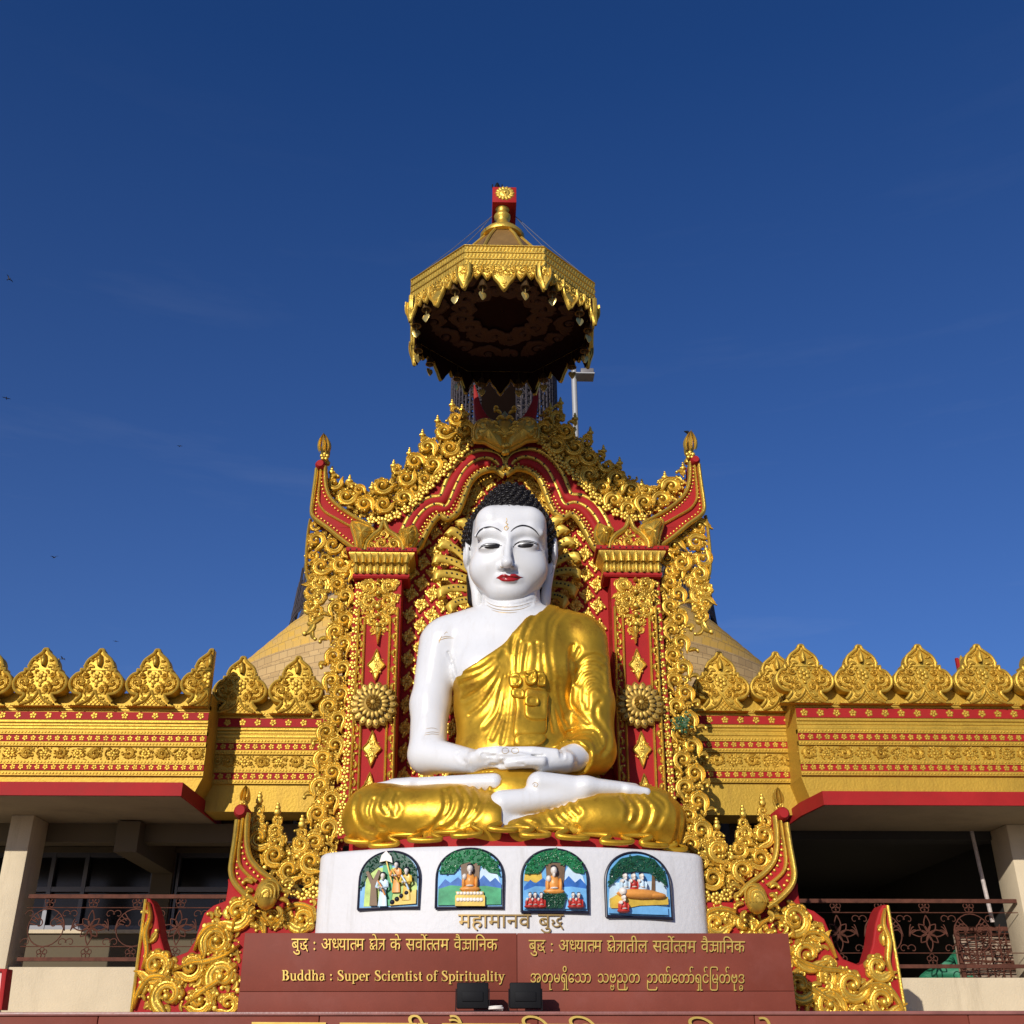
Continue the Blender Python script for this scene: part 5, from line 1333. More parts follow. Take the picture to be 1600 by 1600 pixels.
def decal(name, poly, m, off=.004, n=26, parent=None):
    lift = off > .02
    """paint layer lying on the face: the outline is dropped onto the modelled surface"""
    p = catmull(np.array(poly, float), 5, True)
    c = p.mean(0); V = []; k = len(p)
    fr = (1, .93, .8, .6, .3) if lift else (1, .8, .6, .4, .2)
    for f in fr:
        for a in p:
            h, nn = hit(*(c + (a - c) * f)); V.append(h + nn * (off * (1 if f < 1 else .4) if not lift else off * {1: -.2, .93: .75, .8: 1, .6: .9}.get(f, .8)) if h is not None else None)
    h, nn = hit(*c); V.append(h + nn * off)
    if any(v is None for v in V): V = [V[-1] if v is None else v for v in V]
    F1 = [(r * k + i, r * k + (i + 1) % k, (r + 1) * k + (i + 1) % k, (r + 1) * k + i) for r in range(len(fr) - 1) for i in range(k)]
    r = len(fr) - 1; F2 = [(r * k + i, r * k + (i + 1) % k, len(fr) * k) for i in range(k)]
    return MB().add(np.array(V), [np.array(F1), np.array(F2)]).build(name, m, parent or hm, ang=180)
def stroke(name, lst, wd, m, off=.004, taper=True, parent=None):
    p = catmull(np.array(lst, float), 7); t = np.gradient(p, axis=0); t /= np.linalg.norm(t, axis=1, keepdims=True); nn = np.stack([-t[:, 1], t[:, 0]], 1)
    n = len(p); ww = wd * (np.sin(np.linspace(.12, 3.02, n)) ** .6 if taper else np.ones(n)); V = []
    for i in range(n):
        for q in (-1, 0, 1):
            h, no = hit(*(p[i] + nn[i] * ww[i] * q))
            V.append(h + no * off * (1 if q == 0 else .5) if h is not None else V[-1])
    return MB().add(np.array(V), grid_faces(n, 3, False)).build(name, m, parent or hm, ang=180)
LIP = mat('red_lip_paint', (.36, .012, .014), .25, 0, .08, 6, coat=.3)
INK = mat('black_line_paint', (.012, .010, .010), .35)
EYEW = mat('eye_white_paint', (.74, .73, .71), .25)
GLN = mat('gold_line_paint', (.42, .26, .06), .4, .4)
c4 = lambda l: [(a / 5 + 640, b / 5 + 720) for a, b in l]
decal('lips', c4([(678, 916), (700, 900), (722, 888), (750, 886), (774, 896), (800, 884), (830, 887), (856, 902), (884, 910), (862, 918), (840, 932), (800, 942), (760, 943), (720, 938), (698, 924)]), LIP, .005)
stroke('lip_line', c4([(676, 917), (720, 913), (775, 915), (830, 911), (886, 910)]), .5, INK, .007)
for nm, wht, drk, top, lid, brow, under in (
    ('l', [(550, 684), (580, 664), (625, 658), (680, 656), (716, 664), (690, 684), (640, 694), (590, 694)], [(582, 673), (615, 663), (660, 659), (706, 662), (696, 680), (650, 689), (600, 687)], [(546, 688), (570, 668), (620, 659), (680, 656), (722, 664)], [(552, 668), (590, 650), (640, 645), (690, 650), (714, 660)],
     [(518, 596), (530, 570), (555, 540), (595, 522), (640, 519), (685, 532), (718, 554)], [(560, 700), (620, 715), (690, 700)]),
    ('r', [(806, 672), (845, 644), (900, 636), (960, 641), (1000, 656), (960, 672), (900, 682), (840, 682)], [(842, 662), (878, 647), (930, 642), (970, 651), (955, 671), (900, 680), (850, 678)], [(804, 674), (845, 644), (900, 635), (960, 641), (1006, 658)], [(815, 655), (860, 630), (915, 624), (970, 632), (1002, 648)],
     [(790, 554), (815, 530), (850, 512), (890, 506), (940, 518), (982, 546), (1012, 584)], [(830, 690), (890, 698), (970, 680)])):
    ey = decal('eye', c4(wht), EYEW, .004)
    decal('pupil', c4(drk), INK, .007, parent=ey); stroke('eye_line', c4(top), 1.0, INK, .009, parent=ey); stroke('lid_line', c4(lid), .5, INK, .005, parent=ey)
    stroke('eyebrow', c4(brow), 1.25, INK, .005)
stroke('forehead_mark', c4([(757, 448), (760, 470), (752, 486), (768, 496), (756, 510), (772, 520), (762, 540), (744, 538), (740, 522), (752, 514), (764, 528)]), .5, GLN, .005, False)
for x, y in ((706, 826), (748, 834), (790, 826)): pass
stroke('nostril_line', c4([(706, 822), (720, 832), (738, 828)]), .45, GLN, .004); stroke('nostril_line', c4([(790, 828), (806, 830), (818, 818)]), .45, GLN, .004)
stroke('ear_line', c4([(1106, 765), (1122, 800), (1118, 860), (1100, 890)]), .35, INK, .004)
# hair: black cap with rows of snail curls, topknot dome
hc = H.ell((0, .20, -.17), (.615, .575, .63)); kn = H.ell((0, .60, -.12), (.36, .33, .38)); kn2 = H.ell((0, .70, -.12), (.22, .26, .25))
cap_ = U(.16, hc, kn, kn2)
fl = [hp(a, b, .12) for a, b in [(738, 880), (739, 835), (740, 808), (743, 800.5), (751, 797), (795, 796), (835, 797), (842, 800.5), (846, 811), (850, 835), (853, 878)]]
for i_, (a_, b_) in enumerate([(738, 880), (739, 835), (740, 808), (743, 800.5), (751, 797), (795, 796), (835, 797), (842, 800.5), (846, 811), (850, 835), (853, 878)]):
    h_, _n = hit(a_, b_)
    if h_ is not None: fl[i_] = HM @ (h_ - HO)
fx = np.array([q[0] for q in fl]); fy = np.array([q[1] for q in fl])
# face opening: everything in front of the hairline outline stays free
pol = np.vstack([np.c_[fx, fy], [[fx[-1] - .01, -1.2], [fx[0] + .01, -1.2]]])
uv = np.stack([H.X[:, :, 0].ravel(), H.Y[:, :, 0].ravel()], 1)
so_ = (segdist(uv, pol, True) * np.where(inpoly(uv, pol), -1, 1)).reshape(H.X.shape[0], H.X.shape[1], 1).astype(np.float32)
front = smax(np.broadcast_to(so_, H.X.shape), -(H.Z + .10), .05)
cap_ = smax(cap_, -front, .02)
cap_ = smax(cap_, -(H.Y + .28 + .5 * np.maximum(-H.Z, 0) * 0), .03)
cap_ = smin(cap_, U(.05, H.cap(np.array([-.42, -.30, -.34]), np.array([-.46, -.60, -.30]), .16, .09), H.cap(np.array([.42, -.30, -.34]), np.array([.46, -.60, -.30]), .16, .09)), .06)
V, F = surfnets(cap_, H.lo, H.h); hair = MB().add(V @ HM + HO, F)
# curls over the whole cap
hb_ = BVHTree.FromPolygons([tuple(v) for v in V], [tuple(f) for f in F.tolist()])
ga = math.pi * (3 - 5 ** .5); N = 620
cu = []
t = np.linspace(0, 2.2 * 2 * math.pi, 26); cr_ = .044 * (1 - t / t[-1] * .93)
curl = tube(np.stack([cr_ * np.cos(t), cr_ * np.sin(t), .050 * (t / t[-1]) ** .8], 1), np.linspace(.017, .012, 26), 6)
for i in range(N):
    yy = 1 - 2 * (i + .5) / N; rr = math.sqrt(1 - yy * yy); d = Vector((rr * math.cos(i * ga), yy, rr * math.sin(i * ga)))
    o = Vector((0, .30, -.12)); r = hb_.ray_cast(o + d * 1.6, -d)
    if r[0] is None or r[0].y < -.05 or (r[0].z > -.08 and (inpoly(np.array([[r[0].x, r[0].y]]), pol)[0] or segdist(np.array([[r[0].x, r[0].y]]), pol)[0] < .035)): continue
    n_ = r[1].normalized(); tq = n_.orthogonal().normalized(); bq = n_.cross(tq)
    M = np.array([tq, bq, n_]); hair.add((np.array(curl[0]) @ M + np.array(r[0]) - np.array(n_) * .006) @ HM + HO, curl[1])
hair.build('hair', BLACK, hm, ang=180)
# painted gold touches on the arm
bvb = BVHTree.FromPolygons([tuple(np.array(v.co) + np.array(bo.matrix_world.translation) + so) for v in bo.data.vertices], [tuple(p.vertices) for p in bo.data.polygons])
bvh = bvb
for ln in ([(602, 1100), (640, 1124), (700, 1140), (780, 1143), (860, 1134), (960, 1102)], [(602, 1128), (650, 1152), (720, 1167), (800, 1168), (880, 1157), (945, 1130)], [(640, 1165), (700, 1182), (780, 1188), (840, 1182)]):
    stroke('neck_line', c4(ln), .45, GLN, .004, parent=bo)
bvr = BVHTree.FromPolygons([tuple(np.array(v.co) + so) for v in ro.data.vertices], [tuple(p.vertices) for p in ro.data.polygons])
bvh = bvr
for nm, pl, o in (('shawl_end', [(642, 705), (655, 560), (640, 470), (650, 395), (700, 380), (800, 380), (812, 480), (816, 620), (810, 690), (760, 712), (690, 712)], .022),
                  ('shawl_fold', [(644, 735), (655, 712), (700, 705), (780, 705), (808, 712), (800, 738), (750, 756), (660, 758)], .040),
                  ('shawl_fold', [(700, 615), (696, 570), (700, 470), (760, 465), (812, 480), (815, 560), (812, 630), (770, 640), (725, 634)], .036),
                  ('shawl_fold', [(640, 508), (638, 482), (660, 470), (700, 478), (704, 512), (690, 522), (660, 520)], .036),
                  ('shawl_fold', [(700, 560), (702, 512), (740, 506), (768, 520), (768, 558), (745, 568)], .050),
                  ('shawl_fold', [(636, 460), (636, 415), (650, 394), (676, 396), (692, 420), (690, 450), (672, 468), (648, 468)], .048),
                  ('shawl_fold', [(704, 440), (703, 400), (720, 380), (748, 380), (764, 398), (762, 432), (745, 454), (718, 456)], .056),
                  ('shawl_fold', [(762, 455), (768, 420), (764, 395), (782, 386), (803, 400), (806, 440), (796, 460)], .046)):
    decal(nm, z5(pl), GOLDR, o * 1.9, parent=ro)
bvh = bvb
for ln, wd in (([(272, 228), (310, 215), (350, 214)], .5), ([(285, 212), (310, 206), (335, 207)], .4), ([(300, 196), (312, 184), (318, 190)], .35), ([(275, 240), (278, 225), (290, 205)], .5), ([(205, 690), (240, 684), (275, 688)], .35), ([(200, 700), (240, 694), (276, 698)], .35), ([(210, 668), (240, 664), (268, 670)], .3)):
    stroke('gold_skin_line', z5(ln), wd, GLN, .004, parent=bo)
for ln in ([(590, 770), (605, 764), (620, 770), (622, 785), (605, 792), (592, 786), (590, 772)], [(638, 770), (655, 764), (670, 770), (672, 785), (655, 792), (640, 786), (638, 772)], [(742, 945), (756, 936), (770, 945), (762, 958), (750, 955), (754, 946)]):
    stroke('nail_line', z5(ln), .35, GLN, .004, False, parent=bo)
# ---------------------------------------------------------------- plinth with a curved front
XL_, XR_ = P(499, 1390, 12.7)[0], P(1099, 1395, 12.7)[0]
XC_ = (XL_ + XR_) / 2; HWP = (XR_ - XL_) / 2
def yplinth(x): return 11.98 + .50 * (np.abs((np.asarray(x) - XC_) / HWP)) ** 2.4
fx_ = np.linspace(-1, 1, 61) * (HWP - .16)
plan = [(XC_ + a, float(yplinth(XC_ + a))) for a in fx_]
e = plan[-1]
arcR = [(XC_ + HWP - .16 + .16 * math.sin(t), e[1] + .02 + .22 * (1 - math.cos(t))) for t in np.linspace(.4, 1.57, 6)]
planf = [(2 * XC_ - a, b) for a, b in arcR[::-1]] + plan + arcR
planf = [(planf[0][0], 14.2)] + planf + [(planf[-1][0], 14.2)]
zb_ = 1.95
po = np.array([XC_, 12.6, zb_])
plinth = thing('plinth', po, 'white curved plinth with four painted arched niches beneath the golden robe', 'plinth')
q = MB(); n = len(planf); rings = [(zb_, 0), (ZP - .06, 0), (ZP - .025, -.008), (ZP, -.035)]
V = []
for z, o in rings:
    for (a, b) in planf: V.append((XC_ + (a - XC_) * (1 + o / HWP), b - o * (1 if b < 14 else 0), z))
top = len(rings) - 1
q.add(V, [grid_faces(len(rings), n, False), np.array([[top * n + i for i in range(n)][::-1]])])
q.build('plinth_body', WHITEM, plinth)

NAVY = mat('niche_edge_paint', (.015, .015, .03), .4)
SKYB = mat('painted_sky_blue', (.16, .42, .72), .3, 0, .3, 4); SKYW = mat('painted_pale_sky', (.55, .70, .80), .3, 0, .15, 5)
MTN = mat('painted_mountain_blue', (.03, .13, .42), .3, 0, .4, 8); MEAD = mat('painted_meadow', (.05, .34, .14), .3, 0, .4, 7)
LEAFG = mat('painted_leaf_green', (.012, .16, .045), .25, 0, .5, 14, coat=.4); LEAFD = mat('painted_dark_leaf', (.010, .07, .030), .25, 0, .4, 14, coat=.4)
BARK = mat('painted_bark', (.16, .09, .04), .5, 0, .3, 9); ORNG = mat('painted_orange_robe', (.72, .30, .06), .4, 0, .15, 9)
SKIN = mat('painted_pale_skin', (.76, .70, .62), .4, 0, .05, 9); REDR = mat('painted_red_robe', (.5, .04, .03), .4, 0, .2, 9)
YEL = mat('painted_yellow', (.68, .46, .06), .4, 0, .2, 12); LIME = mat('painted_lime', (.40, .55, .12), .4, 0, .35, 10)
class Niche:
    def __init__(s, px0, px1, py0, py1):
        s.c = ((px0 + px1) / 2, (py0 + py1) / 2)
        p = P(s.c[0], s.c[1], 12.0)
        for _ in range(5): p = P(s.c[0], s.c[1], float(yplinth(p[0])))
        s.o = p; d = .02; sl = float((yplinth(p[0] + d) - yplinth(p[0] - d)) / (2 * d))
        s.u = np.array([1, sl, 0]) / math.hypot(1, sl); s.n = np.array([s.u[1], -s.u[0], 0])
        a = s.loc(px0, py1); b = s.loc(px1, py0); s.x0, s.x1, s.z0, s.z1 = a[0], b[0], a[1], b[1]
        w_, h_ = s.x1 - s.x0, s.z1 - s.z0
        t = np.linspace(0, math.pi, 25)
        s.out = np.array([(s.x0, s.z0)] + [((s.x0 + s.x1) / 2 - w_ / 2 * math.cos(q), s.z0 + h_ * .48 + h_ * .52 * math.sin(q) ** .85) for q in t] + [(s.x1, s.z0)])
        s.k = w_ / (px1 - px0)
    def loc(s, px_, py_):
        d = ray(px_, py_); t = ((s.o - CAM) @ s.n) / (d @ s.n); q = CAM + d * t - s.o
        return np.array([q @ s.u, q[2]])
    def L(s, lst): return np.array([s.loc(a / 2.5 + 480, b / 2.5 + 1300) for a, b in lst])
    def W(s, V): V = np.asarray(V); return s.o + V[:, :1] * s.u + V[:, 1:2] * np.array([0, 0, 1.0]) + V[:, 2:3] * s.n
    def add(s, V, F, nm, m, par): return MB().add(s.W(V), F).build(nm, m, par)
    def plate(s, p, w0, w1, nm, m, par):
        bm = MB(); slab(bm, p, 0, .01); v = np.concatenate(bm.v); v = np.c_[v[:, 0], v[:, 2], np.where(v[:, 1] < .005, w1, w0)]
        return MB().add(s.W(v), bm.f).build(nm, m, par)
    def clip(s, p, w0, w1, nm, m, par, sc=.93):                 # keep a painted area inside the niche
        c = s.out.mean(0); o = c + (s.out - c) * sc; p = np.array(p)
        bad = ~inpoly(p, o)
        for i in np.nonzero(bad)[0]:
            j = resample(np.vstack([o, o[:1]]), .02); p[i] = j[np.argmin(np.hypot(*(j - p[i]).T))]
        return s.plate(p, w0, w1, nm, m, par)
    def blob(s, c, r, w, nm, m, par, k=12): 
        V, F = ball(1, k, 8); return s.add(V * [r[0], r[1], r[2]] + [c[0], c[1], w], F, nm, m, par)
    def leaves(s, poly, nm, m, par, seed, w0=.03, N=260):
        rg = np.random.RandomState(seed); c = s.out.mean(0); o = c + (s.out - c) * .92
        p = s.L(poly); lo, hi = p.min(0), p.max(0); rel = Relief(); cnt = 0
        s.clip(resample(np.vstack([p, p[:1]]), .03)[:-1], .0, w0, nm, m, par)
        while cnt < N:
            q = lo + rg.rand(2) * (hi - lo)
            if inpoly(q[None], p)[0] and inpoly(q[None], o)[0]:
                rel.mot(COM[cnt % 3], q, .014 + .008 * rg.rand(), rg.rand() * 6.28, rg.rand() < .5, .02, w0 - .002 + .012 * rg.rand())
            cnt += 1
        if rel.v: MB().add(s.W(np.concatenate(rel.v)), rel.f).build('leaf_relief', m, par)
    def seated(s, x, y, h, par, robe=ORNG, w=.05):              # a small seated relief figure, (x, y) its base in crop pixels
        b = s.loc(x / 2.5 + 480, y / 2.5 + 1300); H = h / 2.5 * s.k
        V = []; q = MB(); a = MB()
        for c, r in (((0, .10), (.40, .12, .06)), ((0, .38), (.22, .30, .06)), ((-.24, .32), (.08, .26, .05)), ((.24, .32), (.08, .26, .05))):
            v, f = ball(1, 12, 8); q.add(s.W(v * [r[0] * H, r[1] * H, .05] + [b[0] + c[0] * H, b[1] + c[1] * H, w]), f)
        for c, r in (((0, .82), (.125, .16)), ((0, .66), (.06, .10)), ((-.20, .52), (.10, .13)), ((0, .20), (.16, .05))):
            v, f = ball(1, 12, 8); a.add(s.W(v * [r[0] * H, r[1] * H, .05] + [b[0] + c[0] * H, b[1] + c[1] * H, w + .02]), f)
        q.build('figure_robe', robe, par); a.build('figure_skin', SKIN, par)
        v, f = ball(1, 10, 6); MB().add(s.W(v * [.12 * H, .07 * H, .04] + [b[0], b[1] + .95 * H, w + .012]), f).build('figure_hair', NAVY, par)
    def standing(s, x, y, h, par, robe, sash=None, w=.045):     # a small standing relief figure
        b = s.loc(x / 2.5 + 480, y / 2.5 + 1300); H = h / 2.5 * s.k; q = MB(); a = MB()
        V, F = lathe([(.15, 0), (.13, .2), (.10, .42), (.12, .52), (.15, .66), (.16, .74), (.07, .80)], 12); V = V * [H, .05, H]; q.add(s.W(np.c_[V[:, 0] + b[0], V[:, 2] + b[1], V[:, 1] + w]), F)
        for sg in (1, -1): V, F = tube(np.array([(sg * .15, .73, .02), (sg * .19, .56, .035), (sg * .06, .52, .07)]) * [H, H, 1] + [b[0], b[1], w], [.045 * H, .04 * H, .03 * H], 7); q.add(s.W(V), F)
        for c, r in (((0, .90), (.075, .095)), ((0, .80), (.04, .05)), ((.05, .52), (.04, .04)), ((-.05, .52), (.04, .04))):
            v, f = ball(1, 12, 8); a.add(s.W(v * [r[0] * H, r[1] * H, .03] + [b[0] + c[0] * H, b[1] + c[1] * H, w + .02 + (.05 if c[1] < .6 else 0)]), f)
        q.build('figure_robe', robe, par); a.build('figure_skin', SKIN, par)
        v, f = ball(1, 10, 6); MB().add(s.W(v * [.085 * H, .06 * H, .03] + [b[0], b[1] + .965 * H, w + .012]), f).build('figure_hair', NAVY, par)
        if sash is not None: V, F = tube(np.array([(-.13, .74, .05), (.02, .55, .07), (.13, .30, .05)]) * [H, H, 1] + [b[0], b[1], w], .028 * H, 6); MB().add(s.W(V), F).build('figure_sash', sash, par)
def niche(px0, px1, py0, py1, lab):
    N = Niche(px0, px1, py0, py1)
    c = N.out.mean(0)
    fr = N.plate(N.out, -.05, .012, 'niche', NAVY, plinth); fr['label'] = lab
    p = np.vstack([N.out, N.out[:1]]); V, F = ribbon(p, .014, .02, 5, .008)
    N.add(V, F, 'niche_rim', NAVY, fr)
    N.plate(c + (N.out - c) * .955, .012, .0135, 'painted_sky', SKYB, fr)
    return N, fr
# 1: forest with parasol and figures
N, f = niche(560, 658, 1329, 1422, 'niche with a forest, a parasol and standing figures')
N.clip(N.L([(235, 140), (420, 140), (440, 200), (440, 295), (225, 295)]), .013, .018, 'painted_field', LIME, f)
N.clip(N.L([(300, 120), (330, 115), (345, 200), (330, 290), (290, 290), (295, 200)]), .018, .024, 'painted_glade', MEAD, f)
N.leaves([(210, 230), (215, 150), (260, 85), (330, 76), (400, 90), (435, 150), (440, 210), (400, 170), (360, 130), (290, 130), (240, 170)], 'tree_crown', LEAFD, f, 1)
N.plate(N.L([(250, 290), (256, 210), (236, 160), (246, 155), (264, 190), (285, 150), (294, 158), (276, 210), (280, 290)]), .02, .055, 'tree_trunk', BARK, f)
N.plate(N.L([(292, 122), (300, 95), (318, 78), (338, 100), (342, 124), (318, 116)]), .05, .075, 'painted_parasol', SKIN, f)
N.plate(N.L([(314, 116), (319, 116), (340, 200), (335, 200)]), .05, .06, 'parasol_stick', YEL, f)
N.standing(352, 238, 112, f, ORNG, YEL); N.standing(300, 292, 122, f, SKYW, ORNG, .055); N.standing(392, 268, 118, f, YEL, SKYW, .05)
N.clip(N.L([(330, 292), (345, 262), (400, 236), (436, 226), (438, 292)]), .02, .045, 'painted_steps', YEL, f)
for (x, y) in ((338, 276), (356, 264), (374, 252), (394, 240)): N.blob(N.L([(x, y)])[0], (.028, .026, .03), .04, 'dark_bowl', NAVY, f)
# 2 and 3: seated figure under a tree
def sit(px0, px1, py0, py1, ox, lab, third):
    N, f = niche(px0, px1, py0, py1, lab)
    o = lambda l: N.L([(a + ox, b + (3 if third else 0)) for a, b in l])
    if third: N.clip(o([(515, 190), (520, 140), (580, 130), (590, 200)]), .013, .02, 'painted_dawn', YEL, f)
    N.clip(o([(640, 220), (690, 130), (745, 170), (762, 210), (762, 230)]), .013, .022, 'painted_cloud', SKYW, f)
    N.clip(o([(512, 215), (540, 185), (560, 200), (590, 178), (620, 205), (650, 215), (690, 170), (715, 196), (735, 180), (760, 205), (764, 235), (512, 240)]), .014, .03, 'painted_mountains', MTN, f)
    N.clip(o([(510, 225), (560, 210), (640, 215), (700, 212), (764, 222), (764, 296), (508, 296)]), .014, .036, 'painted_meadow', MEAD if not third else SKYB, f)
    N.plate(o([(606, 210), (600, 120), (676, 120), (670, 210)]), .02, .035, 'tree_trunk', BARK, f)
    N.leaves([(a + ox, b) for a, b in [(518, 165), (530, 110), (575, 78), (637, 68), (700, 80), (740, 120), (752, 165), (710, 160), (680, 128), (637, 118), (600, 130), (575, 165)]], 'tree_crown', LEAFG, f, 3 + third, .04)
    if not third:
        N.plate(o([(582, 236), (690, 236), (690, 250), (696, 252), (696, 292), (580, 292), (580, 252), (586, 250)]), .03, .075, 'pedestal', YEL, f)
        q = Relief()
        for x in np.linspace(592, 682, 8):
            for y, r in ((243, .020), (268, .024)): q.mot(BEAD, o([(x, y)])[0], r, 0, False, .02, .074)
        N.add(np.concatenate(q.v), q.f, 'pedestal_beads', SKIN, f)
        N.seated(637 + ox, 236, 104, f)
    else:
        N.plate(o([(585, 240), (680, 240), (670, 268), (668, 298), (598, 298), (594, 268)]), .03, .075, 'pedestal', LEAFD, f)
        N.leaves([(a + ox, b) for a, b in [(588, 246), (680, 246), (668, 298), (598, 298)]], 'pedestal_leaf', LEAFD, f, 9, .075, 90)
        N.seated(632 + ox, 246, 104, f)
        for x in (538, 558, 582, 706, 728): N.seated(x + ox, 300, 56, f, REDR, .06)
sit(681, 787, 1326, 1420, 0, 'niche with a seated figure on a yellow pedestal under a tree', 0)
sit(815, 917, 1328, 1426, 330, 'niche with a seated figure teaching red robed listeners', 1)
# 4: reclining figure
N, f = niche(947, 1044, 1335, 1433, 'niche with a reclining golden figure and three seated mourners')
N.clip(N.L([(1175, 300), (1180, 200), (1400, 190), (1405, 320), (1172, 315)]), .013, .018, 'painted_haze', SKYW, f)
N.leaves([(1175, 215), (1180, 150), (1220, 105), (1287, 92), (1350, 108), (1392, 160), (1402, 215), (1370, 190), (1330, 160), (1280, 155), (1225, 165)], 'tree_crown', LEAFD, f, 6, .04)
for x in (1230, 1262, 1340): N.plate(N.L([(x, 290), (x + 4, 150), (x + 14, 150), (x + 16, 290)]), .018, .03, 'tree_trunk', BARK, f)
for x in (1235, 1268, 1300): N.seated(x, 232, 58, f, REDR if x == 1268 else SKYW, .04)
N.clip(N.L([(1178, 262), (1215, 240), (1400, 256), (1402, 286), (1290, 290), (1240, 300), (1180, 300)]), .02, .06, 'painted_couch', YEL, f)
b = N.L([(1290, 246)])[0]; N.blob(b, (.27, .055, .06), .06, 'reclining_robe', ORNG, f); N.blob(N.L([(1222, 236)])[0], (.045, .045, .05), .075, 'reclining_head', SKIN, f)
N.blob(N.L([(1352, 252)])[0], (.12, .035, .05), .07, 'reclining_legs', ORNG, f)
N.clip(N.L([(1176, 296), (1240, 302), (1290, 292), (1340, 288), (1402, 296), (1404, 326), (1174, 318)]), .016, .045, 'painted_floor', SKYB, f)
N.seated(1226, 318, 58, f, REDR, .07)

# ---------------------------------------------------------------- terrace: floor, front wall, nameboard
zt_ = P(800, 1580.5, 11.0)[2]
q = MB(); box(q, -16, 16, 11.06, 24, zt_ - .3, zt_ - .06); tag(q.build('terrace_floor', CREAM, smooth=False), kind='structure')
tw = thing('terrace_wall', (0, 11.0, 0), 'maroon stone terrace wall along the bottom edge of the view', 'wall')
q = MB()
for i in range(16): bbox(q, -16 + 2 * i + .004 + .18, -16 + 2 * i + 1.996 + .18, 11.0, 11.25, 0, zt_ - .03, .006)
q.build('stone_cladding', MAROON, tw)
COPE = mat('worn_coping', (.26, .10, .08), .4, 0, .2, 5, .1, 40)
q = MB(); bbox(q, -16, 16, 10.975, 11.3, zt_ - .032, zt_, .008); q.build('coping', COPE, tw)
YPL = 11.55
pa, pb, pc, pd = P(383, 1455, YPL), P(1232, 1461, YPL), P(1245, 1585, YPL), P(373, 1578, YPL)
nb_ = thing('nameboard', (0, YPL, zt_), 'wide maroon stone board with four lines of raised gold lettering below the plinth', 'nameboard')
zt2 = (pa[2] + pb[2]) / 2; seam = P(808, 1520, YPL)[0]
for a, b in ((pa[0], seam - .002), (seam + .002, pb[0])):
    q = MB(); zse = P(800, 1549, YPL)[2]; bbox(q, a, b, YPL, YPL + .22, zse + .0015, zt2, .004); bbox(q, a, b, YPL + .001, YPL + .22, zt_ - .05, zse - .0015, .004); q.build('stone_slab', MAROON, nb_)

# ---------------------------------------------------------------- lettering: glyph outlines laid out by hand, then raised
LET = mat('gold_letters', (.66, .45, .10), .35, .5, .1, 6)
_g = {}
def glyph(t):
    if t not in _g:
        cu = bpy.data.curves.new('glyph', 'FONT'); cu.body = t; cu.resolution_u = 4
        o = bpy.data.objects.new('glyph', cu); COL.objects.link(o); bpy.context.view_layer.update()
        dg = bpy.context.evaluated_depsgraph_get(); me = o.evaluated_get(dg).to_mesh()
        v = np.array([tuple(q.co)[:2] for q in me.vertices]) if len(me.vertices) else np.zeros((0, 2)); f = [list(p.vertices) for p in me.polygons]
        o.evaluated_get(dg).to_mesh_clear(); bpy.data.objects.remove(o); bpy.data.curves.remove(cu)
        _g[t] = (v, f)
    return _g[t]
def cutg(g, pt, no):
    bm = bmesh.new(); vs = [bm.verts.new((a, b, 0)) for a, b in g[0]]
    for f in g[1]:
        try: bm.faces.new([vs[i] for i in f])
        except ValueError: pass
    bmesh.ops.bisect_plane(bm, geom=bm.verts[:] + bm.edges[:] + bm.faces[:], plane_co=(*pt, 0), plane_no=(*no, 0), clear_outer=True)
    bm.verts.index_update(); v = np.array([tuple(q.co)[:2] for q in bm.verts]); f = [[q.index for q in p.verts] for p in bm.faces]; bm.free()
    return v, f
def strk(lst, w_=.06):
    p = catmull(np.array(lst, float)[:, :2], 5); n = len(p)
    t = np.gradient(p, axis=0); t /= np.maximum(np.linalg.norm(t, axis=1, keepdims=True), 1e-9); nn = np.stack([-t[:, 1], t[:, 0]], 1)
    a = np.array(lst, float)
    if a.shape[1] > 2: ww = np.interp(np.linspace(0, 1, n), np.linspace(0, 1, len(a)), a[:, 2])
    else: ww = np.full(n, w_)
    V = np.vstack([p + nn * ww[:, None] / 2, p - nn * ww[:, None] / 2])
    return V, [[i, i + 1, n + i + 1, n + i] for i in range(n - 1)]
def bar(x0, x1, y0, y1): return np.array([(x0, y0), (x1, y0), (x1, y1), (x0, y1)]), [[0, 1, 2, 3]]
def special(k):
    HL = (.555, .622)
    if k == 'ksha': return [bar(0, .64, *HL), bar(.50, .57, 0, .56), strk([(.28, .57), (.14, .52), (.08, .43), (.14, .36), (.28, .35)]), strk([(.22, .35), (.10, .24), (.08, .12), (.16, .05), (.26, .09), (.34, .22), (.52, .30)]), strk([(.14, .30), (.26, .16), (.36, .02)])], .625
    if k == 'tra': return [bar(0, .52, *HL), bar(.38, .45, 0, .56), strk([(.40, .36), (.24, .37), (.08, .37)]), strk([(.36, .35), (.2, .2), (.05, .02)])], .505
    if k == 'gya': return [bar(0, .74, *HL), bar(.60, .67, 0, .56), strk([(.10, .40), (.2, .42), (.30, .38), (.6, .38)]), strk([(.31, .56), (.31, .2), (.24, .07), (.13, .05), (.06, .14)]), strk([(.31, .19), (.40, .09), (.48, .12), (.50, .2)])], .725
    if k == 'ddha':
        return [bar(0, .62, *HL), strk([(.46, .57), (.46, .44), (.36, .42), (.30, .34), (.34, .24), (.46, .22), (.54, .26)]), strk([(.05, .36), (.14, .33), (.16, .25), (.09, .20), (.13, .10), (.28, .04), (.42, .10), (.47, .22)]), strk([(.44, .16), (.52, .02), (.58, -.08)])], .60
    if k == 'reph': return [strk([(-.06, .63), (-.12, .74), (-.05, .84), (.05, .82)], .05)], 0
    if k == 'aareph': return [strk([(-.02, .63), (.0, .76), (.08, .84), (.16, .80)], .05)], 0
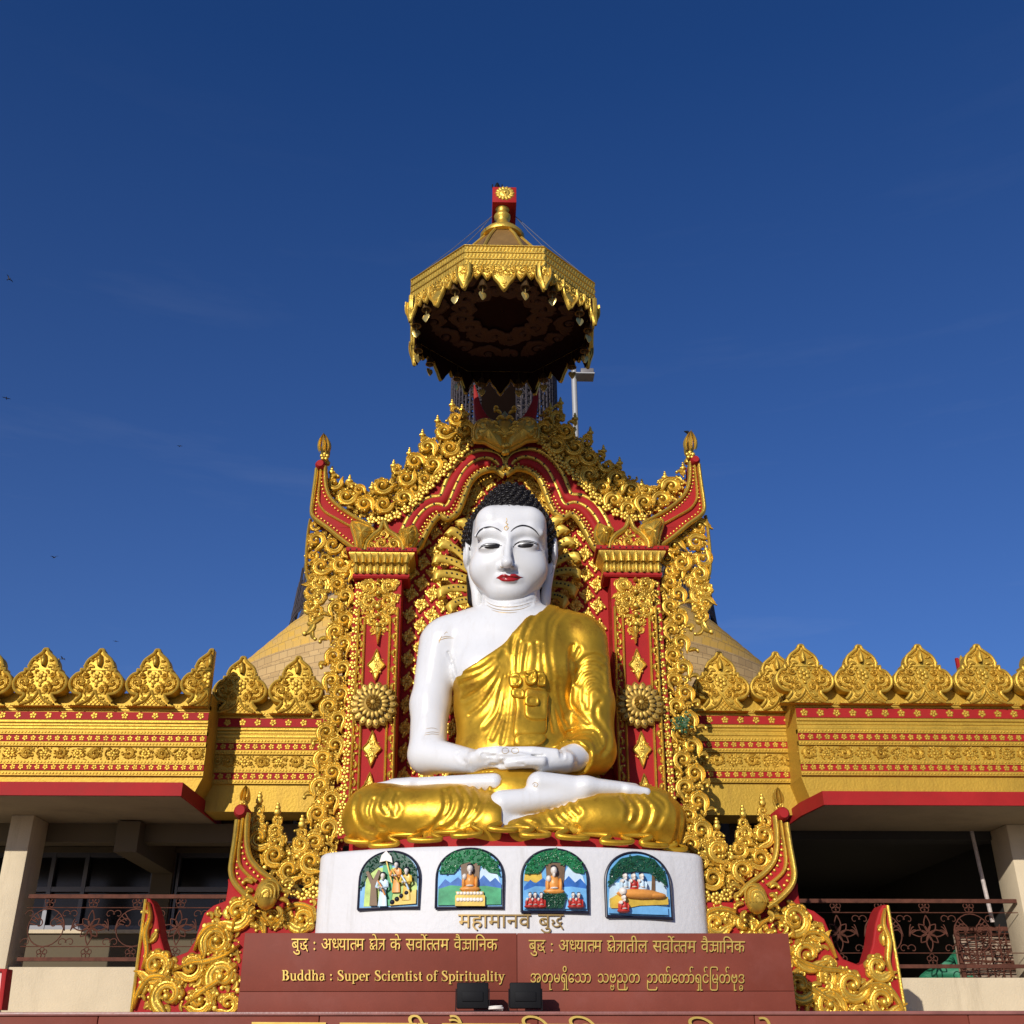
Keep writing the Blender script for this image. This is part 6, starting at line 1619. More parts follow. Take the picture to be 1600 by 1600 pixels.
def adv(t): return (glyph('क' + t + 'क')[0][:, 0].max() - glyph('कक')[0][:, 0].max()) if t.strip() else .32
def devan(tokens):
    x = 0; out = []
    for k in tokens:
        if k == ' ': x += .36; continue
        if k[0] == '#': gs, a = special(k[1:])
        elif k[0] == '/':                                    # half form: the right-hand stem is taken off
            g = glyph(k[1:]); a = adv(k[1:]) - .125; gs = [cutg(g, (a, 0), (1, 0))]; a -= .02
        else: gs, a = [glyph(k)], adv(k)
        for v, f in gs: out.append((v + [x, 0], f))
        x += a
    return out, x
def burm(tokens):
    x = 0; out = []
    for k in tokens:
        if k == ' ': x += .55; continue
        if isinstance(k, tuple):                             # subscript letter under the one before it
            v, f = glyph(k[0]); out.append((v * .62 + [x - k[1], -.46], f)); continue
        v, f = glyph(k); out.append((v + [x, 0], f))
        x += glyph(k + 'ဗ')[0][:, 0].max() - glyph('ဗ')[0][:, 0].max()
    return out, x
sf = lambda x, w_=.11, y=0.0, t=.035: bar(x - w_, x + w_, y, y + t)
st = lambda x, y0, y1, w_=.095: bar(x - w_ / 2, x + w_ / 2, y0, y1)
arc = lambda cx, cy, rx, ry, a0, a1, w0, w1: strk([(cx + rx * math.cos(R_(a)), cy + ry * math.sin(R_(a)), w0 + (w1 - w0) * abs(math.cos(R_(a)))) for a in np.linspace(a0, a1, 11)])
LAT = {'B': ([st(.13, 0, .66, .11), sf(.14, .13), sf(.14, .13, .625), arc(.20, .50, .20, .145, -90, 90, .035, .11), arc(.20, .19, .24, .172, -90, 90, .035, .12), bar(.13, .22, .625, .66), bar(.13, .22, 0, .035), bar(.13, .22, .335, .37)], .54),
       'S': ([strk([(.40, .50, .03), (.36, .60, .04), (.24, .645, .05), (.12, .59, .09), (.12, .47, .11), (.25, .36, .12), (.38, .26, .12), (.42, .15, .10), (.34, .04, .06), (.20, .015, .04), (.09, .08, .03), (.06, .20, .03)]), bar(.385, .415, .46, .66), bar(.05, .08, 0, .22)], .50),
       'u': ([st(.12, .10, .44), sf(.09, .08, .41), arc(.24, .13, .12, .12, 180, 300, .05, .09), strk([(.28, .02, .04), (.36, .08, .03)]), st(.38, 0, .44), sf(.35, .08, .41), sf(.42, .07)], .50),
       'd': ([st(.37, 0, .68), sf(.33, .08, .65), sf(.41, .07), arc(.23, .22, .155, .20, 60, 300, .04, .10)], .50), 'h': ([st(.11, 0, .68), sf(.08, .08, .65), sf(.11, .10), arc(.26, .30, .12, .14, 0, 170, .05, .09), st(.38, 0, .31), sf(.38, .10)], .50),
       'a': ([st(.32, .06, .34), strk([(.36, .05, .05), (.42, .04, .03)]), arc(.22, .33, .11, .11, 0, 170, .05, .09), arc(.19, .13, .115, .12, 60, 330, .04, .09), strk([(.32, .28, .04), (.2, .24, .05)])], .44),
       'p': ([st(.12, -.20, .44), sf(.09, .08, .41), sf(.12, .10, -.20), arc(.27, .22, .155, .20, -120, 120, .04, .10)], .50), 'e': ([arc(.23, .22, .16, .20, 0, 300, .04, .10), bar(.12, .38, .22, .25)], .43),
       'r': ([st(.11, 0, .44), sf(.08, .08, .41), sf(.11, .10), strk([(.13, .28, .04), (.20, .40, .05), (.30, .40, .09)])], .36), 'c': ([arc(.23, .22, .16, .20, 50, 310, .04, .10), strk([(.33, .33, .09), (.34, .36, .09)])], .41),
       'i': ([st(.11, 0, .44), sf(.08, .08, .41), sf(.11, .10), (dome(.065, 0, 10, 2)[0][:, :2] + [.11, .59], dome(.065, 0, 10, 2)[1][0].tolist() + dome(.065, 0, 10, 2)[1][1].tolist())], .25),
       'n': ([st(.11, 0, .44), sf(.08, .08, .41), sf(.11, .10), arc(.26, .30, .12, .13, 0, 170, .05, .09), st(.38, 0, .31), sf(.38, .10)], .51), 't': ([st(.13, .08, .58), bar(.03, .25, .40, .44), arc(.20, .09, .07, .07, 180, 320, .04, .08)], .29),
       's': ([strk([(.27, .33, .03), (.24, .40, .04), (.16, .425, .05), (.09, .37, .08), (.12, .28, .09), (.24, .18, .09), (.28, .10, .08), (.20, .025, .05), (.10, .03, .04), (.06, .10, .03)])], .36),
       'o': ([arc(.24, .22, .165, .20, 0, 360, .04, .10)], .48), 'f': ([st(.13, 0, .55), sf(.13, .10), bar(.03, .26, .40, .44), arc(.22, .56, .09, .10, 20, 180, .04, .09)], .29), 'l': ([st(.11, 0, .68), sf(.08, .08, .65), sf(.11, .10)], .25),
       'y': ([strk([(.08, .43, .095), (.24, .05, .09)]), strk([(.38, .43, .04), (.24, .02, .05), (.16, -.16, .06), (.06, -.17, .09)]), sf(.09, .09, .41), sf(.38, .08, .41)], .46),
       ':': ([(dome(.06, 0, 10, 2)[0][:, :2] + [.14, y], dome(.06, 0, 10, 2)[1][0].tolist() + dome(.06, 0, 10, 2)[1][1].tolist()) for y in (.07, .36)], .30), ' ': ([], .24)}
def latin(s_):
    x = 0; out = []
    for c in s_:
        for v, f in LAT[c][0]: out.append((np.array(v) + [x, 0], f))
        x += LAT[c][1] + .012
    return out, x
def lettering(name, lay, x0, x1, y_top, y_base, Yf, parent, ref=.622, dep=.022, m=None, dy=0.0):
    gs, wd = lay; bm = bmesh.new(); k = 0
    sx, sy = (x1 - x0) / wd, (y_base - y_top) / ref
    for v, f in gs:
        k += 1
        vs = []
        for a, b in v:
            px_, py_ = x0 + a * sx, y_base - b * sy + dy * a * sx
            Y = Yf(px_, py_) if callable(Yf) else Yf
            vs.append(bm.verts.new(P(px_, py_, Y - .0015 * (k % 3))))
        for q_ in f:
            try: bm.faces.new([vs[i] for i in q_])
            except ValueError: pass
    bmesh.ops.remove_doubles(bm, verts=bm.verts[:], dist=1e-5)
    r = bmesh.ops.extrude_face_region(bm, geom=bm.faces[:])
    for g in r['geom']:
        if isinstance(g, bmesh.types.BMVert): g.co.y -= dep
    bmesh.ops.recalc_face_normals(bm, faces=bm.faces[:])
    q = MB(); addbm(q, bm); return q.build(name, m or LET, parent, smooth=False)
W_b = ['बु', '#ddha']
W_adhy = ['अ', '/ध', 'या', '/त', 'म']; W_sarv = ['स', 'वो', '#reph', '/त', 'त', 'म']; W_vaigy = ['वै', '#gya', 'ा', 'िन', 'क']
W_sarv = ['स', 'वो', '#reph', '/त', 'त', 'म']
lettering('lettering', devan(W_b + [' ', ':', ' '] + W_adhy + [' ', '#ksha', 'े', '#tra', ' ', 'के', ' '] + W_sarv + [' '] + W_vaigy), 456, 777, 1467, 1484.5, YPL, nb_, dy=.002)
lettering('lettering', devan(W_b + [' ', ':', ' '] + W_adhy + [' ', '#ksha', 'े', '#tra', 'ा', 'ती', 'ल', ' '] + W_sarv + [' '] + W_vaigy), 826, 1163, 1469, 1486.5, YPL, nb_, dy=.006)
lettering('lettering', latin('Buddha : Super Scientist of Spirituality'), 441, 789, 1516, 1532, YPL, nb_, .66, dy=.004)
lettering('lettering', burm(['အ', 'တု', 'မ', 'ရှိ', 'ေ', 'သ', 'ာ', ' ', 'သ', 'ဗ', ('ဗ', .60), 'ည', 'ု', 'တ', ' ', 'ဉ', 'ာ', 'ဏ်', 'ေ', 'တ', 'ာ်', 'ရှ', 'င်', 'ြမ', 'တ်', 'ဗု', 'ဒ', ('ဓ', .55)]), 828, 1163, 1521, 1535, YPL, nb_, .546, dy=.004)
def ypl_front(px_, py_):
    Y = 12.0
    for _ in range(4): Y = float(yplinth(P(px_, py_, Y)[0]))
    return Y - .004
lettering('lettering', devan(['म', 'हा', 'मा', 'न', 'व', ' '] + W_b), 716, 880, 1429, 1449.5, ypl_front, plinth, m=mat('bronze_letters', (.34, .22, .07), .4, .5))
# only the tops of the letters on the terrace wall reach into view
lettering('lettering', devan(['म', 'न', 'स', ' ', 'ग', 'म', 'की', ' ', 'मै', 'त', 'कि', ' ', 'वि', 'श', 'व', ' ', 'मु', 'दि', 'ता', ' ', 'के']), 394, 1210, 1597, 1626, 10.985, tw, dy=.006)

# floodlights on the coping, cable coil between them
for (x0, x1, lab) in ((714, 763, 'black floodlight facing the board, left one of the pair'), (796.5, 846, 'black floodlight facing the board, right one of the pair')):
    Y = 11.12; a, b = P(x0, 1535, Y), P(x1, 1579, Y)
    t = thing('floodlight', ((a[0] + b[0]) / 2, Y, zt_), lab, 'floodlight', 'floodlights on the terrace wall')
    q = MB(); bbox(q, a[0], b[0], Y, Y + .10, zt_ + .03, a[2], .012); bbox(q, a[0] + .05, b[0] - .05, Y - .012, Y + .001, zt_ + .09, a[2] - .08, .004)
    h = q.build('lamp_housing', DARK, t)
    q = MB(); box(q, a[0] - .012, a[0] - .002, Y + .02, Y + .06, zt_, zt_ + .2); box(q, b[0] + .002, b[0] + .012, Y + .02, Y + .06, zt_, zt_ + .2); box(q, a[0] - .012, b[0] + .012, Y + .02, Y + .06, zt_ + .001, zt_ + .012)
    q.build('bracket', DARK, t, smooth=False)
    q = MB(); box(q, a[0] + .02, b[0] - .02, Y + .1, Y + .108, zt_ + .05, a[2] - .02); q.build('front_glass', GLASS, t, smooth=False)
q = MB(); c = P(775, 1577, 11.1)
t = np.linspace(0, 12.5, 60); q.add(*tube(np.c_[c[0] + (.055 + .01 * np.sin(t * 2.3)) * np.cos(t), c[1] + .04 * np.sin(t), zt_ + .02 + .0022 * t], .009, 6))
tag(q.build('cable_coil', SKIN, org=np.array([c[0], c[1], zt_])), 'small pale coil of cable between the two floodlights', 'cable')
# corner of another carved board cut off by the left edge
sb_ = thing('side_board', P(-10, 1570, 12.4), 'red edged pale board cut off at the left edge of the view', 'board')
q = MB(); slab(q, pts([(-60, 1515), (11, 1518), (3, 1578), (-60, 1578)], 12.4), 12.4, 12.5, .01); q.build('board', mat('pale_pink_paint', (.70, .45, .40), .5), sb_)
q = MB(); slab(q, pts([(4, 1514), (12, 1516), (4, 1578), (-3, 1578)], 12.38), 12.36, 12.52, .01); slab(q, pts([(-60, 1511), (12, 1514), (11.5, 1519), (-60, 1517)], 12.38), 12.362, 12.522, .01); q.build('red_edge', RED, sb_)
# ---------------------------------------------------------------- hanging umbrella over the statue
YU = 12.1; AP = 1.21
zr = P(780, 416, YU - AP)[2]; ztb = P(780, 384.5, YU - AP)[2]
xu = P(784.5, 500, YU)[0]
um = thing('ceremonial_umbrella', (xu, YU, zr), 'octagonal gilded umbrella hanging above the statue from a red beam', 'umbrella')
RO = AP / math.cos(math.pi / 8)
ang = [math.pi / 8 + k * math.pi / 4 for k in range(8)]
ring8 = lambda r, z: [(xu + r / math.cos(math.pi / 8) * math.cos(a), YU + r / math.cos(math.pi / 8) * math.sin(a), z) for a in ang]
def oct_lathe(prof, m, nm, par, smooth=False):
    V = []
    for r, z in prof: V += ring8(r, z)
    return MB().add(V, grid_faces(len(prof), 8, True)).build(nm, m, par, smooth=smooth)
hb = ztb - zr
band = oct_lathe([(AP - .06, zr), (AP, zr), (AP, zr + hb * .30), (AP + .015, zr + hb * .32), (AP + .015, zr + hb * .36), (AP, zr + hb * .38), (AP, zr + hb * .63), (AP + .015, zr + hb * .65), (AP + .015, zr + hb * .69), (AP, zr + hb * .71), (AP, zr + hb * .95), (AP + .02, zr + hb * .97), (AP + .02, ztb), (AP - .06, ztb)], GOLD, 'rim_band', um)
roofg = mat('brown_gold_roof', (.30, .17, .05), .5, .4, .15, 4)
roof = oct_lathe([(AP - .05, ztb - .01), (.86, ztb + .16), (.62, ztb + .48), (.40, ztb + .88), (.24, ztb + 1.12)], roofg, 'roof', um)
q = MB()
for a in ang:
    q.add(*tube([(xu + r * math.cos(a) * 1.08, YU + r * math.sin(a) * 1.08, z) for r, z in ((AP - .05, ztb + .01), (.86, ztb + .18), (.62, ztb + .50), (.40, ztb + .90), (.24, ztb + 1.13))], .022, 6))
q.build('roof_rib', GOLD, roof)
CEIL = mat('shaded_dark_red', (.014, .003, .0025), .8, spec=.1)  # near-black: shade under the canopy put into the colour
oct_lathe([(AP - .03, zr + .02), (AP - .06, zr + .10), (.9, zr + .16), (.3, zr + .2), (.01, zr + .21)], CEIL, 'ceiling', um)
lat_ = [(.20, ztb + .98), (.31, ztb + 1.03), (.32, ztb + 1.12), (.26, ztb + 1.26), (.13, ztb + 1.40), (.09, ztb + 1.62), (.08, ztb + 1.72), (.115, ztb + 1.78), (.12, ztb + 1.86), (.08, ztb + 1.93), (.07, ztb + 2.02), (.10, ztb + 2.10)]
# the finial reaches the underside of the beam
zbm = P(788, 316, 11.95)[2]
kz = (zbm - (ztb + 1.10)) / (2.12 - .98)
lat_ = [(r, ztb + 1.10 + (z - ztb - .98) * kz) for r, z in lat_] + [(.02, zbm)]
V, F = lathe(lat_, 20, (xu, YU, 0)); MB().add(V, F).build('finial', GOLD, um, ang=60)
q = Relief()
def facet(k):                                               # frame of one side: centre, along, outward
    a = k * math.pi / 4 + math.pi / 2
    n = np.array([math.cos(a), math.sin(a), 0]); u = np.array([-n[1], n[0], 0]); return np.array([xu, YU, 0]) + n * AP, u, n
HWF = AP * math.tan(math.pi / 8)
vm, bm_ = MB(), MB()
lm = MB()
unit = Relief()                                             # one side of the valance: hanging leaf points
lin = Relief()  # added dark plates behind the leaves, standing in for their unlit inner side
def leafpt(c, wd, h, rel):
    hp_ = [(0, -h), (.10 * wd, -h * .92), (.25 * wd, -h * .70), (.42 * wd, -h * .52), (.5 * wd, -h * .3), (.48 * wd, 0)]
    o = catmull(hp_, 4); pl = np.vstack([o, (o * [-1, 1])[::-1][:-1 if False else None]]) + c
    s_ = MB(); slab(s_, pl, 0, .03, .006); v = np.concatenate(s_.v); rel.add(np.c_[v[:, 0], v[:, 2], .015 - v[:, 1]], s_.f)
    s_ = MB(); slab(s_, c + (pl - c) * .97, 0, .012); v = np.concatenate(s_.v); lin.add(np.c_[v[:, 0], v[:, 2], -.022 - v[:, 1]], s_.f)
    for s in (1, -1): rel.add(*ribbon(c + o * [s * .95, .97], .014, .03, 5, .012))
    for s in (1, -1):
        rel.mot(VOL[0], c + [s * wd * .2, -h * .30], wd * .17, s * 1.0, s < 0, .03, .014); rel.mot(COM[0], c + [s * wd * .1, -h * .62], wd * .10, math.pi - s * .4, s < 0, .03, .014)
    rel.mot(BEAD, c + [0, -h * .15], wd * .10, 0, False, .04, .014); rel.mot(BEAD, c + [0, -h * .78], wd * .05, 0, False, .03, .014)
for x in (-HWF, -HWF / 2 * 0 , HWF): pass
leafpt(np.array([0, 0.0]), .30, .38, unit)
for s in (1, -1):
    leafpt(np.array([s * HWF * .42, 0.0]), .17, .21, unit); leafpt(np.array([s * HWF * .68, 0.0]), .16, .19, unit)
    leafpt(np.array([s * HWF * .985, 0.0]), .21, .37, unit)
strip(unit, [(-HWF * .95, -.055), (0, -.055), (HWF * .95, -.055)], .075, .085, .016, True, .8)
uv_, uf_ = np.concatenate(unit.v), unit.f; lv_ = np.concatenate(lin.v)
tl = Relief()
for r in range(3):
    for i, x in enumerate(np.linspace(-HWF * .97, HWF * .97, 22)):
        tl.add(*ribbon([(x, zr + hb * (.05 + .33 * r)), (x + .014, zr + hb * (.15 + .33 * r)), (x + .03, zr + hb * (.27 + .33 * r))], [.018, .022, .016], .012, 5))
tv_, tf_ = np.concatenate(tl.v), tl.f
bells = []
for k in range(8):
    c, u, n = facet(k)
    vm.add(c + uv_[:, :1] * u + (uv_[:, 1:2] + zr) * [0, 0, 1] + (uv_[:, 2:] - .02) * n, uf_)
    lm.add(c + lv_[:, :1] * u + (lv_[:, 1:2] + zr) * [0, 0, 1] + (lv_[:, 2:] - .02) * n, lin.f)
    bm_.add(c + tv_[:, :1] * u + tv_[:, 1:2] * [0, 0, 1] + tv_[:, 2:] * n, tf_)
    for s in (-.28, .28): bells.append(c + u * s * HWF * 2 * .95 - n * .07 + np.array([0, 0, zr]))
vo_ = vm.build('valance', GOLD, um); lm.build('shade_plate', CEIL, vo_); bm_.build('rim_tiles', GOLD, band)
q = Relief()
cm = MB()
for k in range(8):                                          # carved scrolls, the underside's shade put into their colour
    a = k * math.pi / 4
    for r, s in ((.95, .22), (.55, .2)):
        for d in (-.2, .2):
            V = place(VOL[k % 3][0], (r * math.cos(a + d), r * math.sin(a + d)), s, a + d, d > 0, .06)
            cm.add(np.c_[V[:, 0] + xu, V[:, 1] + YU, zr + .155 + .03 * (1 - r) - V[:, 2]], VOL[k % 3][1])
cm.build('ceiling_scrolls', mat('shaded_red_gilding', (.055, .018, .008), .7, .1), um)
BRZ = mat('bronze_bell', (.10, .06, .025), .4, .6)
bell_lbl = ['front left', 'front right']
first = None
heart = [(0, -.10), (.035, -.06), (.055, -.02), (.045, .012), (.02, .02), (0, .005), (-.02, .02), (-.045, .012), (-.055, -.02), (-.035, -.06)]
def mkbell(p):
    t = thing('wind_bell', p, 'small bronze bell with a gilded heart leaf hanging from the umbrella rim', 'bell', 'wind bells round the umbrella rim')
    q = MB(); V, F = lathe([(.012, -.02), (.03, -.04), (.045, -.08), (.055, -.13), (.065, -.15), (.05, -.15), (.01, -.08)], 14, p); q.add(V, F)
    q.build('bell', BRZ, t)
    q = MB(); q.add(*tube([p + [0, 0, .09], p, p + [0, 0, -.03]], .007, 5)); q.build('hook', BRZ, t)
    q = MB(); slab(q, catmull(np.array(heart) + [p[0], p[2] - .24], 3, True), p[1] - .004, p[1] + .004, .002); q.add(*tube([p + [0, 0, -.10], p + [0, 0, -.23]], .005, 5)); q.build('heart_leaf', mat('bright_leaf', (.70, .52, .16), .25, .7) if 'bright_leaf' not in bpy.data.materials else bpy.data.materials['bright_leaf'], t)
    return t
rgb_ = random.Random(4)
for i, p in enumerate(bells):
    p = p - np.array([0, 0, .09 + .05 * rgb_.random()])
    if first is None: first = mkbell(p)
    else:
        o = first.copy(); COL.objects.link(o); o.location = p
        for ch in first.children:
            c_ = ch.copy(); COL.objects.link(c_); c_.parent = o
        o.rotation_euler.z = rgb_.uniform(-.9, .9)
# beam, its end rosette and the post that carries it
bw = (P(807, 303, 11.95)[0] - P(769.5, 303, 11.95)[0]) / 2; bx = P(788.2, 303, 11.95)[0]
zt3 = P(788, 292, 11.95)[2]
bt = thing('red_beam', (bx, 16.4, 0), 'red cantilever beam with a gilded end rosette above the umbrella', 'beam')
q = MB(); bbox(q, bx - bw, bx + bw, 11.95, 16.6, zbm, zt3, .01); q.build('beam', RED, bt)
q = MB(); bbox(q, bx - .30, bx + .30, 16.15, 16.55, 0, zbm - .002, .02); q.build('post', mat('dark_post_paint', (.007, .004, .003), .9, spec=.0), bt)
rel = Relief(); c = pts([(789, 302)], 11.95)[0]
for i in range(14):
    a = i * 2 * math.pi / 14; d = dome(.03, .02, 7, 2); V = place(d[0] * [1.7, 1, 1], (c[0] + .095 * math.cos(a), c[1] + .085 * math.sin(a)), 1, a, False, 1); rel.add(V, d[1])
rel.add(*[(lambda g: (g[0] + np.r_[c, 0], g[1]))(dome(.10, .025, 20, 3))][0]); rel.mot(BEAD, c, .025, 0, False, .03, .02)
rel.wall('end_rosette', GOLD, 11.95, bt)
wires = [(807, 322, 889, 405), (806, 322, 850, 392), (770, 322, 715, 392), (770, 322, 650, 430)]
ZF = zbm
for i, (a, b, c_, d) in enumerate(wires):
    k = (6, 5, 0, 1)[i] if False else None
    p0 = np.array([bx + (bw if a > 788 else -bw), 12.3, zbm + .05]); an = [R_(-22.5), R_(-67.5), R_(-112.5), R_(-157.5)][i]
    p1 = np.array([xu + RO * math.cos(an), YU + RO * math.sin(an), ztb])
    q = MB(); q.add(*tube([p0, (p0 + p1) / 2 + [0, 0, -.02], p1], .005, 5))
    lab = ['thin stay wire from the beam to the far right rim corner', 'thin stay wire from the beam to the front right rim corner', 'thin stay wire from the beam to the front left rim corner', 'thin stay wire from the beam to the far left rim corner'][i]
    tag(q.build('stay_wire', mat('steel_wire', (.25, .25, .27), .4, .5) if i == 0 else bpy.data.materials['steel_wire'], org=p0), lab, 'wire', 'stay wires of the umbrella')
# little weather lamp on the beam
c = P(777, 290, 12.1); q = MB(); t = thing('small_lamp', (c[0], 12.1, zt3), 'tiny dark lantern on top of the red beam', 'lamp')
q.add(*tube([(c[0], 12.1, zt3), (c[0], 12.1, zt3 + .12)], .012, 6)); q.build('stem', DARK, t)
q = MB(); V, F = lathe([(.01, .06), (.035, .07), (.04, .14), (.025, .19), (.005, .22)], 10, (c[0], 12.1, zt3)); q.add(V, F)
for s in (-1, 1): q.add(*tube([(c[0], 12.1, zt3 + .08), (c[0] + s * .07, 12.1, zt3 + .12), (c[0] + s * .07, 12.1, zt3 + .18)], .01, 5))
q.build('lantern', DARK, t)

# ---------------------------------------------------------------- the great dome far behind
YD = 78.0; xd = P(787, 1000, YD)[0]
mpp = (P(788, 1000, YD)[0] - P(787, 1000, YD)[0]) * .915
zd = lambda y: P(787, y, YD)[2]
dome_t = thing('pagoda', (xd, YD, 0), 'huge pale stone pagoda dome with gilded terraces rising behind the shrine', 'pagoda')
def brick_mat(nm, c1, c2, c3, sx, sz):
    m = mat(nm, c1, .7, 0, .12, .4); t_ = m.node_tree; b = t_.nodes['Principled BSDF']
    tc = t_.nodes.new('ShaderNodeTexCoord'); sep = t_.nodes.new('ShaderNodeSeparateXYZ'); t_.links.new(tc.outputs['Object'], sep.inputs[0])
    at = t_.nodes.new('ShaderNodeMath'); at.operation = 'ARCTAN2'; t_.links.new(sep.outputs['Y'], at.inputs[0]); t_.links.new(sep.outputs['X'], at.inputs[1])
    ml = t_.nodes.new('ShaderNodeMath'); ml.operation = 'MULTIPLY'; ml.inputs[1].default_value = sx; t_.links.new(at.outputs[0], ml.inputs[0])
    cb = t_.nodes.new('ShaderNodeCombineXYZ'); t_.links.new(ml.outputs[0], cb.inputs['X']); t_.links.new(sep.outputs['Z'], cb.inputs['Y'])
    br = t_.nodes.new('ShaderNodeTexBrick'); t_.links.new(cb.outputs[0], br.inputs['Vector'])
    br.inputs['Color1'].default_value = (*c1, 1); br.inputs['Color2'].default_value = (*c2, 1); br.inputs['Mortar'].default_value = (*c3, 1)
    br.inputs['Scale'].default_value = 1; br.inputs['Brick Width'].default_value = .62; br.inputs['Row Height'].default_value = sz; br.inputs['Mortar Size'].default_value = .018
    t_.links.new(br.outputs['Color'], b.inputs['Base Color']); return m
STONE = brick_mat('pale_dome_stone', (.56, .38, .16), (.44, .29, .12), (.28, .18, .08), 18, .42)
GTILE = brick_mat('gilded_dome_tiles', (.66, .40, .06), (.58, .38, .12), (.34, .22, .06), 18, .5)
NET = mat('netted_dome', (.16, .13, .11), .9, 0, .25, .5)
def dl(prof, m, nm, par=dome_t): 
    V, F = lathe([(r * mpp, zd(y)) for r, y in prof], 96, (xd, YD, 0)); return MB().add(V, F).build(nm, m, par, ang=25)
zq = lambda y: (P(787, y, YD)[2] - CAM[2]) * .905 + CAM[2]
zd_ = zd
zd = zq
ZA, KC = P(787, 700, YD)[2], .90                              # the terraces follow a cone: its apex and slope fitted to the outline
def cone(t0, t1, n):                                          # stepped terraces with a small lip on each riser
    o = []
    for t in np.linspace(t0, t1, n + 1)[:-1]:
        h = (t1 - t0) / n; r_ = KC * t
        o += [(r_, ZA - t), (r_ - .05, ZA - t - h * .62), (r_ + .2, ZA - t - h * .66), (r_ + .2, ZA - t - h * .88), (r_ + KC * h - .1, ZA - t - h)]
    return o
def dl2(prof, m, nm): V, F = lathe(prof, 120, (xd, YD, 0)); return MB().add(V, F).build(nm, m, dome_t, ang=25)
dl2(cone(23.2, 43, 16), STONE, 'lower_terraces')
dl2(cone(18.8, 23.2, 6), GTILE, 'gilded_terraces')
dl2(cone(17.4, 18.8, 1), STONE, 'upper_terrace')
dl2([(15.6, ZA - 17.4), (15.3, ZA - 16.2), (14.4, ZA - 14.2), (12.6, ZA - 11.2), (10.2, ZA - 8.2), (7.6, ZA - 5.2), (5.2, ZA - 2.2), (3.5, ZA + .4), (2.6, ZA + 2.6), (2.3, ZA + 5)], NET, 'bell')
zd = zd_
dl([(60, 620), (64, 612), (52, 600), (56, 590), (44, 575), (40, 560), (30, 530), (12, 480), (1, 430)], mat('pale_gold_spire', (.20, .14, .07), .6, .2, .3, .8), 'spire')
POLE = mat('scaffold_pole', (.06, .05, .055), .7, .2, .3, 2)
sc = thing('scaffolding', (xd, YD, 28), 'dark pole scaffolding wrapped round the bell of the pagoda', 'scaffolding')
q = MB(); rg = random.Random(8)
for i in range(150):
    a = math.pi + i * math.pi / 150 + .01
    for r1, r2, z0, z1 in ((15.95, 15.6, ZA - 17.3, ZA - 14.0), (15.0, 14.0, ZA - 14.8, ZA - 10.8)):
        top = z1 + rg.uniform(-.5, .9)
        q.add(*tube([(xd + r1 * math.cos(a), YD + r1 * math.sin(a), z0), (xd + r2 * math.cos(a), YD + r2 * math.sin(a), top)], .05, 4, False))
for z, r_ in ((-17, 15.95), (-16.2, 15.85), (-15.4, 15.75), (-14.6, 15.1), (-13.7, 14.8), (-12.8, 14.6), (-11.8, 14.3)):
    q.add(*tube([(xd + r_ * math.cos(a), YD + r_ * math.sin(a), ZA + z) for a in np.linspace(math.pi, 2 * math.pi, 80)], .05, 4, False))
q.build('pole_ring', POLE, sc)
q = MB()                                                    # cage round the spire, seen under the umbrella
for i in range(64):
    a = i * 2 * math.pi / 64; r = 100 * mpp
    q.add(*tube([(xd + r * math.cos(a), YD + r * math.sin(a), zd(700)), (xd + r * math.cos(a), YD + r * math.sin(a), zd(568 + rg.uniform(-6, 4)))], .075, 4, False))
    for k in range(7):
        b = a + rg.uniform(.1, .5) * (1 if k % 2 else -1); y = 690 - k * 18
        q.add(*tube([(xd + r * math.cos(a), YD + r * math.sin(a), zd(y)), (xd + r * .9 * math.cos(b), YD + r * .9 * math.sin(b), zd(y - rg.uniform(8, 22)))], .06, 4, False))
for y in range(575, 700, 9):
    q.add(*tube([(xd + 100 * mpp * math.cos(a), YD + 100 * mpp * math.sin(a), zd(y + rg.uniform(-1, 1))) for a in np.linspace(0, 2 * math.pi, 40)], .07, 4, False))
q.build('spire_cage', POLE, sc)
# small pointed posts behind the cresting
for (x, y0, y1, lab) in ((92, 1029, 1075, 'small pointed gilded post behind the left cresting'), (1501, 1024, 1065, 'small pointed red and gold post behind the right cresting')):
    Y = 20.0; a = P(x, y0, Y); b = P(x, y1 + 60, Y); r = .085
    t = thing('roof_post', (a[0], Y, b[2]), lab, 'post')
    q = MB(); V, F = lathe([(r, b[2]), (r, a[2] - .25), (r * .7, a[2] - .1), (.01, a[2])], 10, (a[0], Y, 0)); q.add(V, F); q.build('shaft', GOLDL, t)
    q = MB(); box(q, a[0] - r - .035, a[0] - r + .02, Y - .03, Y + .03, b[2], a[2] - .06); q.build('red_edge', RED, t, smooth=False)

# floodlight mast behind the shrine, right of the umbrella
Y = 18.0; a, b = P(896.5, 578, Y), P(896.5, 720, Y)
mt = thing('lamp_mast', (a[0], Y, 0), 'pale steel mast with a floodlight just right of the umbrella', 'lamp post')
STEEL = mat('pale_steel', (.34, .34, .33), .5, .1, .05, 3)
q = MB(); q.add(*tube([(a[0], Y, 0), (a[0], Y, a[2])], .055, 14)); q.build('mast', STEEL, mt)
q = MB(); c = P(917, 583, Y - .1); bbox(q, c[0] - .13, c[0] + .13, Y - .2, Y + .08, c[2] - .05, c[2] + .06, .02); lh = q.build('lamp_head', mat('grey_lamp_housing', (.14, .13, .13), .5), mt)
q = MB(); box(q, a[0] + .02, c[0] + .14, Y - .21, Y + .09, c[2] - .075, c[2] - .052); q.build('lamp_plate', STEEL, lh, smooth=False)

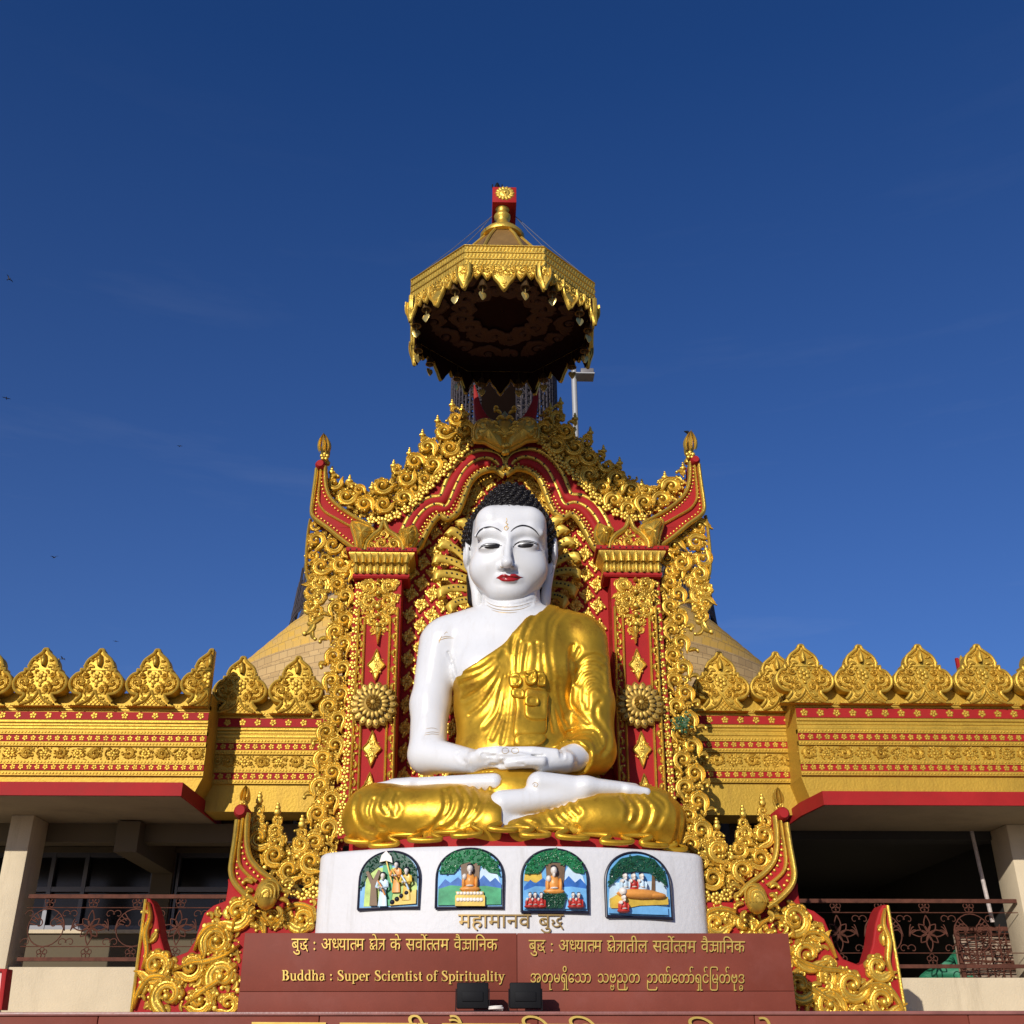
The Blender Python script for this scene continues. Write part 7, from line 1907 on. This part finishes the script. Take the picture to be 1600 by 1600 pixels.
# crows in the sky
FEA = mat('crow_feathers', (.012, .012, .014), .6)
def crow(px_, py_, Y, span, roll, yaw, lab, flap=.3):
    p = P(px_, py_, Y); q = MB(); V, F = ball(1, 10, 8); body_ = V * [.07, .24, .07]
    parts = [(body_, F)]; h, hf = ball(.06, 8, 6); parts.append((h + [0, -.26, .02], hf)); bk, bf = lathe([(.022, 0), (.001, .09)], 6); parts.append((np.stack([bk[:, 0], -.30 - bk[:, 2], bk[:, 1] + .01], 1), bf))
    parts.append((np.array([(-.03, .2, 0), (.03, .2, 0), (.08, .44, .01), (0, .46, .012), (-.08, .44, .01), (-.03, .2, .012), (.03, .2, .012)]), [np.array([(0, 1, 2), (0, 2, 3), (0, 3, 4)])]))
    for s in (1, -1):
        u = np.linspace(0, 1, 8); ch = .20 * (1 - u ** 2.2) + .02; z = flap * .5 * np.sin(u * 2.2); x = s * (.05 + .55 * u)
        top = np.c_[x, -.10 + .10 * u ** 2, z]; bot = np.c_[x, -.10 + .10 * u ** 2 + ch, z - .01]
        th = np.c_[x, -.05 + .10 * u ** 2 + ch * .4, z + .025 * (1 - u)]
        V = np.vstack([top, th, bot]); F_ = np.array([(r * 8 + i, r * 8 + i + 1, (r + 1) * 8 + i + 1, (r + 1) * 8 + i) for r in range(2) for i in range(7)]); parts.append((V, F_))
    V, F = merge([(v, f if isinstance(f, list) else [f]) for v, f in parts]); V = V * span / 1.2
    M = (Matrix.Rotation(yaw, 3, 'Z') @ Matrix.Rotation(roll, 3, 'Y')); V = V @ np.array(M).T
    q.add(V + p, F); tag(q.build('crow', FEA, org=p), lab, 'bird', 'crows in the sky')
crow(14, 436, 60, .62, .5, 1.0, 'crow flying at the far left edge of the sky, highest of all', .5)
crow(10, 622, 60, .55, .1, .3, 'crow gliding level at the far left edge, under the highest crow', .05)
crow(281, 697, 70, .45, -.2, .6, 'lone small crow in the sky left of the shrine finial', .15)
crow(85, 871, 65, .58, -.35, .9, 'crow banking in the lower left sky above the cresting', .4)
crow(181, 1002, 70, .40, .05, .2, 'tiny crow just above the second and third left crest leaves', .05)
crow(98, 1029.5, 55, .45, .2, 1.3, 'crow low beside the small pointed post behind the left cresting', .3)

# weed growing on the right scroll strip
WEED = mat('green_weed', (.035, .10, .03), .6, 0, .4, 20)
c = P(1066, 1130, 13.85); q = MB(); rg = random.Random(3)
for i in range(70):
    d = np.array([rg.gauss(0, .055), -.02 - abs(rg.gauss(0, .03)), rg.gauss(0, .06)]); L = rg.uniform(.03, .06); a = rg.uniform(0, 6.28)
    u = np.array([math.cos(a), rg.uniform(-.4, .4), math.sin(a)]) * L; v = np.array([-math.sin(a), rg.uniform(-.5, .5), math.cos(a)]) * L * .4
    p = c + d; q.add([p, p + u * .5 + v, p + u, p + u * .5 - v], np.array([(0, 1, 2, 3)]))
wt = thing('weed', c, 'small green weed rooted in the gilded scroll strip right of the statue', 'plant')
q.build('leaves', WEED, wt, smooth=False); q = MB()
for i in range(6): q.add(*tube([c + [0, .06, -.05], c + [rg.gauss(0, .04), -.03, rg.gauss(0, .05)]], .005, 5))
q.build('stems', WEED, wt)

# things stored on the right balcony
zf = zt_ + .02
yb_ = YCO + .9
p0 = P(1440, 1530, yb_); p1 = P(1537, 1470, yb_)
zw = P(1500, 1527, YCO - .05)[2]
TARP = mat('green_sheet', (.02, .17, .085), .6, 0, .25, 3)
q = MB(); a = P(1440, 1525, yb_); b = P(1545, 1525, yb_); c = P(1536, 1462, yb_); n = 14; V = []
for i in range(n):
    for j in range(9):
        u, v = i / (n - 1), j / 8; x = a[0] + (b[0] - a[0]) * u; z = a[2] + (c[2] - a[2]) * v * (u ** .8)
        V.append((x + .03 * math.sin(9 * v + 3 * u), yb_ + .12 * math.sin(7 * u + 2 * v) + .15 * v, z - .05 + .02 * math.sin(11 * u)))
q.add(V, grid_faces(n, 9, False)); tag(q.build('tarpaulin', TARP, org=a), 'crumpled green sheet leaning behind the right balcony railing', 'tarpaulin')
q = MB(); rg = random.Random(12); a = P(1507, 1528, yb_ - .25); b = P(1592, 1452, yb_ - .25)
for i in range(14):
    z = a[2] + (b[2] - a[2]) * i / 13; q.add(*tube([(a[0], yb_ - .25 + rg.uniform(-.03, .03), z + rg.uniform(-.02, .02)), (b[0], yb_ - .25 + rg.uniform(-.06, .06), z + rg.uniform(-.05, .05))], .008, 5))
for i in range(9):
    x = a[0] + (b[0] - a[0]) * i / 8; q.add(*tube([(x + rg.uniform(-.03, .03), yb_ - .27, a[2]), (x + rg.uniform(-.05, .05), yb_ - .27, b[2])], .010, 5))
for i in range(10):
    q.add(*tube([(rg.uniform(a[0], b[0]), yb_ - .3, rg.uniform(a[2], b[2])), (rg.uniform(a[0], b[0]), yb_ - .3, rg.uniform(a[2], b[2]))], .007, 5))
mg = thing('rusty_mesh', (a[0], yb_ - .25, a[2]), 'stack of rusty wire mesh behind the right end of the balcony railing', 'wire mesh')
q.build('wires', RUST, mg); q = MB(); bbox(q, a[0] + .02, b[0] - .05, yb_ - .1, yb_ - .05, a[2], b[2] - .05, .01); q.build('pale_board', mat('weathered_board', (.33, .24, .17), .8, 0, .3, 6), mg)
q = MB(); box(q, a[0] - .03, a[0] + .02, yb_ - .28, yb_ - .23, a[2], b[2]); box(q, a[0], b[0], yb_ - .28, yb_ - .23, b[2] - .02, b[2] + .03); q.build('rusty_frame', RUST, mg, smooth=False)
p = P(1514, 1282, YCO + .5); r = P(1551, 1441, YCO + .5)
q = MB(); q.add(*tube([p + [0, 0, .05], (p + r) / 2, r], .028, 8)); tag(q.build('hanging_pipe', mat('chipped_white_pipe', (.42, .36, .33), .6, 0, .4, 14), org=r), 'chipped white pipe slanting through the dark right bay', 'pipe')
p = P(1455, 1530, yb_ - .5)
